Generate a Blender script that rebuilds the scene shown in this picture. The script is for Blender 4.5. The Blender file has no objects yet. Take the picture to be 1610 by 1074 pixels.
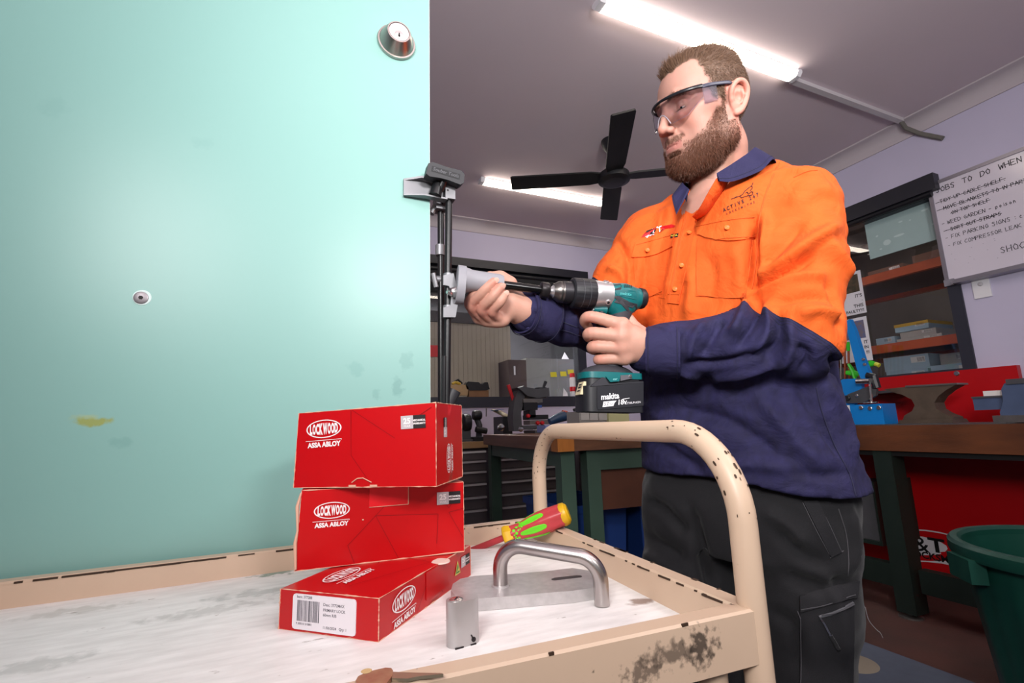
import bpy, bmesh, math, random
import numpy as np
from mathutils import Vector, Matrix, Euler
from mathutils.bvhtree import BVHTree
random.seed(7); rng = np.random.default_rng(7)
SC = bpy.context.scene; COL = SC.collection
PI = math.pi
# ---------------------------------------------------------------- camera, sky, lights, exposure
CAM_F = 759.447; CAM_H = 0.97
PITCH, ROLL, YAW = math.radians(9.872), math.radians(-1.8347), math.radians(23.839)
_f0 = np.array([math.sin(YAW), math.cos(YAW), 0]); _r0 = np.array([math.cos(YAW), -math.sin(YAW), 0]); _z = np.array([0, 0, 1.0])
FW = _f0*math.cos(PITCH)+_z*math.sin(PITCH); _up = np.cross(_r0, FW)
RT = math.cos(ROLL)*_r0+math.sin(ROLL)*_up; UP = -math.sin(ROLL)*_r0+math.cos(ROLL)*_up
EYE = np.array([0, 0, CAM_H])
cd = bpy.data.cameras.new('camera'); cam = bpy.data.objects.new('camera', cd); COL.objects.link(cam)
cd.sensor_width = 36; cd.sensor_fit = 'HORIZONTAL'; cd.lens = 36*CAM_F/1610; cd.clip_start = .02
M = Matrix.Identity(4)
for i in range(3):
    M[i][0] = RT[i]; M[i][1] = UP[i]; M[i][2] = -FW[i]; M[i][3] = EYE[i]
cam.matrix_world = M; SC.camera = cam
w = bpy.data.worlds.new('world'); SC.world = w; w.use_nodes = True
w.node_tree.nodes['Background'].inputs[0].default_value = (.95, .97, 1, 1)
w.node_tree.nodes['Background'].inputs[1].default_value = .14
SC.view_settings.view_transform = 'Standard'; SC.view_settings.look = 'None'
SC.view_settings.exposure = .3; SC.view_settings.gamma = 1; SC.view_settings.use_curve_mapping = False
def area_light(name, loc, target, size, power, color=(1, 1, 1), size_y=None):
    l = bpy.data.lights.new(name, 'AREA'); l.energy = power; l.color = color; l.size = size
    if size_y: l.shape = 'RECTANGLE'; l.size_y = size_y
    o = bpy.data.objects.new(name, l); COL.objects.link(o); o.location = loc
    d = Vector(target)-Vector(loc); o.rotation_euler = d.to_track_quat('-Z', 'Y').to_euler(); return o
# the photographer's softbox (high, right of the camera), a bounce head aimed at the ceiling and a weak fill from the left
area_light('softbox_key', (1.3, -.4, 2.35), (.75, .85, 1.15), .45, 8.0, (1, .985, .965), .45)
area_light('softbox_left', (-.55, -.6, 1.75), (.9, .75, 1.3), .5, 8.0, (1, .98, .965), .5).data.spread = math.radians(80)
area_light('bounce_head', (.45, -.95, 1.75), (.4, -.25, 2.7), .4, 44, (1, .97, .96), .4)
# ---------------------------------------------------------------- pixel -> place helpers (survey of the photograph)
def ray(x, y): return RT*(x-805)/CAM_F-UP*(y-537)/CAM_F+FW
def at(x, y, d): return EYE+ray(x, y)*d
def onx(x, y, X): v = ray(x, y); return EYE+v*(X/v[0])
def ony(x, y, Y): v = ray(x, y); return EYE+v*(Y/v[1])
def onz(x, y, z): v = ray(x, y); return EYE+v*((z-CAM_H)/v[2])
# ---------------------------------------------------------------- materials
def srgb(c):
    if isinstance(c, str): c = [int(c[i:i+2], 16)/255 for i in (0, 2, 4)]
    return tuple(((v/12.92) if v <= .04045 else ((v+.055)/1.055)**2.4) for v in c)+(1,)
_M = {}
def mat(name, color, rough=.6, metal=0, noise=0, nscale=20, bump=0, bscale=80, spec=.5, dark=None, trans=0, ior=1.45, emit=None, emits=1, stretch=None, sheen=0, coat=0):
    if name in _M: return _M[name]
    m = bpy.data.materials.new(name); m.use_nodes = True; nt = m.node_tree; b = nt.nodes['Principled BSDF']
    c = srgb(color); b.inputs['Base Color'].default_value = c
    b.inputs['Roughness'].default_value = rough; b.inputs['Metallic'].default_value = metal
    b.inputs['Specular IOR Level'].default_value = spec; b.inputs['IOR'].default_value = ior
    b.inputs['Transmission Weight'].default_value = trans; b.inputs['Sheen Weight'].default_value = sheen
    b.inputs['Coat Weight'].default_value = coat
    if emit: b.inputs['Emission Color'].default_value = srgb(emit); b.inputs['Emission Strength'].default_value = emits
    if noise or bump:
        tc = nt.nodes.new('ShaderNodeTexCoord'); mp = nt.nodes.new('ShaderNodeMapping')
        nt.links.new(tc.outputs['Object'], mp.inputs[0])
        if stretch: mp.inputs['Scale'].default_value = stretch
    if noise:
        n = nt.nodes.new('ShaderNodeTexNoise'); n.inputs['Scale'].default_value = nscale; n.inputs['Detail'].default_value = 6
        nt.links.new(mp.outputs[0], n.inputs['Vector'])
        r = nt.nodes.new('ShaderNodeValToRGB'); d = srgb(dark) if dark else tuple(v*.45 for v in c[:3])+(1,)
        r.color_ramp.elements[0].position = .5-.22; r.color_ramp.elements[1].position = .5+.18
        mixd = tuple(c[i]*(1-noise)+d[i]*noise for i in range(3))+(1,)
        r.color_ramp.elements[0].color = mixd; r.color_ramp.elements[1].color = c
        nt.links.new(n.outputs['Fac'], r.inputs[0]); nt.links.new(r.outputs[0], b.inputs['Base Color'])
    if bump:
        n2 = nt.nodes.new('ShaderNodeTexNoise'); n2.inputs['Scale'].default_value = bscale; n2.inputs['Detail'].default_value = 4
        nt.links.new(mp.outputs[0], n2.inputs['Vector'])
        bp = nt.nodes.new('ShaderNodeBump'); bp.inputs['Strength'].default_value = bump; bp.inputs['Distance'].default_value = .002
        nt.links.new(n2.outputs['Fac'], bp.inputs['Height']); nt.links.new(bp.outputs[0], b.inputs['Normal'])
    _M[name] = m; return m
# ---------------------------------------------------------------- objects
def link(name, mesh, m=None, parent=None, smooth=False, sharp=None):
    o = bpy.data.objects.new(name, mesh); COL.objects.link(o)
    if m is not None:
        for mm in (m if isinstance(m, (list, tuple)) else [m]): mesh.materials.append(mm)
    if parent is not None:
        o.parent = parent; o.matrix_parent_inverse = Matrix.Identity(4)
        o.matrix_parent_inverse = wm(parent).inverted()
    if smooth:
        mesh.shade_smooth()
        if sharp is not None: mesh.set_sharp_from_angle(angle=math.radians(sharp))
    return o
def wm(o):
    m = o.matrix_basis.copy()
    if o.parent is not None: m = wm(o.parent) @ o.matrix_parent_inverse @ m
    return m
def thing(name, label, cat, loc=(0, 0, 0), group=None, kind=None):
    o = bpy.data.objects.new(name, None); COL.objects.link(o); o.location = loc; o.empty_display_size = .05
    o['label'] = label; o['category'] = cat
    if group: o['group'] = group
    if kind: o['kind'] = kind
    return o
def tag(o, label, cat=None, group=None):
    o['label'] = label
    if cat: o['category'] = cat
    if group: o['group'] = group
    return o
def struct(o): o['kind'] = 'structure'; return o
class MB:
    """collects boxes, tubes, lathes, prisms and sheets into one bmesh (world coordinates unless xf given)"""
    def __init__(s, xf=None): s.b = bmesh.new(); s.xf = xf or Matrix.Identity(4)
    def _t(s, vs, xf=None):
        m = s.xf @ xf if xf else s.xf
        return [s.b.verts.new(m @ Vector(v)) for v in vs]
    def faces(s, vs, fs, xf=None, mi=0):
        v = s._t(vs, xf)
        for f in fs:
            try: fc = s.b.faces.new([v[i] for i in f]); fc.material_index = mi
            except ValueError: pass
        return s
    def box(s, lo, hi, xf=None, mi=0):
        x0, y0, z0 = lo; x1, y1, z1 = hi
        return s.faces([(x0,y0,z0),(x1,y0,z0),(x1,y1,z0),(x0,y1,z0),(x0,y0,z1),(x1,y0,z1),(x1,y1,z1),(x0,y1,z1)],
            [(3,2,1,0),(4,5,6,7),(0,1,5,4),(1,2,6,5),(2,3,7,6),(3,0,4,7)], xf, mi)
    def prism(s, poly, z0, z1, xf=None, mi=0):
        n = len(poly); a = sum(poly[i][0]*poly[(i+1) % n][1]-poly[(i+1) % n][0]*poly[i][1] for i in range(n))
        if a < 0: poly = poly[::-1]
        v = [(x, y, z0) for x, y in poly]+[(x, y, z1) for x, y in poly]
        return s.faces(v, [tuple(range(n-1, -1, -1)), tuple(range(n, 2*n))]+[(i, (i+1) % n, n+(i+1) % n, n+i) for i in range(n)], xf, mi)
    def lathe(s, prof, n=32, xf=None, mi=0, cap=True):
        vs = []; fs = []
        for r, z in prof: vs += [(r*math.cos(2*PI*i/n), r*math.sin(2*PI*i/n), z) for i in range(n)]
        for j in range(len(prof)-1):
            for i in range(n): fs.append((j*n+i, j*n+(i+1) % n, (j+1)*n+(i+1) % n, (j+1)*n+i))
        if cap:
            if prof[0][0] > 1e-6: fs.append(tuple(range(n-1, -1, -1)))
            if prof[-1][0] > 1e-6: fs.append(tuple(range((len(prof)-1)*n, len(prof)*n)))
        return s.faces(vs, fs, xf, mi)
    def tube(s, pts, r, n=12, mi=0, cap=True, flat=1.0, upv=None):
        pts = [Vector(p) for p in pts]; m = len(pts)
        rs = r if isinstance(r, (list, tuple, np.ndarray)) else [r]*m
        vs = []; fs = []; prev = None
        for i, p in enumerate(pts):
            t = (pts[min(i+1, m-1)]-pts[max(i-1, 0)]).normalized()
            if prev is None:
                a = Vector(upv) if upv is not None else (Vector((0, 0, 1)) if abs(t.z) < .9 else Vector((1, 0, 0)))
            else: a = prev
            u = (a-t*a.dot(t)).normalized(); prev = u; v = t.cross(u)
            for k in range(n):
                an = 2*PI*k/n; vs.append(p+u*(math.cos(an)*rs[i])+v*(math.sin(an)*rs[i]*flat))
        for j in range(m-1):
            for k in range(n): fs.append((j*n+k, j*n+(k+1) % n, (j+1)*n+(k+1) % n, (j+1)*n+k))
        if cap: fs.append(tuple(range(n-1, -1, -1))); fs.append(tuple(range((m-1)*n, m*n)))
        return s.faces(vs, fs, None, mi)
    def grid(s, G, mi=0, closeu=False):
        h, w_ = len(G), len(G[0]); fs = []
        for j in range(h-1):
            for i in range(w_ if closeu else w_-1): fs.append((j*w_+i, j*w_+(i+1) % w_, (j+1)*w_+(i+1) % w_, (j+1)*w_+i))
        return s.faces([p for row in G for p in row], fs, None, mi)
    def mesh(s, name, bevel=0, seg=2, ang=30, norm=True):
        if bevel:
            ed = [e for e in s.b.edges if len(e.link_faces) == 2 and e.calc_face_angle(0) > math.radians(ang)]
            bmesh.ops.bevel(s.b, geom=ed, offset=bevel, segments=seg, profile=.5, affect='EDGES', clamp_overlap=True)
        if norm: bmesh.ops.recalc_face_normals(s.b, faces=s.b.faces)
        me = bpy.data.meshes.new(name); s.b.to_mesh(me); s.b.free(); return me
    def obj(s, name, m, parent=None, bevel=0, seg=2, smooth=None, sharp=35, norm=True):
        me = s.mesh(name, bevel, seg, norm=norm)
        return link(name, me, m, parent, smooth if smooth is not None else True, sharp)
def box(name, lo, hi, m, parent=None, bevel=0, xf=None, seg=2): return MB(xf).box(lo, hi).obj(name, m, parent, bevel, seg)
def T(x, y, z): return Matrix.Translation((x, y, z))
def Rz(a): return Matrix.Rotation(math.radians(a), 4, 'Z')
def Rx(a): return Matrix.Rotation(math.radians(a), 4, 'X')
def Ry(a): return Matrix.Rotation(math.radians(a), 4, 'Y')
def frame(o, x, y, z=None):
    x = Vector(x).normalized(); y = Vector(y); y = (y-x*y.dot(x)).normalized(); z = x.cross(y)
    m = Matrix.Identity(4)
    for i in range(3): m[i][0] = x[i]; m[i][1] = y[i]; m[i][2] = z[i]; m[i][3] = o[i]
    return m
def catmull(pts, n=8):
    P_ = [np.array(p, float) for p in pts]; P_ = [2*P_[0]-P_[1]]+P_+[2*P_[-1]-P_[-2]]; out = []
    for i in range(1, len(P_)-2):
        a, b, c, d = P_[i-1:i+3]
        for k in range(n):
            t = k/n; out.append(.5*((2*b)+(c-a)*t+(2*a-5*b+4*c-d)*t*t+(3*b-a-3*c+d)*t**3))
    out.append(P_[-2]); return out
def fillet(pts, r, n=8):
    """round the corners of a polyline"""
    P_ = [Vector(p) for p in pts]; out = [P_[0]]
    for i in range(1, len(P_)-1):
        a = (P_[i-1]-P_[i]).normalized(); b = (P_[i+1]-P_[i]).normalized(); th = a.angle(b)/2; t = r/math.tan(th)
        c = P_[i]+(a+b).normalized()*(r/math.sin(th)); s0 = P_[i]+a*t-c; s1 = P_[i]+b*t-c; om = s0.angle(s1)
        for k in range(n+1):
            q = k/n; out.append(c+(s0*math.sin((1-q)*om)+s1*math.sin(q*om))/math.sin(om))
    out.append(P_[-1]); return out
# ---------------------------------------------------------------- lettering
def text_mesh(s, size=1, bold=0, sx=1, align='CENTER', shear=0, spacing=1, ext=0):
    c = bpy.data.curves.new('lettering', 'FONT'); c.body = s; c.size = size; c.offset = bold; c.align_x = align; c.align_y = 'CENTER'
    c.shear = shear; c.space_character = spacing; c.extrude = ext; c.resolution_u = 3
    o = bpy.data.objects.new('lettering', c); COL.objects.link(o)
    dg = bpy.context.evaluated_depsgraph_get(); dg.update()
    me = bpy.data.meshes.new_from_object(o.evaluated_get(dg)); bpy.data.objects.remove(o); bpy.data.curves.remove(c)
    if sx != 1: me.transform(Matrix.Diagonal((sx, 1, 1, 1)))
    me.materials.clear(); return me
def text(s, m, parent, xf, name='lettering', **k):
    me = text_mesh(s, **k); me.transform(xf); return link(name, me, m, parent)
STROKES = {'A':[[(0,0),(.5,1),(1,0)],[(.2,.4),(.8,.4)]],'B':[[(0,0),(0,1),(.7,.95),(.8,.75),(.6,.55),(0,.5)],[(.6,.55),(.95,.3),(.7,0),(0,0)]],'C':[[(.95,.85),(.5,1),(.05,.5),(.4,0),(.95,.15)]],
'D':[[(0,0),(0,1),(.6,.95),(1,.5),(.6,.05),(0,0)]],'E':[[(.9,1),(0,1),(0,0),(.9,0)],[(0,.5),(.7,.52)]],'F':[[(.9,1),(0,1),(0,0)],[(0,.5),(.7,.52)]],'G':[[(.95,.85),(.5,1),(.05,.5),(.4,0),(.9,.1),(.9,.45),(.5,.45)]],
'H':[[(0,0),(0,1)],[(.9,0),(.9,1)],[(0,.5),(.9,.52)]],'I':[[(.2,0),(.2,1)]],'J':[[(.1,1),(.9,1)],[(.6,1),(.6,.15),(.3,0),(.05,.15)]],'K':[[(0,0),(0,1)],[(.85,1),(0,.45),(.9,0)]],'L':[[(0,1),(0,0),(.85,.02)]],
'M':[[(0,0),(.1,1),(.5,.4),(.9,1),(1,0)]],'N':[[(0,0),(.05,1),(.85,0),(.9,1)]],'O':[[(.5,1),(.05,.6),(.3,.02),(.8,.1),(.9,.6),(.5,1)]],'P':[[(0,0),(0,1),(.75,.95),(.8,.6),(0,.5)]],'Q':[[(.5,1),(.05,.6),(.3,.02),(.8,.1),(.9,.6),(.5,1)],[(.6,.3),(1,-.1)]],
'R':[[(0,0),(0,1),(.75,.95),(.8,.6),(0,.5),(.9,0)]],'S':[[(.85,.9),(.4,1),(.1,.75),(.8,.35),(.6,0),(.05,.12)]],'T':[[(0,1),(1,1)],[(.5,1),(.48,0)]],'U':[[(0,1),(.05,.2),(.4,0),(.85,.2),(.9,1)]],'V':[[(0,1),(.45,0),(.95,1)]],
'W':[[(0,1),(.2,0),(.5,.7),(.75,0),(1,1)]],'X':[[(0,0),(.9,1)],[(0,1),(.9,0)]],'Y':[[(0,1),(.45,.5),(.95,1)],[(.45,.5),(.4,0)]],'Z':[[(0,1),(.9,1),(0,0),(.9,0)]],'-':[[(.1,.45),(.8,.5)]],':':[[(.3,.7),(.35,.66)],[(.3,.2),(.35,.16)]],'.':[[(.2,.05),(.3,.0)]],
'p':[[(.1,.6),(.1,-.3)],[(.1,.5),(.5,.65),(.7,.3),(.4,0),(.1,.15)]],'o':[[(.4,.6),(.1,.3),(.4,0),(.7,.3),(.4,.6)]],'i':[[(.3,.6),(.3,0)],[(.3,.85),(.34,.82)]],'s':[[(.6,.55),(.25,.6),(.2,.4),(.6,.2),(.4,0),(.1,.06)]],'n':[[(.1,0),(.1,.6)],[(.1,.4),(.4,.62),(.65,.4),(.65,0)]],
'e':[[(.1,.32),(.65,.34),(.4,.62),(.1,.3),(.35,0),(.65,.1)]],'c':[[(.65,.5),(.4,.62),(.1,.3),(.35,0),(.7,.1)]]}
def handwriting(s, h, xf, m, parent, wid=.0022, adv=.82, jit=.06, strike=False, name='handwriting'):
    x = 0; R_ = random.Random(s); cur = [MB(xf), 0]; out = []
    def flush():
        if cur[1]: out.append(cur[0].obj(name, m, parent, norm=False, smooth=False))
        cur[0], cur[1] = MB(xf), 0
    def stroke(pl):
        pl = [Vector((p[0], p[1], 0)) for p in pl]
        for a, b in zip(pl[:-1], pl[1:]):
            d = (b-a)
            if d.length < 1e-6: continue
            n = Vector((-d.y, d.x, 0)).normalized()*wid/2; e = d.normalized()*wid*.35
            cur[0].faces([a-e-n, b+e-n, b+e+n, a-e+n], [(0, 1, 2, 3)]); cur[1] += 1
    for ch in s:
        if ch == ' ': x += h*.55; flush(); continue
        for pl in STROKES.get(ch, []):
            stroke([(x+(px+R_.uniform(-jit, jit))*h*.66, (py+R_.uniform(-jit, jit))*h) for px, py in pl])
        x += h*adv*(.45 if ch in 'I.:i' else 1)
    flush()
    if strike: stroke([(-h*.3, h*.42), (x*.5, h*.55), (x, h*.48)]); flush()
    return out
# ================================================================ ROOM SHELL
XW, YW, ZC = 3.30, 3.68, 2.69
m_wall = mat('wall_paint', 'c6c0d8', .75, noise=.08, nscale=3, bump=.08, bscale=120)
m_ceil = mat('ceiling_paint', 'd8c9d0', .85, noise=.06, nscale=2, bump=.1, bscale=60)
m_corn = mat('cornice_paint', 'c2b8be', .7)
m_frame = mat('window_frame_black', '2b2c38', .45)
m_glass = mat('window_glass', 'ffffff', .0, trans=1, ior=1.42)
m_dark = mat('dark_void', '17171a', .8)
m_white = mat('white_plastic', 'e6e4e8', .45)
def floor_mat():
    m = mat('floor_concrete', '5a3a34', .7, noise=.5, nscale=5, dark='30302e', bump=.2, bscale=90); return m
m_floor = floor_mat()
struct(box('floor', (-2.8, -1.6, -.05), (XW+.1, YW+.1, 0), m_floor))
struct(box('ceiling', (-2.8, -1.6, ZC), (XW+.1, YW+.1, ZC+.05), m_ceil))
def holed_wall(name, axis, p, t, a0, a1, z0, z1, h):
    mb = MB(); ha0, ha1, hz0, hz1 = h
    for (u0, u1, v0, v1) in ((a0, ha0, z0, z1), (ha1, a1, z0, z1), (ha0, ha1, z0, hz0), (ha0, ha1, hz1, z1)):
        if axis == 'x': mb.box((p, u0, v0), (p+t, u1, v1))
        else: mb.box((u0, p, v0), (u1, p+t, v1))
    return struct(mb.obj(name, m_wall))
holed_wall('wall_right', 'x', XW, .1, -1.6, YW+.1, 0, ZC, (1.40, 2.75, 1.17, 2.24))
holed_wall('wall_back', 'y', YW, .1, -2.8, XW, 0, ZC, (.62, 2.31, 1.17, 2.27))
struct(box('wall_left', (-2.9, -1.6, 0), (-2.8, YW+.1, ZC), m_wall))
def cornice(name, axis):
    prof = [(0, 0), (.008, 0), (.012, .012)]
    for i in range(7): a = i/6*PI/2; prof.append((.012+.066*(1-math.cos(a)), .014+.064*math.sin(a)))
    prof += [(.09, .082), (.09, .09), (0, .09)]
    mb = MB(); n = len(prof); e = []
    for s in (-2.8 if axis == 'y' else -1.6, XW if axis == 'y' else YW):
        for d, z in prof:
            k = s if s < 0 else s-d
            e.append((k, YW-d, 2.6+z) if axis == 'y' else (XW-d, k, 2.6+z))
    mb.faces(e, [(i, (i+1) % n, n+(i+1) % n, n+i) for i in range(n)]+[tuple(range(n)), tuple(range(n, 2*n))])
    return struct(mb.obj(name, m_corn))
cornice('trim_1', 'y'); cornice('trim_2', 'x')
# ---------------------------------------------------------------- right window
w1 = struct(box('window_1', (XW+.055, 1.40, 1.17), (XW+.061, 2.75, 2.24), m_glass))
mb = MB()
for lo, hi in (((-.012, 1.352, 1.155), (.07, 1.41, 2.26)), ((-.012, 2.73, 1.155), (.07, 2.79, 2.26)), ((-.012, 1.41, 1.155), (.07, 2.73, 1.20)), ((-.012, 1.41, 2.19), (.07, 2.73, 2.26))):
    mb.box((XW+lo[0], lo[1], lo[2]), (XW+hi[0], hi[1], hi[2]))
mb.obj('window_frame', m_frame, w1, .004)
bl = MB().box((XW-.062, 1.355, 2.215), (XW-.004, 2.79, 2.31)).obj('blind_case', mat('blind_case', '23232c', .4), w1, .012, 3)
MB().lathe([(.018, 0), (.018, 1.36)], 12, T(XW-.03, 1.39, 2.205) @ Rx(-90)).obj('blind_roller', mat('blind_roller', '1a1a20', .4), bl)
# frosted film on the upper pane
m_film = mat('frosted_film', '9fb6b6', .5, noise=.12, nscale=9)
film = box('frosted_film', (XW+.045, 1.405, 1.955), (XW+.053, 1.80, 2.19), m_film, w1)
mb = MB()
for y, z, a, b in ((1.69, 2.03, .022, .018), (1.62, 2.05, .03, .007), (1.74, 2.09, .008, .006), (1.60, 2.13, .012, .005), (1.47, 2.15, .018, .006), (1.73, 2.00, .008, .005), (1.44, 2.05, .009, .004), (1.55, 2.12, .006, .004)):
    mb.faces([(XW+.0445, y+a*math.cos(t*PI/8), z+b*math.sin(t*PI/8)) for t in range(16)], [tuple(range(16))])
mb.obj('glue_spot', mat('glue_spot', 'b9cccb', .5), film)
# things seen through it: racking with orange beams, cartons
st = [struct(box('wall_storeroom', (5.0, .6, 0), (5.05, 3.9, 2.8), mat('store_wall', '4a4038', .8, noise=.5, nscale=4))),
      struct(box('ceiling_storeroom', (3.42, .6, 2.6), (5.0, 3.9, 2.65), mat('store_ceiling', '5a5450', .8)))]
m_orange = mat('rack_orange', 'c85a30', .5, noise=.25, nscale=14); m_rackblue = mat('rack_upright', '2a2c34', .5)
rk = thing('storage_rack', 'orange beamed storage racking seen through the right-hand window', 'rack', (3.8, 2.2, 0))
for z in (1.885, 1.40):
    b = MB().box((3.58, 1.0, z-.028), (3.62, 3.1, z+.028)).obj('beam', m_orange, rk, .006)
    box('shelf_board', (3.62, 1.0, z+.005), (4.25, 3.1, z+.024), mat('rack_board', '6b5648', .8), rk)
    box('beam', (4.25, 1.0, z-.028), (4.29, 3.1, z+.028), m_orange, rk)
for y in (.97, 3.1):
    for x in (3.58, 4.23): box('upright', (x, y-.03, 0), (x+.06, y+.03, 2.5), m_rackblue, rk)
box('shelf_board', (3.60, 1.0, 1.15), (4.25, 3.1, 1.17), mat('rack_board', '6b5648', .8), rk)
m_cart = mat('carton_paleblue', '9fb8c8', .7, noise=.15, nscale=12); m_cartw = mat('carton_white', 'b5b3ae', .7, noise=.15, nscale=12)
m_carty = mat('carton_yellow', 'c9a23a', .7); m_cartg = mat('carton_green', '3f7a4a', .7); m_lab = mat('paper_label', 'd8d8d4', .7); m_ink = mat('ink', '22222a', .7)
def carton(y0, y1, z0, z1, m, label, x0=3.63, dx=.28, strip=None, yaw=0):
    t = thing('carton', label, 'box', (x0, (y0+y1)/2, z0), 'cartons on the orange racking')
    box('body', (x0, y0, z0), (x0+dx, y1, z1), m, t, .003)
    lb = box('label_sticker', (x0-.0015, y0+.02, z0+(z1-z0)*.45), (x0-.0003, y0+(y1-y0)*.38, z0+(z1-z0)*.85), m_lab, t)
    mb = MB()
    for i in range(7): mb.box((x0-.002, y0+.024+i*.006, z0+(z1-z0)*.5), (x0-.0016, y0+.026+i*.006, z0+(z1-z0)*.8))
    mb.obj('barcode', m_ink, lb)
    if strip: box('lid', (x0-.002, y0-.002, z1-.018), (x0+dx, y1+.002, z1+.002), strip, t)
    return t
zs = 1.424
carton(1.885, 2.0, zs, zs+.055, m_cart, 'small blue carton at the left end of the middle shelf')
carton(1.63, 1.88, zs, zs+.03, m_cartw, 'flat white carton under the pile on the middle shelf', x0=3.64)
carton(1.66, 1.86, zs+.032, zs+.072, m_cartw, 'white carton in the middle of the middle-shelf pile', x0=3.65)
carton(1.69, 1.88, zs+.074, zs+.125, m_cart, 'pale blue carton with yellow lid on the middle-shelf pile', x0=3.64, strip=m_carty)
carton(1.50, 1.60, zs, zs+.055, m_cartg, 'lower green carton at the right of the middle shelf', x0=4.0)
carton(1.50, 1.60, zs+.057, zs+.11, m_cartg, 'upper green carton at the right of the middle shelf', x0=4.0)
zs = 1.17
carton(1.73, 1.97, zs, zs+.075, m_cart, 'low blue carton at bottom left behind the right window', x0=3.63)
carton(1.72, 1.98, zs+.077, zs+.17, m_cart, 'large pale blue carton with white label on the lowest shelf', x0=3.64)
carton(1.48, 1.71, zs, zs+.085, m_cart, 'long blue carton with white label at the window bottom', x0=3.62)
carton(1.55, 1.70, zs+.087, zs+.16, m_cartw, 'grey-white carton behind the long blue one', x0=3.72)
carton(1.47, 1.75, 1.912, 2.0, mat('carton_brown', '6a5040', .8), 'brown carton on the top orange beam shelf', x0=3.72)
carton(1.80, 2.02, 1.912, 1.97, mat('carton_brown', '6a5040', .8), 'low brown carton left on the top orange beam shelf', x0=3.70)
ll = bpy.data.lights.new('store_fill_light', 'AREA'); ll.energy = 11; ll.size = .8; lo = bpy.data.objects.new('store_fill_light', ll); COL.objects.link(lo); lo.location = (3.9, 2.0, 2.55)  # added light without a fitting, brightens the racking and cartons
# posters taped inside the glass
def poster(y0, y1, z0, z1, lines, label, cols):
    t = tag(box('poster', (XW+.040, y0, z0), (XW+.0415, y1, z1), mat('poster_paper', 'dcdae2', .6)), label, 'poster')
    f = T(XW+.0395, 0, 0) @ Matrix(((0, 0, -1, 0), (-1, 0, 0, 0), (0, 1, 0, 0), (0, 0, 0, 1)))
    ph = box('photo', (XW+.0385, y0+.02, z0+(z1-z0)*.52), (XW+.0395, y1-.01, z1-.02), mat('photo_print_'+cols[0], cols[0], .4, noise=.8, nscale=40, dark=cols[1]), t)
    for i, (s, sz) in enumerate(lines):
        text(s, m_ink, t, f @ T(-(y0+.012), z0+(z1-z0)*(.42-.115*i), .0003), size=sz, bold=.0006, align='RIGHT')
    return t
poster(1.868, 2.07, 1.62, 1.905, (("IT'S", .03), ('-', .02), ('THIS', .03), ('FAULTY!!!', .026)), 'upper white poster with a photo, taped in the right-hand window', ('5a4a38', '20241c'))
poster(1.876, 2.08, 1.31, 1.597, (('IT', .03), ('IN', .028), ('!!!', .026)), 'lower white poster with a photo of an orange vehicle', ('7a6a68', '4060a0'))
# ---------------------------------------------------------------- back window
w2 = struct(box('window_2', (.62, YW+.055, 1.17), (2.31, YW+.061, 2.27), m_glass))
mb = MB()
for lo, hi in (((.55, -.012, 1.12), (.66, .07, 2.30)), ((2.26, -.012, 1.12), (2.345, .07, 2.33)), ((.66, -.012, 1.12), (2.26, .07, 1.205)), ((.66, -.012, 2.2), (2.26, .07, 2.30))):
    mb.box((lo[0], YW+lo[1], lo[2]), (hi[0], YW+hi[1], hi[2]))
mb.obj('window_frame', m_frame, w2, .004)
bc = MB().box((.55, YW-.075, 2.265), (2.375, YW-.004, 2.335)).obj('blind_case', mat('blind_case', '23232c', .4), w2, .008, 2)
MB().lathe([(.02, 0), (.02, 1.75)], 12, T(.58, YW-.04, 2.235) @ Ry(90)).obj('blind_roller', mat('blind_roller', '1a1a20', .4), bc)
box('blind_fabric', (.6, YW-.045, 2.12), (2.3, YW-.042, 2.24), mat('blind_fabric', '1c1c20', .8), bc)
# office behind it
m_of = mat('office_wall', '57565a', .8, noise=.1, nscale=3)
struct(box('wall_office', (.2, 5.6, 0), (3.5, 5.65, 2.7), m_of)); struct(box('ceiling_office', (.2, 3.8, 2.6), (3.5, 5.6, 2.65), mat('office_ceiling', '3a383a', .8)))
m_panel = mat('pegboard_beige', 'aca18c', .8, noise=.15, nscale=5, bump=.2, bscale=200, stretch=(1, 1, .2))
pb = tag(box('display_panel', (.3, 4.25, .0), (1.86, 4.28, 1.965), m_panel), 'beige display panel behind the left half of the back window', 'panel')
mb = MB()
for i in range(34): mb.box((.34+i*.045, 4.2485, .92), (.342+i*.045, 4.2502, 1.94))
mb.obj('groove', mat('panel_groove', '8c826f', .8), pb)
tag(box('signboard', (.9, 4.225, 1.93), (1.86, 4.25, 2.03), mat('signboard_dark', '3a3734', .6), bevel=.004), 'dark sign strip on the top edge of the beige panel', 'sign')
ot = thing('office_cupboard', 'brown-sided cupboard with grey front inside the office window', 'cupboard', (2.2, 4.1, 0))
ony_ = lambda x, y, Y: Vector(ony(x, y, Y))
cx0, cx1 = ony(800, 600, 4.0)[0], ony(828, 600, 4.0)[0]
cz = ony(828, 563, 4.0)[2]
box('side_panel', (cx0, 4.0, .0), (cx1, 4.24, cz-.02), mat('cupboard_brown', '4c3a30', .6, noise=.2), ot, .003)
box('front_panel', (cx1, 4.0, .0), (2.75, 4.24, cz), mat('cupboard_grey', '8b8c88', .5, noise=.1), ot, .003)
box('handle', (cx0+.05, 3.985, cz-.16), (cx0+.062, 3.999, cz-.08), m_white, ot, .003)
m_note = mat('sticky_note_yellow', 'd8c820', .7)
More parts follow.
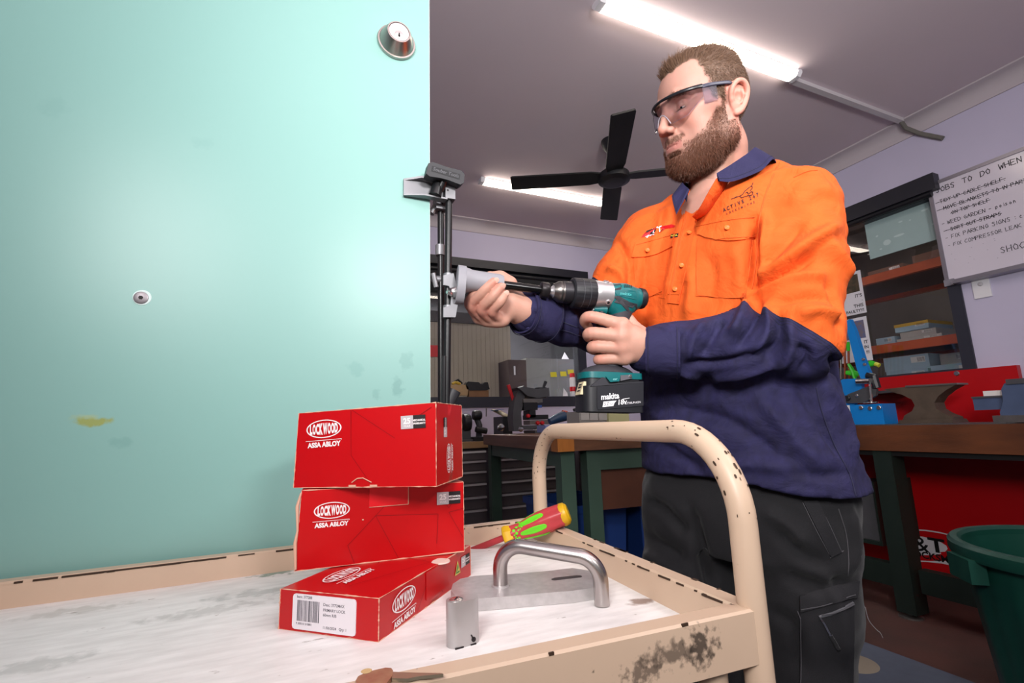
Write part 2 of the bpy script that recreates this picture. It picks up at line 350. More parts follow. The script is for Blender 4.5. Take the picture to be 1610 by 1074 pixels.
for i, (px, py) in enumerate(((870, 589), (885.5, 588), (897, 585))):
    q = ony(px, py, 3.992)
    tag(MB().faces([(q[0]-.033, q[1]-.004*k, q[2]-.02) if False else p for k, p in enumerate([(q[0]-.033, q[1]-.006, q[2]-.024), (q[0]+.033, q[1]-.006, q[2]-.022), (q[0]+.033, q[1], q[2]+.024), (q[0]-.033, q[1], q[2]+.022)])], [(0, 1, 2, 3)]).obj('sticky_note', m_note),
        ('leftmost', 'middle', 'rightmost')[i]+' yellow sticky note on the grey cupboard front', 'note', 'yellow sticky notes')
tag(MB().faces([(2.35, 4.15, cz), (2.43, 4.1, cz), (2.39, 4.13, cz+.09), (2.39, 4.2, cz)], [(0, 1, 2), (0, 2, 3), (1, 3, 2), (0, 3, 1)]).obj('paper_tent', m_white, smooth=False), 'small white folded card on top of the grey cupboard', 'card')
lo2 = bpy.data.lights.new('office_fill_light', 'AREA'); lo2.energy = 70; lo2.size = .5; lo2o = bpy.data.objects.new('office_fill_light', lo2); COL.objects.link(lo2o); lo2o.location = (1.6, 4.5, 2.5)  # unseen fill added so the office interior reads through the glass
# ---------------------------------------------------------------- ceiling lights
m_led = mat('led_diffuser', 'ffffff', .4, emit='fff2e0', emits=13)
m_lbody = mat('batten_body', 'cfc9cc', .4)
def batten(x0, x1, y, label):
    t = thing('ceiling_light', label, 'light', ((x0+x1)/2, y, ZC))
    prof = [(-.034, .0), (-.034, -.012), (-.022, -.03), (.022, -.03), (.034, -.012), (.034, 0)]
    n = len(prof)
    for nm, a, b, m in (('body', x0+.03, x1-.03, m_lbody), ('end_cap', x0, x0+.03, m_white), ('end_cap', x1-.03, x1, m_white)):
        s = 1.08 if nm == 'end_cap' else .98
        mb = MB(); v = [(a, y+p*s, ZC+q*s) for p, q in prof]+[(b, y+p*s, ZC+q*s) for p, q in prof]
        mb.faces(v, [(i, (i+1) % n, n+(i+1) % n, n+i) for i in range(n)]+[tuple(range(n)), tuple(range(n, 2*n))]); mb.obj(nm, m, t, .002)
    mb = MB(); pr = [(-.035, -.010), (-.030, -.026), (-.018, -.034), (.018, -.034), (.030, -.026), (.035, -.010)]
    v = [(x0+.031, y+p, ZC+q) for p, q in pr]+[(x1-.031, y+p, ZC+q) for p, q in pr]
    mb.faces(v, [(i, i+1, 7+i, 6+i) for i in range(5)]+[tuple(range(6)), tuple(range(6, 12))]); mb.obj('diffuser', m_led, t)
    return t
batten(1.055, 2.255, 1.415, 'white batten light glowing on the ceiling above the man, cable trunking at its end')
batten(1.10, 2.25, 2.965, 'white batten light glowing on the ceiling behind the fan')
tr = thing('cable_trunking', 'grey plastic cable trunking running from the batten light to the cornice', 'trunking', (2.8, 1.45, ZC))
MB().box((2.26, 1.425, ZC-.022), (3.205, 1.455, ZC)).obj('trunking_run', m_lbody, tr, .003)
MB().tube([(3.2, 1.44, ZC-.011), (3.24, 1.44, ZC-.05), (3.285, 1.40, ZC-.10), (3.29, 1.30, 2.50)], .013, 8).obj('cable', mat('grey_cable', '6e6a64', .6), tr)
# ---------------------------------------------------------------- ceiling fan
m_fan = mat('fan_black', '16161a', .45); m_fan2 = mat('fan_blade_black', '111114', .6)
HUB = (1.708, 2.245, 2.45)
fn = thing('ceiling_fan', 'black four-blade ceiling fan with a short drop rod', 'fan', (HUB[0], HUB[1], ZC))
MB().lathe([(.0, 0), (.062, 0), (.062, -.01), (.05, -.05), (.03, -.075), (.016, -.08), (0, -.08)], 28, T(HUB[0], HUB[1], ZC)).obj('canopy', m_fan, fn)
MB().lathe([(.012, -.06), (.012, -.24)], 14, T(HUB[0], HUB[1], ZC)).obj('drop_rod', m_fan, fn)
MB().lathe([(0, .05), (.035, .045), (.075, .03), (.095, .012), (.098, -.01), (.096, -.028), (.075, -.036), (.07, -.04), (.06, -.042), (0, -.042)], 36, T(*HUB)).obj('motor_housing', m_fan, fn)
for tip in ((1.388, 1.714), (1.164, 2.527), (2.049, 2.792), None):
    if tip is None: a = math.atan2(1.714-HUB[1], 1.388-HUB[0])+PI/2
    else: a = math.atan2(tip[1]-HUB[1], tip[0]-HUB[0])
    xf = T(*HUB) @ Matrix.Rotation(a, 4, 'Z') @ Rx(9)
    MB(xf).prism([(.06, -.04), (.14, -.058), (.62, -.062), (.63, -.055), (.63, .055), (.62, .062), (.14, .058), (.06, .04)], -.006, .004).obj('blade', m_fan2, fn, .002)
# ---------------------------------------------------------------- whiteboard
wb = thing('whiteboard', 'white marker board with handwritten job list in grey frame on the right wall', 'whiteboard', (XW, .9, 1.67))
m_wb = mat('whiteboard_surface', 'd9d2de', .18, noise=.05, nscale=6); m_alu = mat('alu_trim', '9a96a0', .35, metal=.7); m_corner = mat('board_corner', '85828c', .5)
by0, by1, bz0, bz1 = .35, 1.405, 1.675, 2.262
box('board', (XW-.014, by0, bz0), (XW-.002, by1, bz1), m_wb, wb)
for lo, hi in (((by0, bz1-.012), (by1, bz1+.006)), ((by0, bz0-.006), (by1, bz0+.012))): box('frame_rail', (XW-.022, lo[0], lo[1]), (XW-.002, hi[0], hi[1]), m_alu, wb, .003)
box('frame_rail', (XW-.022, by1-.012, bz0), (XW-.002, by1+.006, bz1), m_alu, wb, .003)
for z in (bz0, bz1): box('corner_cap', (XW-.026, by1-.035, z-.018), (XW-.002, by1+.01, z+.018), m_corner, wb, .006)
box('pen_tray', (XW-.07, by0, bz0-.02), (XW-.002, by1-.04, bz0-.004), m_alu, wb, .003)
m_pen = mat('marker_ink', '23232b', .5)
fW = T(XW-.0145, 0, 0) @ Matrix(((0, 0, -1, 0), (-1, 0, 0, 0), (0, 1, 0, 0), (0, 0, 0, 1)))
for s, y, z, h, st, wd in (('JOBS  TO  DO  WHEN  TIME', 1.376, 2.200, .028, 0, .0036), ('-TIDY UP CABLE SHELF.', 1.383, 2.135, 0.0192, 1, 0.0027), ('- MOVE BLANKETS TO IN PARTS ROOM', 1.383, 2.090, 0.0192, 1, 0.0027),
        ('ON TOP SHELF', 1.325, 2.052, 0.0178, 1, 0.0027), ('- WEED GARDEN - poison', 1.378, 2.004, 0.0192, 0, 0.0026), ('- SORT OUT STRAPS', 1.37, 1.962, 0.0185, 1, 0.0029), ('- FIX PARKING SIGNS : cones', 1.375, 1.918, 0.0207, 0, 0.0025), ('- FIX COMPRESSOR LEAK - GLUE SEAL', 1.37, 1.872, 0.0192, 0, 0.0024), ('SHOCK', 1.162, 1.766, .030, 0, .0030)):
    handwriting(s, h, fW @ T(-y, z, 0), m_pen, wb, wid=wd, strike=bool(st))
sp = MB()
for i in range(14): y, z = 1.36-rng.random()*.3, 1.74+rng.random()*.11; sp.box((XW-.0146, y, z), (XW-.0142, y+.004, z+.002))
sp.obj('pen_mark', mat('faint_ink', '8d8898', .5), wb)
sw = thing('light_switch', 'white wall plate with one round button under the whiteboard', 'switch', (XW, 1.27, 1.6))
box('plate', (XW-.009, 1.232, 1.558), (XW, 1.304, 1.674), m_white, sw, .002)
MB().lathe([(0, .008), (.008, .007), (.011, .003), (.011, 0)], 18, T(XW-.009, 1.268, 1.632) @ Ry(-90)).obj('button', mat('switch_button', 'cac6ca', .4), sw)
# ================================================================ BACKGROUND FURNITURE
m_green = mat('bench_green_paint', '41584a', .5, noise=.25, nscale=8); m_wood = mat('bench_timber', '7a5036', .5, noise=.6, nscale=9, stretch=(1, .25, 4), dark='3a2418', bump=.2)
m_woodend = mat('bench_end_grain', 'b8702c', .5, noise=.3, nscale=16, stretch=(6, 6, 1)); m_steel = mat('tool_steel', '8c8884', .35, metal=.8, noise=.3, nscale=30)
m_blk = mat('machine_black', '1c1c20', .4); m_dgrey = mat('machine_grey', '4a4a4e', .45, noise=.3, nscale=20); m_red = mat('tool_red', 'c01822', .4)
m_chrome = mat('chrome', 'd8d6d4', .18, metal=1); m_silver = mat('drawer_silver', 'e6e4e2', .4, metal=.3)
# island bench at the left (its left end and near corner show)
lb = thing('workbench', 'timber-topped workbench with dark green legs behind the trolley handle', 'workbench', (1.4, 2.2, 0))
ZB = .92
MB().box((.965, 1.68, ZB-.058), (1.95, 2.79, ZB)).obj('worktop', m_wood, lb, .005)
MB().box((.963, 1.676, ZB-.0585), (1.035, 1.74, ZB+.0005)).obj('corner_block', m_woodend, lb, .003)
for x, y in ((.985, 1.70), (1.10, 1.70), (.985, 2.70), (1.85, 1.70), (1.85, 2.70)): box('leg', (x, y, 0), (x+.06, y+.06, ZB-.058), m_green, lb, .004)
for lo, hi in (((.99, 1.76, ZB-.12), (1.03, 2.70, ZB-.058)), ((1.16, 1.705, ZB-.14), (1.85, 1.745, ZB-.058)), ((1.045, 2.71, ZB-.12), (1.85, 2.75, ZB-.058))): box('rail', lo, hi, m_green, lb, .003)
box('knee_panel', (1.165, 1.72, .62), (1.55, 1.74, ZB-.142), mat('knee_panel', '5e3624', .6, noise=.4, nscale=12), lb, .003)
lb.rotation_euler = (0, 0, -.085); lb.location.x += .02
# blue tubs on the floor below it
m_tub = mat('tub_blue', '1c3a78', .5)
for x0, x1, y0, lbl in ((1.03, 1.33, 1.83, 'blue plastic tub on the floor, left of the two under the workbench'), (1.38, 1.72, 1.80, 'blue plastic tub on the floor, right of the two under the workbench')):
    t = thing('storage_tub', lbl, 'tub', ((x0+x1)/2, y0+.2, 0), 'blue tubs under the workbench')
    mb = MB(); xm, ym = (x0+x1)/2, y0+.2
    def rr(hx, hy, z): return [(xm+sx*hx, ym+sy*hy, z) for sx, sy in ((-1, -1), (1, -1), (1, 1), (-1, 1))]
    hx = (x1-x0)/2
    mb.grid([rr(hx-.03, .17, .0), rr(hx, .2, .62), rr(hx-.008, .192, .62), rr(hx-.036, .164, .012)], closeu=True)
    mb.faces(rr(hx-.03, .17, 0), [(0, 1, 2, 3)]); mb.obj('tub_body', m_tub, t)
    MB().box((xm-hx-.01, ym-.21, .60), (xm+hx+.01, ym-.2, .63)).box((xm-hx-.01, ym+.2, .60), (xm+hx+.01, ym+.21, .63)).box((xm-hx-.01, ym-.2, .60), (xm-hx, ym+.2, .63)).box((xm+hx, ym-.2, .60), (xm+hx+.01, ym+.2, .63)).obj('rim', m_tub, t, .003)
    for k in range(2): MB().lathe([(.008, 0), (.008, .006), (0, .007)], 10, T(xm-.02, ym-.2+.012*k, .55-.05*k) @ Rx(90)).obj('rivet', m_chrome, t)
# drawer cabinets along the back wall under one timber top
YC = 3.10
m_cab = mat('cabinet_charcoal', '605a60', .4); m_drw = mat('drawer_charcoal', '6c6464', .4); m_top = mat('cabinet_timber_top', 'a88258', .5, noise=.4, nscale=8, stretch=(.3, 4, 4))
tag(box('cabinet_top', (.6, YC-.02, .872-.04), (3.2, YW-.005, .872), m_top, None, .004), 'long pale timber top over the drawer cabinets along the back wall', 'worktop')
def cabinet(x0, x1, label):
    t = thing('drawer_cabinet', label, 'cabinet', ((x0+x1)/2, YC+.27, 0), 'charcoal drawer cabinets along the back wall')
    MB().box((x0, YC+.02, .04), (x1, YW-.02, .83)).obj('body', m_cab, t, .004)
    z = .815
    for h in (.062, .068, .078, .082, .082, .14, .14, .12):
        d = box('drawer', (x0+.03, YC, z-h+.004), (x1-.03, YC+.02, z), m_drw, t, .003)
        box('handle', (x0+.03, YC-.014, z-.016), (x1-.03, YC, z-.004), m_silver, d, .003)
        z -= h
    return t
cabinet(.62, 1.18, 'charcoal drawer cabinet beside the red boxes, leftmost under the timber top')
cabinet(1.23, 1.80, 'charcoal drawer cabinet seen through the legs of the green bench')
cabinet(1.85, 2.42, 'charcoal drawer cabinet right of the near green bench leg')
# machines and tools on top
def pb(name, x0, y0, x1, y1, Y, dy, m, parent=None, bev=.003):
    a, b = ony(x0, y1, Y), ony(x1, y0, Y); return box(name, (min(a[0], b[0]), Y, min(a[2], b[2])), (max(a[0], b[0]), Y+dy, max(a[2], b[2])), m, parent, bev)
def P(x, y, Y): return Vector(ony(x, y, Y))
g = thing('bench_grinder', 'small grey bench grinder behind the top red box', 'grinder', (*P(729, 692, 3.25)[:2], .872))
q = P(722, 692, 3.25); pw = lambda px, py: P(px, py, 3.25)
MB().box((q.x-.02, 3.2, .872), (pw(740, 0).x+.02, 3.34, .888)).obj('base', m_dgrey, g, .004)
c = pw(731, 665)
MB().lathe([(0, 0), (.05, 0), (.062, .012), (.062, .05), (.055, .062), (0, .062)], 24, T(c.x-.02, 3.27, c.z) @ Ry(90)).obj('motor_housing', m_blk, g)
MB().lathe([(0, 0), (.055, 0), (.055, .02), (0, .02)], 24, T(c.x-.055, 3.27, c.z) @ Ry(90)).obj('grinding_wheel', mat('wheel_grit', 'a09078', .9), g)
MB().box((c.x-.03, 3.245, .885), (c.x+.04, 3.3, c.z-.03)).obj('pedestal', m_dgrey, g, .006)
MB().tube([(c.x-.07, 3.25, c.z-.05), (c.x-.075, 3.24, c.z+.0), (c.x-.07, 3.25, c.z+.06)], .014, 8, flat=.5).obj('red_guard', m_red, g)
k = thing('key_cutting_machine', 'black key cutting machine with silver knob and beige deck on the timber top', 'machine', (*P(773, 690, 3.22)[:2], .872))
a = P(744, 691, 3.2); b = P(806, 691, 3.2)
MB().box((a.x, 3.18, .872), (b.x, 3.40, .90)).obj('base', m_blk, k, .006)
MB().box((P(772, 0, 3.2).x, 3.2, .90), (b.x, 3.38, P(790, 655, 3.2).z)).obj('body', m_blk, k, .008)
z0 = P(790, 655, 3.2).z
MB().faces([(P(772, 0, 3.2).x, 3.2, z0), (b.x, 3.2, z0-.01), (b.x-.03, 3.36, z0+.045), (P(768, 0, 3.2).x, 3.36, z0+.05), (P(772, 0, 3.2).x, 3.2, z0+.008), (b.x, 3.2, z0-.002), (b.x-.03, 3.36, z0+.053), (P(768, 0, 3.2).x, 3.36, z0+.058)], [(3, 2, 1, 0), (4, 5, 6, 7), (0, 1, 5, 4), (1, 2, 6, 5), (2, 3, 7, 6), (3, 0, 4, 7)]).obj('deck', mat('deck_beige', 'a89878', .6, noise=.3), k)
pk = P(787, 672, 3.19)
MB().lathe([(0, .03), (.014, .03), (.024, .026), (.026, .012), (.02, 0)], 24, T(pk.x, 3.2, pk.z) @ Rx(90)).obj('knob', m_chrome, k)
pk = P(800, 660, 3.19); MB().lathe([(0, .012), (.01, .011), (.012, 0)], 16, T(pk.x, 3.2, pk.z) @ Rx(90)).obj('knob', m_chrome, k)
MB().box((P(767, 0, 3.2).x, 3.21, P(0, 658, 3.2).z), (P(775, 0, 3.2).x, 3.36, P(770, 645, 3.2).z)).obj('blue_cheek', mat('machine_blue', '2868a8', .4), k, .003)
mb = MB(); h = P(753, 655, 3.2)
mb.lathe([(0, 0), (.03, 0), (.034, .01), (.034, .05), (.028, .06), (0, .06)], 20, T(h.x-.03, 3.24, h.z+.01) @ Ry(90)); mb.obj('cutter_guard', m_blk, k)
MB().tube([(h.x, 3.26, h.z), (h.x+.02, 3.25, h.z-.06), (h.x+.01, 3.24, .89)], .022, 10).obj('arm', m_dgrey, k)
MB().tube([(P(748, 675, 3.2).x, 3.2, P(748, 675, 3.2).z), (P(765, 678, 3.2).x, 3.2, P(765, 678, 3.2).z)], .02, 10).obj('carriage', m_blk, k)
MB().tube([P(764.5, 655, 3.22), P(764.5, 642, 3.22)], .004, 6).obj('pin', m_dgrey, k)
# press type key machine on the island bench
YM = 2.62
d = thing('key_engraver', 'grey upright key machine with long black lever and red jaws on the workbench', 'machine', (*P(830, 680, YM)[:2], ZB))
pm = lambda x, y, Y=YM+.09: P(x, y, Y)
MB().box((pm(806, 0).x, YM, ZB), (pm(866, 0).x, YM+.16, ZB+.018)).obj('base', m_dgrey, d, .006)
pl = [pm(x, y) for x, y in ((804, 678), (802, 655), (805, 630), (812, 612), (820, 607), (822, 620), (815, 650), (817, 678))]
MB().prism([(p.x, p.z) for p in pl], -(YM+.13), -(YM+.05), Rx(90)).obj('column', m_dgrey, d, .006)
pl = [pm(x, y) for x, y in ((806, 611), (818, 610), (838, 613), (855, 611), (856, 624), (838, 627), (822, 624), (812, 615))]
MB().prism([(p.x, p.z) for p in pl], -(YM+.16), -(YM+.02), Rx(90)).obj('head', m_dgrey, d, .008)
c = pm(847, 618); MB().lathe([(0, -.035), (.035, -.033), (.04, 0), (.038, .03), (0, .034)], 24, T(c.x, YM+.06, c.z)).obj('turret', m_blk, d)
MB().tube([pm(851, 620), pm(855, 608), pm(858, 600)], [.006, .009, .011], 10).obj('lever', m_blk, d); c = pm(858, 600)
for (x0, y0, x1, y1, nm, m) in ((823, 627, 853, 633, 'slide', m_steel), (824, 633, 845, 645, 'spindle_block', m_blk), (833, 645, 842, 657, 'spindle', m_blk), (846, 637, 852, 641, 'blue_dial', mat('dial_blue', '3a5aa0', .3)), (832, 652, 862, 660, 'vice_jaw', m_blk), (833, 660, 864, 668, 'table', m_steel), (822, 668, 856, 676, 'cross_slide', m_dgrey), (838, 673, 858, 676, 'scale', m_silver)):
    pb(nm, x0, y0, x1, y1, YM+.035, .09, m, d)
for px, py in ((845, 665), (852, 665), (830, 654)):
    c = pm(px, py, YM+.03); MB().lathe([(0, .02), (.010, .018), (.013, .008), (.012, 0)], 16, T(c.x, YM+.034, c.z) @ Rx(90)).obj('red_knob', m_red, d)
MB().tube([pm(799, 605), pm(803, 617), pm(808, 632)], [.012, .011, .010], 10, flat=.7).obj('red_handle', m_red, d)
MB().tube([pm(815, 630), pm(814, 648), pm(813, 662)], .008, 8).obj('rod', m_blk, d)
c = pm(809, 675); MB().lathe([(0, .012), (.012, .01), (.016, 0)], 14, T(c.x, YM-.002, c.z) @ Rx(90)).obj('chrome_boss', m_chrome, d)
# grinder and small parts at the near right
gr = thing('angle_grinder', 'dark blue hand grinder with orange switch lying on the workbench', 'grinder', (*P(885, 670, 2.3)[:2], ZB))
pg = lambda x, y: P(x, y, 2.3)
MB().tube([pg(864, 663), pg(878, 657), pg(888, 654)], [.018, .026, .028], 14).obj('body', mat('grinder_blue', '1c3450', .4), gr)
MB().tube([pg(884, 649), pg(891, 650)], .014, 10).obj('switch', mat('grinder_orange', 'c85a40', .4), gr)
MB().tube([pg(888, 654), pg(898, 655)], [.026, .02], 14).obj('gear_head', m_dgrey, gr)
MB().tube([pg(896, 664), pg(903, 656), pg(909, 646)], .012, 8).obj('clamp_arm', m_blk, gr)
MB().tube([pg(902, 645), pg(908, 643)], .009, 8).obj('wing_nut', m_blk, gr)
tag(pb('parts_box', 858, 668, 880, 680, 2.25, .1, mat('box_lavender', '7a86b8', .5)), 'small blue-grey box at the left edge of the workbench top', 'box')
pt = thing('parts_tray', 'grey plastic parts drawer block below the drill battery', 'tray', (*P(925, 660, 2.0)[:2], ZB))
pb('body', 912, 646, 958, 672, 2.0, .12, mat('tray_grey', '8c8884', .5), pt)
for x in (914, 928, 942): pb('compartment', x, 649, x+12, 661, 1.994, .006, mat('tray_front', 'a09c98', .5), pt, .001)
tag(pb('beige_box', 958, 642, 988, 668, 1.98, .1, mat('box_olive', 'b0ae80', .6)), 'pale olive box beside the grey drawer block on the workbench', 'box')
# things on the sill of the back window
SZ = 1.205
bt = thing('spray_can', 'white and red aerosol can on the back window sill', 'can', (*P(904, 625, 3.70)[:2], SZ))
c = P(903.5, 625, 3.69); xf = T(c.x, 3.712, SZ)
MB().lathe([(0, 0), (.026, 0), (.027, .004), (.027, .155), (.022, .17)], 20, xf).obj('can_body', mat('can_white', 'd8d4d8', .3), bt)
MB().lathe([(.0272, .045), (.0275, .046), (.0275, .085), (.0272, .086)], 20, xf, cap=False).obj('red_band', m_red, bt)
MB().lathe([(.022, .168), (.023, .2), (.02, .208), (0, .208)], 20, xf).obj('cap', m_red, bt)
pl = thing('wood_plane', 'pale wooden plane body with yellow strap on the sill', 'tool', (*P(725, 628, 3.67)[:2], SZ))
mb = MB(); q = [P(x, y, 3.67) for x, y in ((708, 621), (735, 622), (737, 610), (733, 605), (708, 605))]
mb.prism([(p.x, p.z) for p in q], -3.725, -3.67, Rx(90)); mb.obj('body', mat('plane_wood', 'b89a70', .5, noise=.3, nscale=20), pl, .004)
MB().tube([P(711, 604, 3.69), P(716, 601, 3.69), P(724, 604, 3.69)], .012, 8).obj('strap', mat('plane_yellow', 'c8a838', .5), pl)
MB().tube([P(715, 600, 3.69), P(720, 597, 3.69), P(727, 603, 3.69)], .008, 8).obj('grip', m_blk, pl)
hs = thing('foam_block', 'black contoured block on a wooden base standing on the sill', 'block', (*P(752, 628, 3.67)[:2], SZ))
q = [P(x, y, 3.67) for x, y in ((734, 612), (732, 605), (736, 600), (753, 601), (756, 604), (759, 604), (762, 601), (767, 601), (770, 612), (764, 614), (739, 614))]
MB().prism([(p.x, p.z) for p in q], -3.735, -3.67, Rx(90)).obj('body', m_blk, hs, .005)
q0, q1 = P(737, 624, 3.68), P(768, 614, 3.68); box('wood_base', (q0.x, 3.675, SZ), (q1.x, 3.73, q1.z+.002), mat('plane_wood2', '8a6444', .6, noise=.3), hs, .002)
tag(MB().faces([P(885, 623, 3.68), P(893, 623, 3.68), P(892, 618, 3.70), P(886, 610, 3.70), Vector(P(888, 623, 3.72))], [(0, 1, 2, 3), (0, 3, 4), (3, 2, 4), (2, 1, 4), (1, 0, 4)]).obj('paper_card', m_white, smooth=False), 'white folded paper standing on the sill beside the spray can', 'card')
# red strip on the wall behind the clamp posts
tag(box('red_strip', (P(676, 543, 3.66).x-.3, 3.655, P(680, 561, 3.66).z), (P(688, 543, 3.66).x, 3.678, P(680, 543, 3.66).z), m_red, None, .003), 'short red rail on the back wall behind the black clamp posts', 'rail')
# ---------------------------------------------------------------- right side: bench along the right wall
ZR = .912
m_redp = mat('red_panel', 'b80a12', .35, noise=.12, nscale=3)
rb = thing('workbench', 'long dark timber workbench with black legs along the right wall', 'workbench', (2.98, 1.6, 0))
m_wood2 = mat('bench_timber_dark', '6a3c22', .45, noise=.85, nscale=5, stretch=(1, .5, 2), dark='22140f', bump=.3)
MB().box((2.69, .45, ZR-.125), (3.258, 3.05, ZR)).obj('worktop', m_wood2, rb, .006)
m_leg = mat('bench_leg_black', '15211c', .5)
box('apron', (2.71, .45, ZR-.150), (2.76, 3.05, ZR-.126), mat('apron_dark', '181616', .5), rb, .003)
for x in (2.70, 3.16):
    for y in ((.42, 1.505, 2.85) if x < 3 else (.42, 2.85)): box('leg', (x, y, .025), (x+(.10 if x < 3 else .07), y+.085, ZR-.126), m_leg, rb, .004); MB().lathe([(.05, 0), (.05, .008), (.014, .012), (.014, .03)], 16, T(x+.042, y+.05, 0)).obj('foot', m_steel, rb)
for y in (.52, 1.6): box('stretcher', (2.72, y, .13), (2.775, y+(.96 if y < 1 else 1.27), .235), m_leg, rb, .003)
MB().box((2.70, 1.05, ZR), (3.0, 1.75, ZR+.004)).obj('steel_plate', m_dgrey, rb, .001)
tb = thing('tool_box', 'black drawer box hanging under the right bench', 'box', (2.9, 1.8, .3))
box('body', (2.79, 1.66, .32), (3.1, 2.0, .60), m_dgrey, tb, .004); box('lower_lip', (2.77, 1.66, .30), (3.1, 2.0, .32), m_leg, tb, .003); box('side_flange', (2.77, 1.65, .3), (3.1, 1.66, .62), m_leg, tb, .002)
rp = tag(box('backing_board', (3.262, 1.185, ZR), (3.298, 3.0, 1.188), m_redp, None, .003), 'red painted backing board above the right bench', 'board')
MB().lathe([(0, .004), (.010, .004), (.014, 0)], 16, T(3.262, 1.43, 1.172) @ Ry(-90)).obj('screw_cap', m_chrome, rp)
lp = tag(box('sign_panel', (3.27, -.2, .0), (3.298, 3.1, ZR-.06), m_redp, None, .002), 'red panel with white and black locksmith logo under the right bench', 'panel')
fS = T(3.269, 0, 0) @ Matrix(((0, 0, -1, 0), (-1, 0, 0, 0), (0, 1, 0, 0), (0, 0, 0, 1)))
def xs(px, py): v = onx(px, py, 3.269); return (-v[1], v[2], .0005)
m_sw = mat('sign_white', 'd0ccd0', .5); m_sb = mat('sign_black', '0c0c0c', .5)
def swoosh(pts, nm='swoosh', m=m_sw): return MB(fS).faces([xs(*p) for p in pts], [tuple(range(len(pts)))]).obj(nm, m, lp, smooth=False)
swoosh([(1436, 832), (1455, 833), (1475, 836), (1492, 840), (1492, 841.5), (1475, 838), (1455, 835), (1436, 834)])
swoosh([(1436, 842), (1452, 844), (1470, 849), (1480, 853), (1488, 858), (1490, 863), (1486, 867.5), (1478, 868), (1480, 871), (1466, 873), (1440, 873), (1436, 868)])
swoosh([(1436, 881), (1460, 882), (1485, 882), (1511, 880), (1514, 893), (1500, 890), (1480, 886), (1460, 884), (1436, 883)])
a, b = Vector(xs(1458, 866)), Vector(xs(1475, 868)); hgt = (Vector(xs(1470, 845))-Vector(xs(1472, 869))).length
text('&', m_sb, lp, fS @ T(*(Vector(xs(1448, 857))+Vector((0, 0, .0006)))), size=hgt*1.35, bold=.001, sx=1.1)
text('T', m_sb, lp, fS @ T(*(Vector(xs(1473, 859))+Vector((0, 0, .0006)))), size=hgt*1.25, bold=.003, sx=1.25)
text('OCKSMITHS', m_sb, lp, fS @ T(*(Vector(xs(1436, 870))+Vector((0, 0, .0007)))), size=.05, bold=.0015, align='LEFT', sx=1.0)
# anvil
av = thing('anvil', 'rusty grey-brown anvil on the right bench in front of the red board', 'anvil', (2.95, 1.46, ZR+.004))
m_iron = mat('anvil_iron', '5e5044', .55, metal=.2, noise=.6, nscale=18, bump=.4, bscale=60)
def yz(px, py, X=2.95): v = onx(px, py, X); return (v[1], v[2])
FX = Matrix(((0, 0, 1, 0), (1, 0, 0, 0), (0, 1, 0, 0), (0, 0, 0, 1)))     # profile (y,z) extruded along x
bodyp = [yz(*p) for p in ((1397, 612), (1420, 609.5), (1450, 607.5), (1514, 603), (1496, 613), (1483, 623), (1477, 633), (1480, 643), (1492, 650), (1506, 655)) ]+[(yz(1509, 658)[0], ZR+.004), (yz(1424, 660)[0], ZR+.004)]+[yz(*p) for p in ((1430, 653), (1442, 646), (1446, 637), (1441, 628), (1427, 621), (1411, 616.5))]
MB(FX).prism(bodyp, 2.905, 2.995).obj('body', m_iron, av, .010, 3)
MB(FX).prism([(yz(1509, 658)[0]-.004, ZR+.004), (yz(1424, 660)[0]+.004, ZR+.004), (yz(1426, 655)[0], ZR+.022), (yz(1506, 652)[0], ZR+.022)], 2.88, 3.02).obj('foot', m_iron, av, .006)
tp = [yz(*p) for p in ((1432, 606.5), (1513, 602), (1514, 604.5), (1432, 609.5))]
MB(FX).prism(tp, 2.9, 3.0).obj('face_plate', mat('anvil_face', '8a8682', .35, metal=.8), av, .001)
# vise
vs = thing('bench_vise', 'blue-grey bench vise with a white strip on its bar at the frame edge', 'vise', (2.88, 1.05, ZR+.004))
m_vis = mat('vise_bluegrey', '4a5876', .45, noise=.25, nscale=20)
vz = lambda px, py: yz(px, py, 2.86)
a, b = vz(1538, 645), vz(1590, 624)
box('slide_bar', (2.83, b[0]-.05, a[1]), (2.90, a[0], b[1]), m_vis, vs, .004); box('slide_cap', (2.825, b[0]-.05, b[1]), (2.905, a[0]+.002, b[1]+.008), m_dgrey, vs, .002)
bp = [vz(*p) for p in ((1583, 648), (1588, 630), (1585, 612), (1590, 603), (1610, 600))]; e = bp[-1]
MB(FX).prism(bp+[(e[0]-.16, e[1]), (e[0]-.16, ZR+.03), (bp[0][0], ZR+.03)], 2.80, 2.93).obj('body', m_vis, vs, .012, 3)
box('jaw', (2.795, e[0]-.03, e[1]-.01), (2.935, e[0]+.035, e[1]+.012), m_dgrey, vs, .006)
box('base', (2.78, .86, ZR+.004), (2.95, bp[0][0]+.02, ZR+.034), m_steel, vs, .006)
text('VISE', mat('vise_emboss', '5a6888', .45), vs, T(2.829, 0, 0) @ Matrix(((0, 0, -1, 0), (-1, 0, 0, 0), (0, 1, 0, 0), (0, 0, 0, 1))) @ T(-(a[0]-.05), (a[1]+b[1])/2, 0), size=.022, ext=.0006) if False else None
q0, q1 = vz(1550, 622), vz(1586, 613)
sp_ = tag(box('white_strip', (2.84, q1[0]-.012, b[1]+.0085), (2.885, q0[0], q1[1]), mat('strip_white', 'e0dcd8', .5), None, .002), 'off-white plastic strip lying on the slide bar of the vise', 'strip')
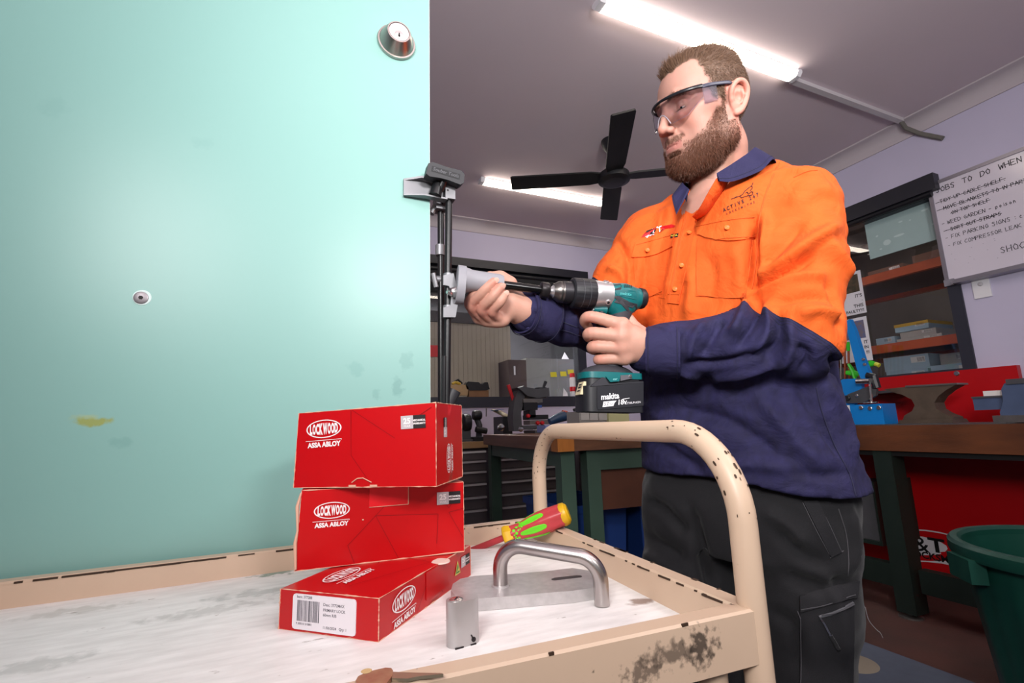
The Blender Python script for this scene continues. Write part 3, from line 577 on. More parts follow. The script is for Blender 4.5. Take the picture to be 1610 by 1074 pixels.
# lever shear
sh = thing('lever_shear', 'bright blue hand lever shear with chrome hold-down on the right bench', 'machine', (2.95, 1.85, ZR))
m_blu = mat('shear_blue', '0d7ac8', .35); XS = 2.86
yz2 = lambda px, py: yz(px, py, XS)
def plate(pts, x0, x1, nm, m, bev=.003): return MB(FX).prism([yz2(*p) for p in pts], x0, x1).obj(nm, m, sh, bev)
plate([(1312, 602), (1322, 596), (1350, 595), (1352, 612), (1340, 636), (1333, 640), (1316, 636)], XS+.02, XS+.045, 'frame_plate', m_blu)
zb = yz2(1360, 636)[1]
box('base_block', (XS-.03, yz2(1394, 650)[0], ZR), (XS+.09, yz2(1314, 648)[0], zb), m_blu, sh, .004)
plate([(1325, 630), (1333, 620), (1366, 607), (1378, 612), (1377, 622), (1356, 634), (1332, 634)], XS, XS+.019, 'blade_arm', m_dgrey)
plate([(1328, 506), (1336, 502), (1344, 520), (1358, 565), (1368, 590), (1366, 598), (1355, 600), (1347, 580)], XS+.0, XS+.03, 'lever', m_blu, .004)
def pin(px, py, r, h, nm, m, x=XS): c = yz2(px, py); return MB().lathe([(0, h), (r*.8, h), (r, h*.8), (r, 0)], 16, T(x, c[0], c[1]) @ Ry(-90)).obj(nm, m, sh)
for p in ((1358, 565), (1360, 573)): pin(*p, .008, .008, 'bolt', m_chrome)
for p in ((1360, 641), (1374, 642), (1388, 641)): pin(*p, .011, .008, 'bolt', m_chrome, XS-.03)
pin(1333, 626, .016, .012, 'pivot_bolt', m_blk); pin(1348, 622, .008, .008, 'bolt', m_chrome)
MB().tube([(XS-.02, *yz2(1351, 600)), (XS-.02, *yz2(1372, 599))], .016, 12).obj('clamp_boss', m_chrome, sh)
MB().tube([(XS-.02, *yz2(1371, 601)), (XS-.02, *yz2(1374, 634))], .006, 10).obj('clamp_screw', m_chrome, sh)
c = yz2(1373, 633); MB().lathe([(0, .008), (.03, .007), (.036, .003), (.036, 0), (0, 0)], 24, T(XS-.02, c[0], c[1]-.002)).obj('clamp_foot', m_chrome, sh)
MB().tube([(XS+.01, *yz2(1362, 590)), (XS+.01, *yz2(1372, 592)), (XS+.01, *yz2(1377, 610))], .02, 10).obj('knuckle', m_blk, sh)
a, b = yz2(1328, 657), yz2(1341, 637)
ls = box('label_sticker', (XS-.0315, b[0], a[1]), (XS-.0303, a[0], b[1]), m_white, sh)
fL = T(XS-.0318, 0, 0) @ Matrix(((0, 0, -1, 0), (-1, 0, 0, 0), (0, 1, 0, 0), (0, 0, 0, 1)))
text('M', mat('label_blue', '2a6ab0', .5), ls, fL @ T(-(a[0]+b[0])/2, b[1]-.02, 0), size=.035, bold=.001)
for i in range(3): MB(fL).box((-a[0]+.006, a[1]+.008+i*.009, 0), (-b[0]-.008-.006*i, a[1]+.011+i*.009, .0003)).obj('print_line', m_ink, ls)
# hand files standing in a rack behind the man's elbow
m_fo = mat('file_rod_brown', 'a8502c', .4, noise=.4, nscale=30); m_fg = mat('file_handle_green', '3cc828', .4); m_foh = mat('file_handle_orange', 'd8622a', .4)
tag(box('file_rail', (3.05, 1.6, 1.085), (3.262, 2.5, 1.10), m_dgrey, None, .002), 'grey rail holding the row of hand files against the red board', 'rail')
for i in range(7):
    px = 1299+i*6.0; v = onx(px, 596, 3.08); v2 = onx(px-1, 552, 3.08); v3 = onx(px-2, 538, 3.08)
    t = thing('hand_file', ('first','second','third','fourth','fifth','sixth','seventh','eighth')[i]+' hand file from the left in the rack behind the man\'s elbow', 'file', tuple(v), 'hand files in the rack')
    MB().tube([v, v2], .009, 8, flat=.5).obj('blade', (m_fo, m_steel)[i % 3 == 1], t)
    MB().tube([v2, (v2+v3)/2, v3], [.009, .011, .010], 10).obj('handle', (m_fg, m_foh, m_white)[(0, 1, 0, 2, 0, 1, 0, 1)[i]], t)
mg = MB()
for i, (a, b) in enumerate((((1334, 572), (1345, 598)), ((1330, 586), (1352, 590)), ((1362, 574), (1376, 572)))):
    t = thing('spring_clamp', ('upright green spring clamp left of the blue lever', 'lying green spring clamp behind the blue shear', 'green and yellow clamp tip right of the blue lever')[i], 'clamp', tuple(onx(*a, 2.95)), None)
    p0, p1 = onx(*a, 2.95), onx(*b, 2.95)
    MB().tube([p0, (p0+p1)/2+np.array([.01, 0, .006]), p1], [.012, .018, .012], 8, flat=.6).obj('jaw', m_fg, t)
    MB().tube([p1, p1+np.array([.0, -.02, -.012])], .012, 8).obj('tip', m_foh if i < 2 else mat('clamp_yellow', 'c8c83a', .4), t)
# green bin and floor mat
BX, BY = 1.90, .615
bn = thing('rubbish_bin', 'large dark green ribbed plastic bin with open top at the right edge', 'bin', (BX, BY, 0))
m_bin = mat('bin_green', '0a3d32', .45, noise=.25, nscale=25, stretch=(1, 1, .2))
prof = lambda z: .205+.06*z/.6
N = 96; G = []
for z in [i*.05 for i in range(13)]:
    row = []
    for i in range(N):
        a = 2*PI*i/N; ph = (i % 8)/8; rib = .006*max(0, math.cos((ph-.5)*2*PI))**.5 if .06 < z < .52 and math.cos((ph-.5)*2*PI) > 0 else 0
        r = prof(z)+rib; row.append((BX+r*math.cos(a), BY+r*math.sin(a), z))
    G.append(row)
mb = MB(); mb.grid(G, closeu=True); mb.grid([[(BX+(prof(z)-.006)*math.cos(2*PI*i/N), BY+(prof(z)-.006)*math.sin(2*PI*i/N), z) for i in range(N)] for z in (.6, .4, .2, .012)], closeu=True)
mb.faces([(BX+.2*math.cos(2*PI*i/N), BY+.2*math.sin(2*PI*i/N), .012) for i in range(N)], [tuple(range(N))]); mb.obj('body', m_bin, bn, norm=False)
MB().lathe([(.258, .59), (.262, .595), (.287, .575), (.29, .585), (.289, .605), (.282, .613), (.266, .613), (.258, .605), (.258, .59)], 64, T(BX, BY, 0), cap=False).obj('rim', m_bin, bn)
for a in (140, 320): MB(T(BX, BY, 0) @ Rz(a)).box((.262, -.05, .52), (.30, .05, .58)).obj('grip', m_bin, bn, .012, 3)
m_mat = mat('rubber_mat', '5c6474', .8, noise=.15, nscale=30, bump=.3, bscale=200)
fm = tag(box('floor_mat', (.0, -1.0, .001), (2.255, 1.66, .012), m_mat, None, .003), 'blue-grey rubber mat on the floor under the man and trolley', 'mat')
c = onz(1345, 1040, .012); MB().lathe([(0, .0008), (.085, .0008), (.088, 0)], 36, T(c[0]-.02, c[1], .012)).obj('printed_disc', mat('disc_beige', '9a9080', .7), fm)
# ================================================================ FOREGROUND: trolley, door, boxes, hardware
def stain_mat(name, base, rough, stains, noise=0, nscale=6, dark='808080', stretch=None, metal=0, bump=0, specks=None):
    """paint with marks of their own: each stain is (centre, radii, colour, strength, breakup scale)"""
    m = mat(name, base, rough, metal, noise=max(noise, .001), nscale=nscale, dark=dark, stretch=stretch, bump=bump, bscale=150)
    nt = m.node_tree; b = nt.nodes['Principled BSDF']; src = b.inputs['Base Color'].links[0].from_socket
    tc = nt.nodes.new('ShaderNodeTexCoord')
    def mixin(fac, col):
        nonlocal src
        mx = nt.nodes.new('ShaderNodeMix'); mx.data_type = 'RGBA'; nt.links.new(fac, mx.inputs[0]); nt.links.new(src, mx.inputs[6]); mx.inputs[7].default_value = srgb(col); src = mx.outputs[2]
    def math_(op, a, b_=None, clamp=False):
        n = nt.nodes.new('ShaderNodeMath'); n.operation = op; n.use_clamp = clamp
        for i, v in enumerate((a, b_)):
            if v is None: continue
            if isinstance(v, (int, float)): n.inputs[i].default_value = v
            else: nt.links.new(v, n.inputs[i])
        return n.outputs[0]
    def noise_(sc, st=None):
        n = nt.nodes.new('ShaderNodeTexNoise'); n.inputs['Scale'].default_value = sc; n.inputs['Detail'].default_value = 5
        if st:
            mp = nt.nodes.new('ShaderNodeMapping'); mp.inputs['Scale'].default_value = st; nt.links.new(tc.outputs['Object'], mp.inputs[0]); nt.links.new(mp.outputs[0], n.inputs['Vector'])
        else: nt.links.new(tc.outputs['Object'], n.inputs['Vector'])
        return n.outputs['Fac']
    for c, r, col, st, sc in stains:
        mp = nt.nodes.new('ShaderNodeMapping'); mp.vector_type = 'TEXTURE'; mp.inputs['Location'].default_value = c; mp.inputs['Scale'].default_value = r
        nt.links.new(tc.outputs['Object'], mp.inputs[0]); ln = nt.nodes.new('ShaderNodeVectorMath'); ln.operation = 'LENGTH'; nt.links.new(mp.outputs[0], ln.inputs[0])
        f = math_('SUBTRACT', 1.0, ln.outputs['Value'], True); n = noise_(sc)
        f2 = math_('MULTIPLY', math_('SUBTRACT', math_('ADD', n, math_('MULTIPLY', f, .55)), .72), 5.0, True)
        f3 = math_('MULTIPLY', math_('MULTIPLY', f2, math_('MULTIPLY', f, 3, True)), st, True); mixin(f3, col)
    for sc, thr, col, st, stt in (specks or []):
        f = math_('MULTIPLY', math_('MULTIPLY', math_('SUBTRACT', noise_(sc, stt), thr), 14.0, True), st, True); mixin(f, col)
    nt.links.new(src, b.inputs['Base Color']); return m
ZT, ZL = .772, .802
m_beige = stain_mat('trolley_beige_paint', 'cdb29a', .42, [
    (tuple(ony(1060, 1030, .345)), (.05, .03, .018), '2a2420', .7, 130), (tuple(ony(1010, 1055, .35)), (.035, .03, .016), '3a302a', .7, 200), (tuple(ony(1105, 1020, .345)), (.03, .02, .03), '2a2420', .85, 170),
    (tuple(at(1105, 672, .62)), (.03, .03, .015), '1a1614', 1.0, 160), (tuple(at(1090, 664, .62)), (.03, .05, .012), '1a1614', .9, 220)],
    noise=.10, nscale=14, dark='a08068', specks=[(90, .72, '3a2c24', .9, (1, 1, 1))])
tl = thing('service_trolley', 'beige metal trolley with a scuffed white tray and a bent tube handle', 'trolley', (0, .6, 0))
FR, FL, BR, BL = [Vector(v) for v in ((.392, .342, 0), (-.42, .383, 0), (.416, .848, 0), (-.42, .846, 0))]
def lip(a, b, inward, nm='lip'):
    d = (b-a).normalized(); n = Vector(inward)
    pr = [(0, -.045), (0, -.002), (.002, 0), (.019, 0), (.021, -.002), (.026, -.033), (.030, -.034), (.030, -.045)]
    mb = MB(); v = []
    for p, e in ((a, 0), (b, 1)):
        for q, z in pr:
            w_ = p+n*q+(d*q if not e else -d*q); v.append((w_.x, w_.y, ZL+z))
    k = len(pr); mb.faces(v, [(i, (i+1) % k, k+(i+1) % k, k+i) for i in range(k)]+[tuple(range(k)), tuple(range(k, 2*k))])
    return mb.obj(nm, m_beige, tl)
lip(FL, FR, (0, 1, 0)); lip(FR, BR, (-1, 0, 0)); lip(BR, BL, (0, -1, 0)); lip(BL, FL, (1, 0, 0))
mb = MB(); o = .02
mb.prism([(FL.x+o, FL.y+o), (FR.x-o, FR.y+o), (BR.x-o, BR.y-o), (BL.x+o, BL.y-o)], ZT-.012, ZT)
m_trayw = stain_mat('tray_white', 'f2eeec', .5, [(tuple(onz(1010, 945, ZT)), (.03, .015, .02), '7a5a48', .8, 50), (tuple(onz(420, 930, ZT)), (.13, .03, .02), '8a8c88', .4, 70), (tuple(onz(330, 960, ZT)), (.12, .03, .02), '9a9692', .35, 70),
    (tuple(onz(120, 960, ZT)), (.1, .03, .02), 'aaa69e', .4, 70), (tuple(onz(640, 960, ZT)), (.03, .06, .02), 'd09090', .5, 30), (tuple(onz(880, 850, ZT)), (.04, .03, .02), '7a7674', .5, 70), (tuple(onz(60, 1045, ZT)), (.08, .03, .02), 'a2a29e', .4, 80), (tuple(onz(440, 900, ZT)), (.06, .03, .02), '3a7a60', .7, 90)],
    noise=.35, nscale=22, dark='b2aca8', stretch=(1, 4, 1), bump=.15, specks=[(60, .70, '8a7a70', .8, (1, 2, 1)), (130, .76, '4a3a34', .9, (1, 1, 1))])
mb.obj('tray_board', m_trayw, tl)
# paint chipped off along the lip edges
m_chip = mat('bare_chip', '3c2a1c', .7)
mb = MB(); R2 = random.Random(3)
def chips(a, b, n, off, seg):
    d = b-a; L = d.length; d = d.normalized(); nn = Vector((-d.y, d.x, 0))*off
    for i in range(n):
        s = R2.random()**.8*L; l = .003+R2.random()**2*seg; p = a+d*s; q = a+d*min(s+l, L); t = .0004; w_ = .0008+.0012*R2.random()
        mb.faces([(p.x+nn.x, p.y+nn.y, ZL+t-.002), (q.x+nn.x, q.y+nn.y, ZL+t-.002), (q.x+nn.x*1.2, q.y+nn.y*1.2, ZL+t-.001-w_*.5), (p.x+nn.x*1.2, p.y+nn.y*1.2, ZL+t-.001-w_)], [(0, 1, 2, 3)])
dB = (BL-BR).normalized(); ib = Vector((0, -.0205, 0))
for i in range(60):
    x = -.42+.84*R2.random(); l = .004+.05*R2.random()**2; h = .0003+.0010*R2.random()
    yb = BL.y+(x-BL.x)/(BR.x-BL.x)*(BR.y-BL.y); mb.box((x, yb-.0217, ZL-.0022-h), (x+l, yb-.0203, ZL-.0010))
for i in range(26):
    y = .37+.45*R2.random(); l = .003+.026*R2.random()**2; x = FR.x+(y-FR.y)/(BR.y-FR.y)*(BR.x-FR.x); h = .0004+.0009*R2.random()
    mb.box((x-.0216, y, ZL-.002-h), (x-.0203, y+l, ZL-.0014))
    if R2.random() < .5: mb.box((x-.004, y, ZL-.0006), (x+.0004, y+l*.7, ZL+.0004))
for x in (ony(857, 1040, .36)[0], .30): x = x; yy = FL.y+(x-FL.x)/(FR.x-FL.x)*(FR.y-FL.y); mb.box((x, yy-.0003, ZL-.002), (x+.002+.005*R2.random(), yy+.0012, ZL+.0003))
ch = mb.obj('paint_chips', m_chip, tl); ch['kind'] = 'stuff'
r = .0128
pR, pL = Vector((.387, .352, 0)), Vector((.416, .836, 0)); hz = .958
hpts = fillet([pR+Vector((0, 0, .09)), pR+Vector((0, 0, hz)), pL+Vector((0, 0, hz)), pL+Vector((0, 0, .09))], .085, 12)
ht = MB().tube(hpts, r, 20).obj('handle_tube', m_beige, tl)
mb = MB(); R3 = random.Random(8)
def speck(p, t, a, l, w_):     # bare spot where the paint is knocked off the tube
    t = t.normalized(); u = t.orthogonal().normalized(); v = t.cross(u); G_ = []
    for i in range(4):
        s_ = (i/3-.5)*l; ww = w_*(.5+.6*math.sin(PI*(i+.5)/4)); G_.append([p+t*s_+(u*math.cos(a+q)+v*math.sin(a+q))*(r+.0004) for q in (-ww/r, 0, ww/r)])
    mb.grid(G_)
for k in range(150):
    i = R3.randrange(len(hpts)-1); f_ = R3.random(); p = hpts[i].lerp(hpts[i+1], f_); near = 3 <= i <= 11 and R3.random() < .5
    speck(p, hpts[i+1]-hpts[i], R3.random()*2*PI, .001+.0025*R3.random()+(.004*R3.random() if near else 0), .0003+.0005*R3.random()+(.0006 if near else 0))
sk = mb.obj('paint_chips', m_chip, ht, norm=False); sk['kind'] = 'stuff'
for x, y in ((.345, .365), (-.38, .39), (-.38, .82), (.372, .815)): MB().lathe([(r, .09), (r, ZT-.004)], 16, T(x, y, 0)).obj('leg', m_beige, tl)
MB().prism([(FL.x+o, FL.y+o), (FR.x-o, FR.y+o), (BR.x-o, BR.y-o), (BL.x+o, BL.y-o)], .25, .265).obj('lower_shelf', m_beige, tl)
for x, y in ((.385, .352), (-.38, .39), (-.38, .82), (.414, .836)):
    cs = MB().lathe([(.014, .06), (.018, .07), (.018, .09), (0, .095)], 14, T(x, y, 0)).obj('castor', m_dgrey, tl)
    MB().lathe([(0, -.014), (.03, -.014), (.036, -.008), (.036, .008), (.03, .014), (0, .014)], 20, T(x, y, .049) @ Rx(90)).obj('wheel', m_blk, cs)
# ---------------------------------------------------------------- loose teal door slab
YD = .858
m_teal = stain_mat('door_teal_paint', '88b5ae', .34, [(tuple(ony(150, 662, YD)), (.035, .03, .012), '98a050', .9, 60), (tuple(ony(135, 655, YD)), (.03, .03, .010), 'a8b888', .7, 50), (tuple(ony(640, 565, YD)), (.02, .03, .035), '74a09a', .5, 90), (tuple(ony(625, 610, YD)), (.02, .03, .03), '6a9490', .5, 90), (tuple(ony(592, 622, YD)), (.012, .03, .02), '74a09a', .5, 90),
    (tuple(ony(185, 695, YD)), (.03, .03, .012), '72a09a', .4, 60), (tuple(ony(85, 165, YD)), (.03, .03, .03), '7aa8a2', .3, 60), (tuple(ony(320, 225, YD)), (.025, .03, .02), '7aa8a2', .3, 60), (tuple(ony(560, 580, YD)), (.03, .03, .02), '72a29c', .4, 60)], noise=.06, nscale=5, dark='86b6af')
dr = thing('door_slab', 'pale teal door slab standing upright behind the trolley', 'door', (-.2, YD+.02, 0))
xe = ony(675.5, 300, YD)[0]
MB().box((xe-.92, YD, .01), (xe, YD+.038, 2.05)).obj('panel', m_teal, dr, .0015, 1)
MB().box((xe-.0005, YD+.001, .012), (xe+.0008, YD+.037, 2.048)).obj('edge_strip', mat('door_edge_white', 'f0f2f0', .5), dr)
# deadbolt rosette with keyed face
a, b = ony(593, 64, YD), ony(652, 64, YD); cxd = (a+b)/2; rr_ = (b[0]-a[0])/2
cd_ = ony(623, 68, YD)
m_sat = mat('satin_steel', 'b2aaa4', .3, metal=1, bump=.05, bscale=300, stretch=(1, 1, 30)); m_satd = mat('satin_steel_face', 'cfc9c8', .38, metal=.9)
db = thing('deadbolt', 'satin steel round deadbolt lock cylinder near the top of the teal door', 'lock', (cd_[0], YD, cd_[2]))
xd = T(cd_[0], YD, cd_[2]) @ Rx(90)
MB().lathe([(rr_*1.0, 0), (rr_*1.02, .003), (rr_*.99, .006), (rr_*.9, .0065)], 48, xd).obj('base_ring', m_sat, db)
MB().lathe([(rr_*.92, .006), (rr_*.9, .0075), (rr_*.64, .029), (rr_*.6, .031), (rr_*.545, .031), (rr_*.53, .029)], 48, xd).obj('cone', m_sat, db)
fc = MB().lathe([(rr_*.52, .028), (rr_*.515, .0305), (0, .0308)], 48, xd).obj('keyed_face', m_satd, db)
MB().lathe([(rr_*.235, .0306), (rr_*.235, .0314), (rr_*.20, .0318), (0, .0318)], 32, xd @ T(0, -rr_*.2, 0)).obj('plug', m_satd, fc)
MB().box((-.0011, -.005, .0312), (.0011, .004, .0321), xd @ T(0, -rr_*.2, 0)).lathe([(.002, .0312), (.002, .0321), (0, .0321)], 12, xd @ T(0, -rr_*.2-.002, 0)).obj('keyway', mat('keyway_dark', '181214', .6), fc)
# bolt head with ring
cs = ony(222, 468.5, YD)
sc = thing('door_bolt', 'small grey socket bolt head set in the teal door face', 'bolt', (cs[0], YD, cs[2]))
xs_ = T(cs[0], YD, cs[2]) @ Rx(90)
MB().lathe([(0, .0008), (.0115, .0008), (.0118, 0)], 24, xs_ @ T(.001, .0006, 0)).obj('bare_ring', mat('filler_pale', 'd8ecea', .7), sc)
MB().lathe([(.0095, .0006), (.0092, .002), (.0075, .0026), (0, .0026)], 24, xs_).obj('head', mat('bolt_zinc', '8a8488', .4, metal=.7), sc)
MB().lathe([(0, .0029), (.0032, .0029), (.0032, .0026)], 6, xs_).obj('hex_socket', mat('socket_dark', '1c1418', .6), sc)
# ---------------------------------------------------------------- red lock boxes
m_rbox = mat('carton_red', 'bb020a', .32, noise=.05, nscale=6); m_rtop = mat('carton_red_edge', 'd8a890', .7); m_wht = mat('print_white', 'ece4e4', .5); m_gprint = mat('print_grey', 'b8b0b4', .5); m_bprint = mat('print_black', '1c1418', .5); m_line = mat('print_darkred', '84000a', .4)
def plan(o, ax, ay): return frame(o, ax, ay)
def deckle(mb, p, q, n, w_, seed):
    R_ = random.Random(seed); p = Vector(p); q = Vector(q)
    for i in range(n):
        s = R_.random()*.94; l = .01+.05*R_.random()
        yield p+(q-p)*s, p+(q-p)*min(1, s+l)
def logo(parent, xf, W):
    """oval lock-maker's logo, rule and second line; xf: local x right, y up on the face, origin at the oval centre; W oval width"""
    mb = MB(xf); H_ = W*.45; N_ = 40
    for k in range(N_):
        a0, a1 = 2*PI*k/N_, 2*PI*(k+1)/N_; p = lambda a, s: (W/2*s*math.cos(a), H_/2*s*math.sin(a)*(1.04 if s > .97 else 1), 0)
        mb.faces([p(a0, 1), p(a1, 1), p(a1, .93), p(a0, .93)], [(0, 1, 2, 3)])
    mb.obj('logo_ring', m_wht, parent, smooth=False)
    wd = {'L': .75, 'O': .95, 'C': .95, 'K': .95, 'W': 1.3, 'D': .95}; x = -W*.40; tot = sum(wd[c] for c in 'LOCKWOOD'); sc_ = W*.80/tot
    for ch in 'LOCKWOOD':
        wch = wd[ch]*sc_; xm = x+wch/2; hh = H_*.66*(1-.30*(abs(xm)/(W/2))**2)
        me = text_mesh(ch, size=1, bold=.055); vs = np.array([v.co for v in me.vertices]); lo_, hi_ = vs.min(0), vs.max(0)
        me.transform(Matrix.Diagonal((wch*.95/(hi_[0]-lo_[0]), hh/(hi_[1]-lo_[1]), 1, 1)) @ T(-(lo_[0]+hi_[0])/2, -(lo_[1]+hi_[1])/2, 0)); me.transform(xf @ T(xm, 0, .0001)); link('lettering', me, m_wht, parent); x += wch
    MB(xf).box((-W*.52, -H_*.66, 0), (W*.5, -H_*.63, .0001)).box((W*.487, -H_*.70, 0), (W*.5, -H_*.64, .0001)).obj('rule', m_wht, parent)
    me = text_mesh('ASSA ABLOY', size=W*.17, bold=W*.008); vs = np.array([v.co for v in me.vertices]); k = W*.94/(vs[:, 0].max()-vs[:, 0].min()); me.transform(xf @ T(0, -H_*.90, .0001) @ Matrix.Diagonal((k, 1.0, 1, 1))); link('lettering', me, m_wht, parent)
def badge(parent, xf, w_):
    MB(xf).box((-w_/2, -w_*.25, 0), (0, w_*.25, .0002)).obj('badge_grey', m_gprint, parent)
    MB(xf).box((0, -w_*.25, 0), (w_/2, w_*.25, .0002)).obj('badge_black', m_bprint, parent)
    text('25', m_wht, parent, xf @ T(-w_*.25, w_*.04, .0003), size=w_*.3, bold=w_*.01); text('YEAR', m_wht, parent, xf @ T(-w_*.25, -w_*.15, .0003), size=w_*.12)
    text('MECHANICAL', m_wht, parent, xf @ T(w_*.25, w_*.05, .0003), size=w_*.1, bold=w_*.004, sx=.8); text('WARRANTY', m_wht, parent, xf @ T(w_*.25, -w_*.07, .0003), size=w_*.1, bold=w_*.004, sx=.9)
def lockbox(name, label, A, B, depth, z0, h0, h1, seed, skew=0):
    """A, B: front bottom left and right corners; depth: how far back"""
    A, B = Vector((A[0], A[1], z0)), Vector((B[0], B[1], z0)); x = (B-A).normalized(); y = Vector((-x.y, x.x, 0)); W = (B-A).length
    t = thing('lock_box', label, 'box', tuple((A+B)/2+y*depth/2), 'red lock cartons stacked on the trolley')
    f = frame(A, x, y); R_ = random.Random(seed); e = .0012
    # slightly bowed card walls
    nx, nz = 10, 6; mb = MB(f)
    def hgt(u): return h0*(1-u)+h1*u
    def pt(u, v, side):   # side: 0 front 1 right 2 back 3 left
        bow = .0007*math.sin(PI*u)*math.sin(PI*v)
        if side == 0: return (W*u+skew*(v-.5)*(1-u), -bow, hgt(u)*v)
        if side == 1: return (W+bow*.7, depth*u, hgt(1)*v)
        if side == 2: return (W*(1-u), depth+bow*.4, hgt(1-u)*v)
        return (-bow*.4+skew*(v-.5), depth*(1-u), hgt(0)*v)
    for s_ in range(4): mb.grid([[pt(i/nx, j/nz, s_) for i in range(nx+1)] for j in range(nz+1)])
    mb.grid([[(W*i/nx+skew*.5*(1-i/nx), depth*j/4, hgt(i/nx)+.0016*math.sin(PI*i/nx)*math.sin(PI*j/4)) for i in range(nx+1)] for j in range(5)])
    mb.grid([[(W*i/nx-skew*.5*(1-i/nx), depth*(4-j)/4, 0) for i in range(nx+1)] for j in range(5)])
    bmesh.ops.remove_doubles(mb.b, verts=mb.b.verts, dist=1e-5)
    body = mb.obj('carton', m_rbox, t, sharp=50)
    # worn pale card edges
    mb = MB(f); c = [(0-skew/2, 0, 0), (W, 0, 0), (W, depth, 0), (0-skew/2, depth, 0), (0+skew/2, 0, h0), (W, 0, h1), (W, depth, h1), (0+skew/2, depth, h0)]
    for i, j, n_ in ((0, 4, 7), (1, 5, 9), (4, 5, 9), (0, 1, 6), (2, 6, 5), (5, 6, 5), (1, 2, 4)):
        
        p, q = Vector(c[i]), Vector(c[j]); K = 26; mb.tube([p+(q-p)*k/K for k in range(K+1)], [max(.00012, .0004+.0003*R_.gauss(0, 1)) for k in range(K+1)], 5)
    ed = mb.obj('worn_edge', m_rtop, body); ed['kind'] = 'stuff'
    return t, body, f, W, depth, h0, h1
def lines(parent, xf, segs, w_=.0006):
    mb = MB(xf)
    for p, q in segs:
        d = (Vector(q)-Vector(p)).normalized(); n = Vector((-d.y, d.x))*w_/2; p, q = Vector(p), Vector(q)
        mb.faces([(p.x-n.x, p.y-n.y, 0), (q.x-n.x, q.y-n.y, 0), (q.x+n.x, q.y+n.y, 0), (p.x+n.x, p.y+n.y, 0)], [(0, 1, 2, 3)])
    o_ = mb.obj('printed_line', m_line, parent, smooth=False, norm=False); o_['kind'] = 'stuff'
FRONT = lambda f: f @ Matrix(((1, 0, 0, 0), (0, 0, -1, -.0010), (0, 1, 0, 0), (0, 0, 0, 1)))      # x right, y up, z outwards
RIGHT = lambda f, W: f @ Matrix(((0, 0, 1, W+.0009), (1, 0, 0, 0), (0, 1, 0, 0), (0, 0, 0, 1)))
# bottom flat box: end face with the label (A-B), long side B-C with logo
A_, B_, C_ = [onz(x, y, ZT) for x, y in ((438, 989), (595, 1010), (746, 905))]
hB = .0385
t, body, f, W, D, _, _ = lockbox('lock_box', 'flat red carton with white barcode label, bottom of the stack', A_, B_, (Vector(C_)-Vector(B_)).length, ZT, hB, hB, 1)
F = FRONT(f); lw, lh = W*.64, hB*.86
mb = MB(F); lab = mb.prism([(W*.47+sx*(lw/2-.003)+.003*math.cos(a), hB*.5+sy*(lh/2-.003)+.003*math.sin(a)) for sx, sy, a in ((1, 1, 0), (1, 1, PI/4), (1, 1, PI/2), (-1, 1, PI/2), (-1, 1, 3*PI/4), (-1, 1, PI), (-1, -1, PI), (-1, -1, 5*PI/4), (-1, -1, 3*PI/2), (1, -1, 3*PI/2), (1, -1, 7*PI/4), (1, -1, 0))], -.0008, .0003).obj('label_sticker', mat('label_white', 'e6dfe4', .45), t)
lx, ly = W*.47-lw/2, hB*.5-lh/2; F2 = F @ T(lx, ly, .0004)
mb = MB(F2); x = .006; R_ = random.Random(5)
while x < .034: w_ = R_.choice([.0003, .0005, .0009]); mb.box((x, .008, 0), (x+w_, .0275, .0001)); x += w_+R_.choice([.0004, .0006, .0009])
bc_ = mb.obj('barcode', mat('ink_soft', '55505a', .6), lab); bc_['kind'] = 'stuff'
m_ik = mat('ink_soft', '55505a', .6)
for s, x, y, sz in (('Item: 377288', .005, .0305, .0036), ('Desc: 3772MAX', .038, .0255, .0038), ('PRIMARY LOCK', .038, .0205, .0038), ('60mm R/B', .038, .016, .0038), ('11/06/2024   Qty: 1', .038, .0045, .0036), ('9 300310 310801', .005, .0055, .0028)): text(s, m_ik, lab, F2 @ T(x, y, 0), size=sz, align='LEFT', bold=.00004)
Rr = RIGHT(f, W); logo(t, Rr @ T(.044, hB*.63, 0) @ Rz(4), .045)
badge(t, Rr @ T(D-.018, hB*.62, 0), .026)
tri = Rr @ T(D-.042, hB*.52, .0002)
MB(tri).prism([(-.008, -.007), (.008, -.007), (0, .009)], 0, .0001).obj('triangle_mark', mat('print_yellow', 'd8c860', .5), t); MB(tri).prism([(-.0055, -.0055), (.0055, -.0055), (0, .006)], .0001, .0002).obj('triangle_inner', mat('print_green', '2e7a3a', .5), t); MB(tri).prism([(-.002, -.004), (.0035, -.003), (.001, .001)], .0002, .0003).obj('triangle_roo', mat('print_yellow', 'd8c860', .5), t)
logo(t, f @ Matrix(((0, -1, 0, .036), (1, 0, 0, .052), (0, 0, 1, hB+.0018), (0, 0, 0, 1))), .056)
lines(t, f @ T(0, 0, hB+.0018), [((.07, .02), (.11, .12)), ((.03, .14), (.11, .12)), ((.05, .1), (.03, .14))]); lines(t, Rr, [((.07, .002), (.1, .036)), ((.1, .036), (.13, .004))])
MB(Rr).box((D*.42, hB*.2, 0), (D*.62, hB*.96, .0003)).obj('tuck_flap', m_rbox, t)
MB(f @ T(W-.004, D*.62, hB-.002)).lathe([(0, .0026), (.012, .0024), (.0125, .001)], 20).obj('thumb_notch', mat('card_inside', 'e0c8bc', .7), t)
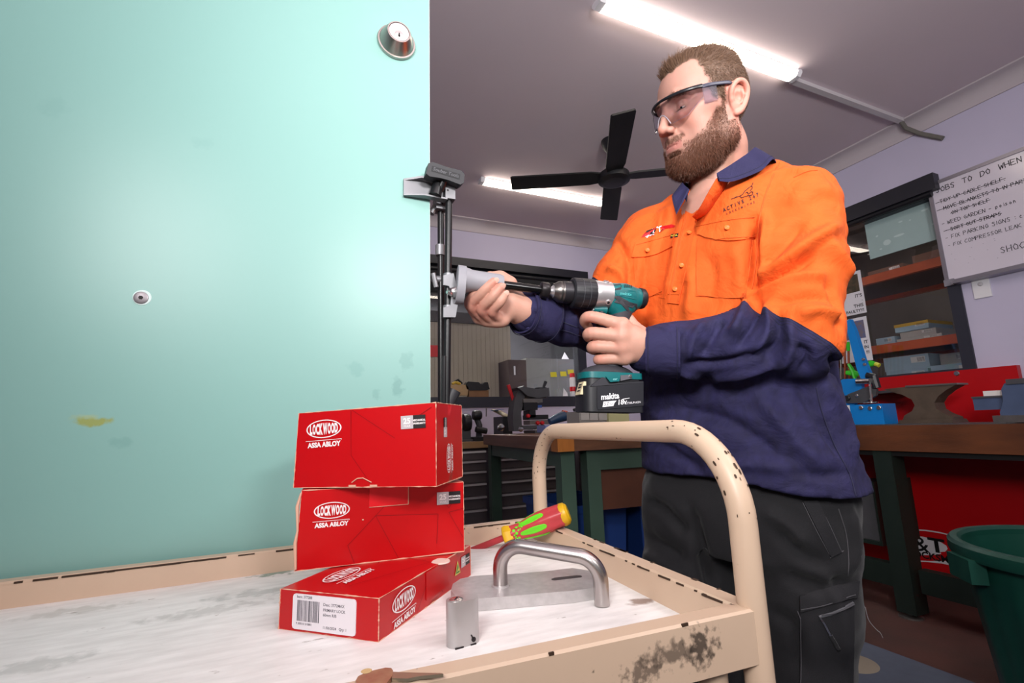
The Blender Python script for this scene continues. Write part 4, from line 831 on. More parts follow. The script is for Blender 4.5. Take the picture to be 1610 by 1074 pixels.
# middle and top tall boxes
zM = ZT+hB+.0018
A2, B2 = onz(466, 898, zM), onz(730, 867, zM)
def topz(px, py, P0):      # height of the box above a floor corner
    v = ray(px, py); t_ = np.hypot(P0[0], P0[1])/np.hypot(v[0], v[1]); return EYE[2]+v[2]*t_
h2a, h2b = topz(468, 772, A2)-zM, topz(728, 758, B2)-zM
t, body, f, W, D, _, _ = lockbox('lock_box', 'red carton with a taped flap and torn left edge, middle of the stack', A2, B2, .105, zM, h2a, h2b, 2, skew=.004)
F = FRONT(f); hh = h2a; logo(t, F @ T(W*.185, hh*.72, 0), W*.205); badge(t, F @ T(W*.90, hh*.76, 0), W*.155)
lines(t, F, [((W*.44, hh*.60), (W*.83, hh*.55)), ((W*.83, hh*.55), (W*.82, hh*.15)), ((W*.44, hh*.60), (W*.28, hh*.25)), ((W*.28, hh*.25), (W*.32, hh*.02)), ((W*.44, hh*.6), (W*.58, hh*.02)), ((W*.9, hh*.56), (W, hh*.6)), ((W*.9, hh*.56), (W*.99, hh*.2)), ((W*.6, hh*.96), (W*.44, hh*.6)), ((W*.9, hh*.62), (W*.88, hh*.68)), ((W*.9, hh*.62), (W*.92, hh*.68))])
MB(F).box((W*.40, hh*.72, 0), (W*.64, hh*.99, .0004)).obj('flap_tape', mat('carton_red_flap', 'dc2028', .25), t)
mb = MB(F); mb.box((W*.40, hh*.716, .0002), (W*.64, hh*.722, .0007)).box((W*.637, hh*.72, .0002), (W*.642, hh*.98, .0006)).obj('tape_edge', m_rtop, t)
mb = MB(f); mb.tube([(-.001, -.001, .002), (-.0025, -.001, hh*.35), (-.0005, -.001, hh*.5), (-.002, -.001, hh*.8), (.0015, -.001, hh*.97)], [.0015, .002, .0012, .002, .001], 6).obj('torn_edge', m_rtop, t)
mb = MB(F); mb.box((W*.36, hh*.555, .0), (W*.37, hh*.57, .0004)).obj('chip', m_rtop, t)
zT = zM+max(h2a, h2b)+.0015
A3, B3 = onz(463, 767, zT), onz(686, 765, zT)
h3a, h3b = topz(470, 650, A3)-zT, topz(684, 633, B3)-zT
t, body, f, W, D, _, _ = lockbox('lock_box', 'red carton with a white oval logo, topmost of the stack', A3, B3, .105, zT, h3a, h3b, 3, skew=.003)
F = FRONT(f); hh = (h3a+h3b)/2; logo(t, F @ T(W*.205, hh*.75, 0) @ Rz(3), W*.26); badge(t, F @ T(W*.845, hh*.80, 0) @ Rz(2), W*.17)
lines(t, F, [((W*.40, hh*.98), (W*.41, hh*.4)), ((W*.41, hh*.98), (W*.72, hh*.6)), ((W*.41, hh*.4), (W*.55, hh*.05)), ((W*.97, hh*.98), (W*.86, hh*.85))])
Rr = RIGHT(f, W); logo(t, Rr @ T(D*.42, hh*.31, 0) @ Rz(90), .036); badge(t, Rr @ T(D*.30, hh*.72, 0) @ Rz(90), .024)
mb = MB(F)
for x0 in (.40, .55): mb.box((W*x0, hh*.005, 0), (W*(x0+.05), hh*.03, .0008))
mb.tube([(W*.42, hh*.06, .0002), (W*.46, hh*.11, .0004), (W*.5, hh*.115, .0004), (W*.56, hh*.06, .0002)], .0006, 5); mb.obj('tab_cut', m_rtop, t)
# ---------------------------------------------------------------- lock cylinder, pull handle, screwdriver, key
m_cyl = mat('cylinder_steel', 'bcb8b8', .36, metal=.65, noise=.1, nscale=60)
q0, q1 = Vector(onz(708, 1024, ZT)), Vector(onz(759, 1010, ZT)); cc = (q0+q1)/2; xa = (q1-q0).normalized(); ya = Vector((-xa.y, xa.x, 0)); Wc = (q1-q0).length*.97; Rc = Wc*.29
hc = topz(732, 945, cc)-ZT
oc = thing('lock_cylinder', 'satin steel oval lock cylinder standing upright on the tray', 'cylinder', tuple(cc+ya*Rc))
f = frame(cc+ya*Rc, xa, ya)
prof = [(-(Wc/2-Rc)+Rc*math.cos(a), Rc*math.sin(a)) for a in [PI/2+PI*i/14 for i in range(15)]]+[((Wc/2-Rc)+Rc*math.cos(a), Rc*math.sin(a)) for a in [-PI/2+PI*i/14 for i in range(15)]]
MB(f).prism(prof, 0, hc).obj('body', m_cyl, oc, .0012, 2)
pl_ = MB(f @ T(-(Wc/2-Rc), -.001, hc)).lathe([(Rc*.72, -.001), (Rc*.72, .0006), (Rc*.6, .0012), (0, .0012)], 28).obj('plug', mat('cylinder_plug', 'd8d4d2', .25, metal=.9), oc)
MB(f @ T(-(Wc/2-Rc), -.001, hc+.0012) @ Rz(50)).box((-.004, -.0007, 0), (.004, .0007, .0003)).obj('keyway', m_bprint, pl_)
MB(f @ T(Wc*.22, -Rc-.0002, hc*.12) @ Rx(90)).lathe([(0, .0004), (.0022, .0004), (.0022, 0)], 14).obj('cam_hole', m_bprint, oc); MB(f @ T(Wc*.22, -Rc, hc*.12) @ Rx(90) @ Rz(30)).box((-.0006, 0, 0), (.0006, .005, .0006)).obj('cam_slot', m_bprint, oc)
MB(f).box((-Wc*.36, -Rc-.0005, 0), (-Wc*.1, -Rc+.001, .0012)).box((Wc*.12, -Rc-.0005, 0), (Wc*.3, -Rc+.001, .0012)).obj('foot_gap', m_bprint, oc)
# pull handle on a tapered plate
ph = thing('pull_handle', 'brushed steel pull handle on a tapered plate lying on the tray', 'handle', tuple(onz(830, 930, ZT)))
m_bru = mat('brushed_steel', 'b8b2b0', .27, metal=1, bump=.04, bscale=400, stretch=(20, 1, 1)); m_pla = mat('plate_zinc', 'cac6c6', .42, metal=.55, noise=.3, nscale=120)
th = .013; zt2 = ZT+th
pp = [onz(x, y, zt2) for x, y in ((709, 928), (712, 918), (724, 910), (745, 905.5), (770, 904), (800, 903), (860, 898), (900, 893), (925, 897), (940, 910), (950, 922), (900, 929), (850, 933), (800, 937.5), (757, 941), (735, 942), (716, 937))]
mbp = MB(); mbp.prism([(p[0], p[1]) for p in pp], ZT+.0003, zt2); mbp.obj('plate', m_pla, ph, .001, 2)
sl = [Vector(onz(x, y, zt2)) for x, y in ((872, 911), (910, 906.5))]; d_ = (sl[1]-sl[0]).normalized(); n_ = Vector((-d_.y, d_.x, 0))
mb = MB(); pr = [sl[0]+d_*(-.004*math.sin(a))+n_*.004*math.cos(a) for a in [PI*i/8 for i in range(9)]]+[sl[1]+d_*(.004*math.sin(a))+n_*-.004*math.cos(a) for a in [PI*i/8 for i in range(9)]]
mb.prism([(p.x, p.y) for p in pr], zt2, zt2+.0003); sl_o = mb.obj('slot', mat('slot_dark', '3a3436', .5), ph)
MB().tube([sl[0]+n_*.0035+Vector((0, 0, .0004)), sl[1]+n_*.0035+Vector((0, 0, .0004))], .0006, 6).obj('slot_rim', m_bru, sl_o)
f1 = Vector(onz(787, 921, zt2)); e1 = Vector(onz(946, 940, ZT+.008))
dd = (e1-f1); hb = .048; u = dd.normalized()
k1 = f1+Vector((0, 0, hb)); k2 = e1+Vector((0, 0, hb-.008))
barpts = [Vector(at(786, 921, 1))*0+f1-Vector((0, 0, .004)), k1, k2, e1+Vector((0, 0, -.007))]
MB().tube(fillet(barpts, .026, 14), .0085, 24).obj('bar', m_bru, ph)
MB().lathe([(.0108, 0), (.0108, .001), (.009, .0016)], 24, T(f1.x, f1.y, zt2)).obj('collar', m_pla, ph)
# screwdriver
sd = thing('screwdriver', 'red insulated screwdriver with green and yellow grip leaning behind the red boxes', 'screwdriver', tuple(at(820, 835, .80)))
m_sr = mat('driver_red', 'b83a40', .4, noise=.2, nscale=40); m_sg = mat('driver_green', '66d020', .4, noise=.1, nscale=40); m_sy = mat('driver_yellow', 'd8a818', .4, noise=.2, nscale=60)
S0, S1 = Vector(at(733, 869, .80)), Vector(at(893, 806, .79)); ax = (S1-S0).normalized(); Ls = (S1-S0).length
side = Vector(FW).cross(ax).normalized(); fS2 = frame(S0, side.cross(ax) if False else side, ax.cross(side)); fS2 = frame(S0, side, ax.cross(side))
# local z = along the tool
zz = lambda px: (Vector(at(px, 869-(px-733)*.394, .797))-S0).dot(ax)
r0 = .0052; a1, a2, a3, a4, a5 = zz(793), zz(806), zz(822), zz(850), Ls
MB(fS2).lathe([(r0*.9, -.02), (r0, 0), (r0, a1), (r0*1.05, a1+.004)], 16).obj('shaft', m_sr, sd)
MB(fS2).lathe([(.013, a1), (.0175, a1+.002), (.0185, a1+.007), (.0165, a2-.002), (.0145, a2+.002)], 8).obj('guard', m_sy, sd)
hp = [(.0145, a2), (.0135, a2+.008), (.0135, a3), (.0165, (a3+a4)/2), (.0185, a4), (.0188, a4+.018), (.0175, a5-.008), (.0145, a5-.002), (0, a5)]
def hexlathe(prof, k, n=48, amp=.06):
    mb = MB(fS2); G = []
    for r_, z_ in prof: G.append([(r_*(1+amp*math.cos(6*2*PI*i/n))*math.cos(2*PI*i/n), r_*(1+amp*math.cos(6*2*PI*i/n))*math.sin(2*PI*i/n), z_) for i in range(n)])
    mb.grid(G, closeu=True); return mb
gp = hexlathe([(r_, z_) for (r_, z_) in [(np.interp(z, [p[1] for p in hp], [p[0] for p in hp]), z) for z in np.linspace(a2, a5, 40)]], 6).obj('grip', m_sr, sd)
def rad(z): return float(np.interp(z, [p[1] for p in hp], [p[0] for p in hp]))
for i in range(6):
    ang = 2*PI*i/6+.52; mb = MB(fS2); G = []
    for j in range(13):
        z = a3-.004+(a4+.016-a3)*j/12; wv = (.22+.14*math.sin(PI*min(1, j/12*1.05)))*(1 if 0 < j < 12 else .3)
        row = []
        for k_ in range(7):
            a = ang+wv*(k_-3)/3; r_ = rad(z)*(1+.06*math.cos(6*a))+(.0012 if 0 < k_ < 6 and 0 < j < 12 else -.0005); row.append((r_*math.cos(a), r_*math.sin(a), z))
        G.append(row)
    mb.grid(G).obj('grip_inlay', m_sg, sd)
mb = MB(fS2); R_ = random.Random(11)
for i in range(46):
    a = R_.random()*2*PI; z = a2+.004+R_.random()*(a3-a2+.004); r_ = rad(z)*1.045; s_ = .0012+.0018*R_.random()
    mb.lathe([(s_, -.0003), (s_*.8, .0005), (0, .0007)], 7, Matrix.Rotation(a, 4, 'Z') @ T(r_, 0, z) @ Ry(90))
gs = mb.obj('green_flecks', m_sg, sd); gs['kind'] = 'stuff'
MB(fS2).lathe([(.0176, a5-.012), (.0186, a5-.010), (.0176, a5-.003), (.013, a5+.001), (0, a5+.0015)], 48).obj('end_cap', m_sy, sd)
# key on the front lip
ky = thing('door_key', 'worn copper coloured key lying on the front lip of the tray', 'key', tuple(onz(600, 1060, ZL)))
m_key = mat('key_copper', '9c5a4c', .4, metal=.4, noise=.6, nscale=60, dark='c8b48c')
kq = [onz(x, y, ZL+.0035) for x, y in ((559, 1070), (563, 1063), (575, 1057), (590, 1053), (606, 1049.5), (615, 1050), (618, 1054), (617, 1062), (610, 1071), (600, 1080), (585, 1090), (566, 1086))]
MB().prism([(p[0], p[1]) for p in kq], ZL+.0006, ZL+.0034).obj('bow', m_key, ky, .0008)
kb = [onz(x, y, ZL+.003) for x, y in ((615, 1056), (640, 1057.2), (694, 1058.4), (697, 1059.6), (660, 1063), (640, 1067), (616, 1066))]
MB().prism([(p[0], p[1]) for p in kb], ZL+.0008, ZL+.003).obj('blade', mat('key_nickel', 'b8a890', .35, metal=.7, noise=.4, nscale=50), ky, .0003)
cb = onz(576, 1064, ZL); MB().lathe([(.0022, .0034), (.003, .0038), (.0038, .0036)], 16, T(cb[0], cb[1], ZL)).obj('ring_hole', mat('key_hole_tan', 'c8a878', .5), ky)
# ---------------------------------------------------------------- mortising jig clamped on the door edge
jg = thing('mortising_jig', 'black and silver lock mortising jig clamped on the teal door edge', 'jig', (.25, YD, 1.3))
m_jb = mat('jig_black', '131316', .35); m_js = mat('jig_silver', '86868a', .48, metal=.6, noise=.15, nscale=30); m_jg = mat('jig_grey', '8f8e95', .5)
J = lambda x, y, Y: Vector(ony(x, y, Y))
Y1, Y2 = YD-.008, YD+.022
MB().tube([J(706, 280, Y1), J(702, 660, Y1)], .0068, 16).obj('post', m_jb, jg)
MB().tube([J(693, 322, Y2), J(694, 665, Y2)], .0066, 16).obj('post', m_jb, jg)
MB().tube([J(698, 560, Y1-.004), J(697, 660, Y1-.004)], .0045, 10).obj('guide_rod', m_jb, jg)
# jaw plate gripping the door face
jw = [J(x, y, YD-.001) for x, y in ((634, 283), (634, 308), (700, 315), (700, 291), (664, 284))]
MB().prism([(p.x, p.z) for p in jw], -(YD-.0008), -(YD-.006), Rx(90)).obj('jaw_plate', m_js, jg, .001)
fl = [J(634, 283, YD-.001), J(660, 284, YD-.001), J(688, 291, YD-.001)]
mb = MB(); G = []
for p, q in ((fl[0], .004), (fl[1], .018), (fl[2], .022)): G.append([p, p+Vector((0, -q, .001)), p+Vector((0, -q, -.003)), p+Vector((0, 0, -.003))])
mb.grid(G, closeu=True).obj('jaw_flange', m_js, jg)
fl = [J(634, 305, YD-.004), J(665, 309, YD-.004), J(700, 316, YD-.004)]
mb = MB(); G = []
for p, q in ((fl[0], .004), (fl[1], .014), (fl[2], .016)): G.append([p, p+Vector((0, -q, -.001)), p+Vector((0, -q, -.004)), p+Vector((0, 0, -.004))])
mb.grid(G, closeu=True).obj('jaw_flange', m_js, jg)
MB().tube([J(684, 308, Y1-.01), J(689, 288, Y1-.01)], [.012, .010], 16).obj('clamp_boss', m_jb, jg)
pa, pb_ = J(698, 315, Y1), J(713, 293, Y1); MB().box((pa.x, Y1-.012, pa.z), (pb_.x, Y1+.012, pb_.z)).obj('top_block', m_js, jg, .002)
pa, pb_ = J(683, 332, Y2), J(699, 316, Y2); MB().box((pa.x, Y2-.016, pa.z), (pb_.x, Y2+.012, pb_.z)).obj('lower_block', m_js, jg, .002)
MB().tube([J(678, 336, Y2), J(688, 318, Y2)], .006, 10).obj('pinch_arm', m_js, jg)
for q, y_ in ((J(704, 299, Y1-.012), 0), (J(695, 320, Y2-.016), 0)): MB().lathe([(0, .001), (.0018, .001), (.0018, 0)], 10, T(*q) @ Rx(90)).obj('pin_hole', m_bprint, jg)
# T handle
hA, hB_ = J(669, 268, YD-.03), J(727, 284, YD-.03); hx = (hB_-hA).normalized(); hm = (hA+hB_)/2; Lh = (hB_-hA).length
fT = frame(hm, hx, (0, 1, .1))
tp_ = [(-Lh/2, -.011), (-Lh/2+.002, .010), (-Lh/2+.010, .0145), (0, .0125), (Lh/2-.008, .0135), (Lh/2, .008), (Lh/2, -.009), (Lh/2-.006, -.0145), (Lh*.1, -.012), (-Lh*.1, -.012), (-Lh/2+.007, -.0145)]
MB(fT @ Rx(90)).prism(tp_, -.012, .012).obj('tee_handle', mat('tee_black', '232328', .5), jg, .0035, 3)
ff = fT @ Rx(90) @ T(0, 0, .0121)
MB(ff).prism([(-Lh*.38, -.004), (Lh*.38, -.0052), (Lh*.38, .0056), (-Lh*.38, .0066)], -.001, .0003).obj('tee_panel', mat('tee_recess', '18181c', .6), jg, .0004)
text('Souber Tools', mat('tee_letter', '4a4a50', .45), jg, ff @ T(0, .0008, .0003) @ Rz(-1), size=.0092, ext=.0003, bold=.00015, shear=.15)
MB().tube([hm+Vector((0, .004, -.008)), J(691, 300, Y1-.01)], .008, 14).obj('spindle', m_jb, jg)
def collar(px, y0, y1, Y, rr2): MB().tube([J(px, y1, Y), J(px, y0, Y)], rr2, 18).obj('collar', m_js, jg)
collar(692, 386, 402, Y2, .0094); collar(705, 431, 450, Y1, .0098); collar(704.5, 481, 500, Y1, .0098)
MB().tube([J(679, 438, Y2), J(692, 440, Y2)], [.006, .008], 12).obj('side_nut', m_js, jg); MB().tube([J(681, 430, Y2-.01), J(686, 452, Y2-.01)], .005, 10).obj('wing', m_js, jg)
# bracket, swivel bolt, flange and grey side handle on the drilling axis
AX0, AX1, AX2 = Vector(at(728, 440, .905)), Vector(at(868, 458, .945)), Vector(at(1012, 470, .99))
adir = (AX1-AX0).normalized(); afr = frame(AX0, adir, (0, 0, 1))     # x along the axis, y up, z towards the camera side
bp = [J(x, y, Y1-.012) for x, y in ((697, 433), (713, 430), (722, 466), (716, 499), (697, 499), (697, 484), (708, 480), (710, 462), (706, 450), (697, 448))]
MB().prism([(p.x, p.z) for p in bp], -(Y1-.008), -(Y1-.013), Rx(90)).obj('bracket', m_js, jg, .001)
p = J(709, 461, Y1-.015); MB().tube([p, J(722, 458, Y1-.015)], .0105, 16).obj('swivel_barrel', m_chrome, jg); MB().tube([p+Vector((-.006, -.004, 0)), p], [.004, .0065], 8).obj('swivel_nut', m_chrome, jg); MB().tube([p+Vector((-.009, -.005, 0)), p+Vector((-.005, -.003, 0))], .003, 8).obj('swivel_stud', m_chrome, jg)
MB(afr).prism([(a_, b_) for a_, b_ in [(.0, 0)]] if False else [(.031*math.cos(a)*.8, -.010+.037*math.sin(a)) for a in [2*PI*i/28 for i in range(28)]], -.0075, .0075, Matrix(((0, 0, 1, -.004), (0, 1, 0, 0), (-1, 0, 0, 0), (0, 0, 0, 1)))).obj('flange', m_jg, jg, .003, 3)
XL = afr @ Matrix(((0, 0, 1, 0), (1, 0, 0, 0), (0, 1, 0, 0), (0, 0, 0, 1)))   # lathe axis -> drilling axis
hl = (Vector(at(790, 449, .92))-AX0).dot(adir)
N = 64; G = []
for r_, z_ in ((.024, .003), (.0225, .010), (.0205, .016), (.0200, .022), (.0195, hl*.9), (.018, hl)):
    G.append([XL @ Vector((r_*(1+(.02 if .012 < z_ < hl*.95 and i % 2 else 0))*math.cos(2*PI*i/N), r_*(1+(.02 if .012 < z_ < hl*.95 and i % 2 else 0))*math.sin(2*PI*i/N), z_)) for i in range(N)])
mb = MB(); mb.grid(G, closeu=True); mb.faces(G[-1], [tuple(range(N))]); mb.obj('side_handle', m_jg, jg)
ls_ = (Vector(at(850, 456, .94))-AX0).dot(adir)
MB(XL).lathe([(.0082, hl-.01), (.0082, ls_)], 20).obj('drill_shaft', mat('shaft_black', '0c0c0e', .2, metal=.3), jg)
MB(XL).lathe([(.0082, ls_-.001), (.0155, ls_), (.016, ls_+.002), (.016, ls_+.013), (.0145, ls_+.016), (.008, ls_+.016), (.0065, ls_+.024)], 28).obj('stop_collar', mat('collar_dark', '2a2628', .35, metal=.5), jg)
c_ = ls_+.008; MB(XL @ T(0, 0, c_) @ Rz(-30) @ Ry(90)).lathe([(.003, .0158), (.003, .0164), (0, .0164)], 10).obj('set_screw', m_steel, jg)
# lower foot of the jig showing above the red boxes
MB().tube([J(704, 640, Y1), J(716, 614, Y1)], [.009, .011], 12, flat=.6).obj('lower_knob', mat('tee_black', '232328', .5), jg)
# ================================================================ implicit-surface modeller (numpy) for organic shapes
class SDF:
    def __init__(s, lo, hi, h):
        s.lo = np.array(lo, float); s.h = h; n = np.ceil((np.array(hi)-s.lo)/h).astype(int)+1
        s.ax = [(s.lo[i]+h*np.arange(n[i])).astype(np.float32) for i in range(3)]; s.D = np.full(tuple(n), .5, np.float32)
    def blank(s):
        o = SDF.__new__(SDF); o.lo, o.h, o.ax = s.lo, s.h, s.ax; o.D = np.full(s.D.shape, .5, np.float32); return o
    def merge(s, o, k):
        h = np.maximum(k-np.abs(s.D-o.D), 0)/k; s.D = np.minimum(s.D, o.D)-h*h*k*.25
    def sl(s, lo, hi, m):
        r = []
        for i in range(3):
            a = int(max(0, math.floor((lo[i]-m-s.lo[i])/s.h))); b = int(min(len(s.ax[i]), math.ceil((hi[i]+m-s.lo[i])/s.h)+1)); r.append(slice(a, max(a, b)))
        return tuple(r)
    def grid(s, S): return s.ax[0][S[0]][:, None, None], s.ax[1][S[1]][None, :, None], s.ax[2][S[2]][None, None, :]
    def put(s, S, d, k, neg=False):
        D = s.D[S]
        if neg:
            h = np.maximum(k-np.abs(-d-D), 0)/k if k > 0 else 0
            s.D[S] = np.maximum(D, -d)+h*h*k*.25
        else:
            h = np.maximum(k-np.abs(d-D), 0)/k if k > 0 else 0
            s.D[S] = np.minimum(D, d)-h*h*k*.25
    def cone(s, a, b, r0, r1=None, k=.01, neg=False, flat=None):
        a = np.array(a, float); b = np.array(b, float); r1 = r0 if r1 is None else r1; R = max(r0, r1)
        S = s.sl(np.minimum(a, b)-R, np.maximum(a, b)+R, k+3*s.h); X, Y, Z = s.grid(S)
        if s.D[S].size == 0: return
        ab = b-a; L2 = max(ab @ ab, 1e-12); t = np.clip(((X-a[0])*ab[0]+(Y-a[1])*ab[1]+(Z-a[2])*ab[2])/L2, 0, 1)
        d = np.sqrt((X-a[0]-t*ab[0])**2+(Y-a[1]-t*ab[1])**2+(Z-a[2]-t*ab[2])**2)-(r0+(r1-r0)*t)
        s.put(S, d.astype(np.float32), k, neg)
    def chain(s, pts, rs, k=.01, neg=False):
        for i in range(len(pts)-1): s.cone(pts[i], pts[i+1], rs[i], rs[i+1], k, neg)
    def ell(s, c, r, k=.01, R=None, neg=False):
        c = np.array(c, float); r = np.array(r, float); m = r.max(); S = s.sl(c-m, c+m, k+3*s.h); X, Y, Z = s.grid(S)
        if s.D[S].size == 0: return
        x, y, z = X-c[0], Y-c[1], Z-c[2]
        if R is not None: x, y, z = [R[i, 0]*x+R[i, 1]*y+R[i, 2]*z for i in range(3)]
        k0 = np.sqrt((x/r[0])**2+(y/r[1])**2+(z/r[2])**2); k1 = np.sqrt((x/r[0]**2)**2+(y/r[1]**2)**2+(z/r[2]**2)**2)
        s.put(S, (k0*(k0-1)/np.maximum(k1, 1e-9)).astype(np.float32), k, neg)
    def fn(s, lo, hi, f, k=.01, neg=False):
        S = s.sl(np.array(lo), np.array(hi), k+3*s.h); X, Y, Z = s.grid(S); s.put(S, f(X, Y, Z).astype(np.float32), k, neg)
    def mesh(s):
        D = s.D; D[0], D[-1], D[:, 0], D[:, -1], D[:, :, 0], D[:, :, -1] = (.5,)*6
        sg = D < 0; n = np.array(D.shape)-1; cnt = np.zeros(tuple(n), np.int8)
        cs = [(i, j, k) for i in (0, 1) for j in (0, 1) for k in (0, 1)]
        for i, j, k in cs: cnt += sg[i:n[0]+i, j:n[1]+j, k:n[2]+k]
        act = (cnt > 0) & (cnt < 8); I = np.argwhere(act); vid = np.full(tuple(n), -1, np.int64); vid[act] = np.arange(len(I))
        V = {c: D[I[:, 0]+c[0], I[:, 1]+c[1], I[:, 2]+c[2]] for c in cs}; acc = np.zeros((len(I), 3)); num = np.zeros(len(I))
        for a in cs:
            for ax in range(3):
                if a[ax]: continue
                b = list(a); b[ax] = 1; b = tuple(b); va, vb = V[a], V[b]; m = (va < 0) != (vb < 0); t = np.where(m, va/np.where(m, va-vb, 1), 0)
                p = np.tile(np.array(a, float), (len(I), 1)); p[:, ax] = t; acc[m] += p[m]; num += m
        P = s.lo+(I+acc/num[:, None])*s.h; F = []
        for ax in range(3):
            o = [i for i in range(3) if i != ax]; S0 = [slice(None)]*3; S1 = [slice(None)]*3; S0[ax] = slice(0, n[ax]); S1[ax] = slice(1, n[ax]+1)
            A, B = sg[tuple(S0)], sg[tuple(S1)]; E_ = np.argwhere(A != B)
            E_ = E_[(E_[:, o[0]] > 0) & (E_[:, o[1]] > 0) & (E_[:, o[0]] < n[o[0]]) & (E_[:, o[1]] < n[o[1]])]
            q = []
            for d0, d1 in ((-1, -1), (0, -1), (0, 0), (-1, 0)):
                e = E_.copy(); e[:, o[0]] += d0; e[:, o[1]] += d1; q.append(vid[e[:, 0], e[:, 1], e[:, 2]])
            q = np.stack(q, 1); flip = ~A[E_[:, 0], E_[:, 1], E_[:, 2]]
            if ax == 1: flip = ~flip
            q[flip] = q[flip][:, ::-1]; F.append(q)
        return P, np.concatenate(F)
def relax(P, F, it=2, lam=.5):
    n = len(P)
    e = np.concatenate([F[:, [0, 1]], F[:, [1, 2]], F[:, [2, 3]], F[:, [3, 0]]]); e = np.concatenate([e, e[:, ::-1]])
    deg = np.bincount(e[:, 0], minlength=n).astype(float)[:, None]; deg[deg == 0] = 1
    for _ in range(it):
        A = np.stack([np.bincount(e[:, 0], weights=P[e[:, 1], i], minlength=n) for i in range(3)], 1)/deg; P = P+(A-P)*lam
    return P
def np_mesh(name, P, F):
    me = bpy.data.meshes.new(name); me.vertices.add(len(P)); me.vertices.foreach_set('co', np.asarray(P, np.float32).ravel())
    k = F.shape[1]; me.loops.add(F.size); me.loops.foreach_set('vertex_index', F.astype(np.int32).ravel()); me.polygons.add(len(F))
    me.polygons.foreach_set('loop_start', np.arange(0, F.size, k, dtype=np.int32)); me.update(calc_edges=True); me.validate(); me.shade_smooth(); return me
def vnormals(P, F):
    N = np.cross(P[F[:, 2]]-P[F[:, 0]], P[F[:, 3 if F.shape[1] > 3 else 1]]-P[F[:, 1 if F.shape[1] > 3 else 0]])
    A = np.zeros_like(P)
    for i in range(F.shape[1]):
        for c in range(3): A[:, c] += np.bincount(F[:, i], weights=N[:, c], minlength=len(P))
    return A/np.maximum(np.linalg.norm(A, axis=1, keepdims=True), 1e-12)
def bvh_of(P, F): return BVHTree.FromPolygons([tuple(p) for p in P], [tuple(f) for f in F])
def hit(bv, x, y):
    d = Vector(ray(x, y)).normalized(); loc, nor, i, t = bv.ray_cast(Vector(EYE), d)
    if loc is None: return None, None
    if nor.dot(d) > 0: nor = -nor
    return loc, nor
def set_attr(me, name, v, kind='FLOAT'):
    a = me.attributes.new(name, kind, 'POINT')
    if kind == 'FLOAT': a.data.foreach_set('value', np.asarray(v, np.float32).ravel())
    else: a.data.foreach_set('color', np.asarray(v, np.float32).ravel())
# ================================================================ THE MAN
man = thing('person', 'bearded man in orange and navy work shirt and safety glasses, standing and holding a drill', 'person', (.9, .78, 0))
# ---- head (local: x his right, y forward, z up)
HC = np.array([.827, .733, 1.654]); HS = 1.04; hy, hp_, hr = math.radians(171.0), math.radians(14.5), math.radians(13.0)
_f = np.array([math.cos(hy)*math.cos(hp_), math.sin(hy)*math.cos(hp_), -math.sin(hp_)]); _r = np.array([math.sin(hy), -math.cos(hy), 0]); _u = np.cross(_r, _f)
HB = np.array([math.cos(hr)*_r+math.sin(hr)*_u, _f, -math.sin(hr)*_r+math.cos(hr)*_u])
def HW(p): return HC+HS*(np.asarray(p, float) @ HB)          # head local -> world
def HL(P): return ((np.asarray(P)-HC) @ HB.T)/HS             # world -> head local
HM = Matrix.Identity(4)
for i in range(3):
    for j in range(3): HM[i][j] = HS*HB[j][i]
    HM[i][3] = HC[i]
S = SDF((-.105, -.13, -.165), (.105, .15, .16), .0016)
S.ell((0, -.006, .044), (.0755, .096, .088), .01); S.ell((0, .035, .05), (.064, .058, .062), .03); S.ell((0, .03, -.012), (.061, .062, .07), .03)
for s_ in (-1, 1):
    S.chain([(s_*.058, -.008, -.02), (s_*.056, .0, -.062), (s_*.040, .045, -.080), (s_*.012, .080, -.094)], [.018, .019, .021, .02], .022)
    S.ell((s_*.044, .064, -.012), (.02, .022, .02), .02); S.ell((s_*.044, .055, -.045), (.022, .026, .03), .025)
    S.ell((s_*.052, .045, .006), (.02, .03, .012), .02)
S.ell((0, .079, -.089), (.021, .020, .017), .02); S.ell((0, .05, -.07), (.045, .042, .038), .03); S.ell((0, .03, -.095), (.045, .05, .022), .03)
S.ell((0, .079, -.05), (.032, .022, .028), .02)
for s_ in (-1, 1):
    S.chain([(s_*.008, .094, .031), (s_*.028, .091, .038), (s_*.047, .076, .036)], [.008, .0085, .008], .012)
    S.ell((s_*.031, .100, .018), (.017, .017, .0125), .014, neg=True)
    S.ell((s_*.032, .0785, .0180), (.0139, .0139, .0136), .003)
    S.chain([(s_*.020, .090, .0110), (s_*.032, .0945, .0105), (s_*.044, .085, .0125)], [.0022, .0032, .0020], .002, neg=True)
    S.chain([(s_*.018, .087, .004), (s_*.034, .089, -.002), (s_*.048, .078, .004)], [.005, .006, .005], .01)
S.chain([(0, .093, .028), (0, .103, .010), (0, .114, -.012)], [.0085, .008, .0088], .010); S.ell((0, .1155, -.0178), (.0102, .0108, .0098), .007)
for s_ in (-1, 1):
    S.ell((s_*.0128, .107, -.0225), (.0075, .0105, .0075), .006); S.ell((s_*.0068, .110, -.0300), (.0042, .0065, .0042), .003, neg=True)
    S.chain([(s_*.019, .100, -.026), (s_*.030, .091, -.043)], [.0016, .0012], .006, neg=True)
S.cone((0, .103, -.033), (0, .101, -.041), .0035, .0035, .006)
S.chain([(-.028, .087, -.0550), (-.011, .0995, -.0495), (0, .1008, -.0508), (.011, .0995, -.0495), (.028, .087, -.0550)], [.002, .0030, .0028, .0030, .002], .004)
S.chain([(-.026, .087, -.0572), (-.010, .0975, -.0602), (.010, .0975, -.0602), (.026, .087, -.0572)], [.002, .0036, .0036, .002], .004)
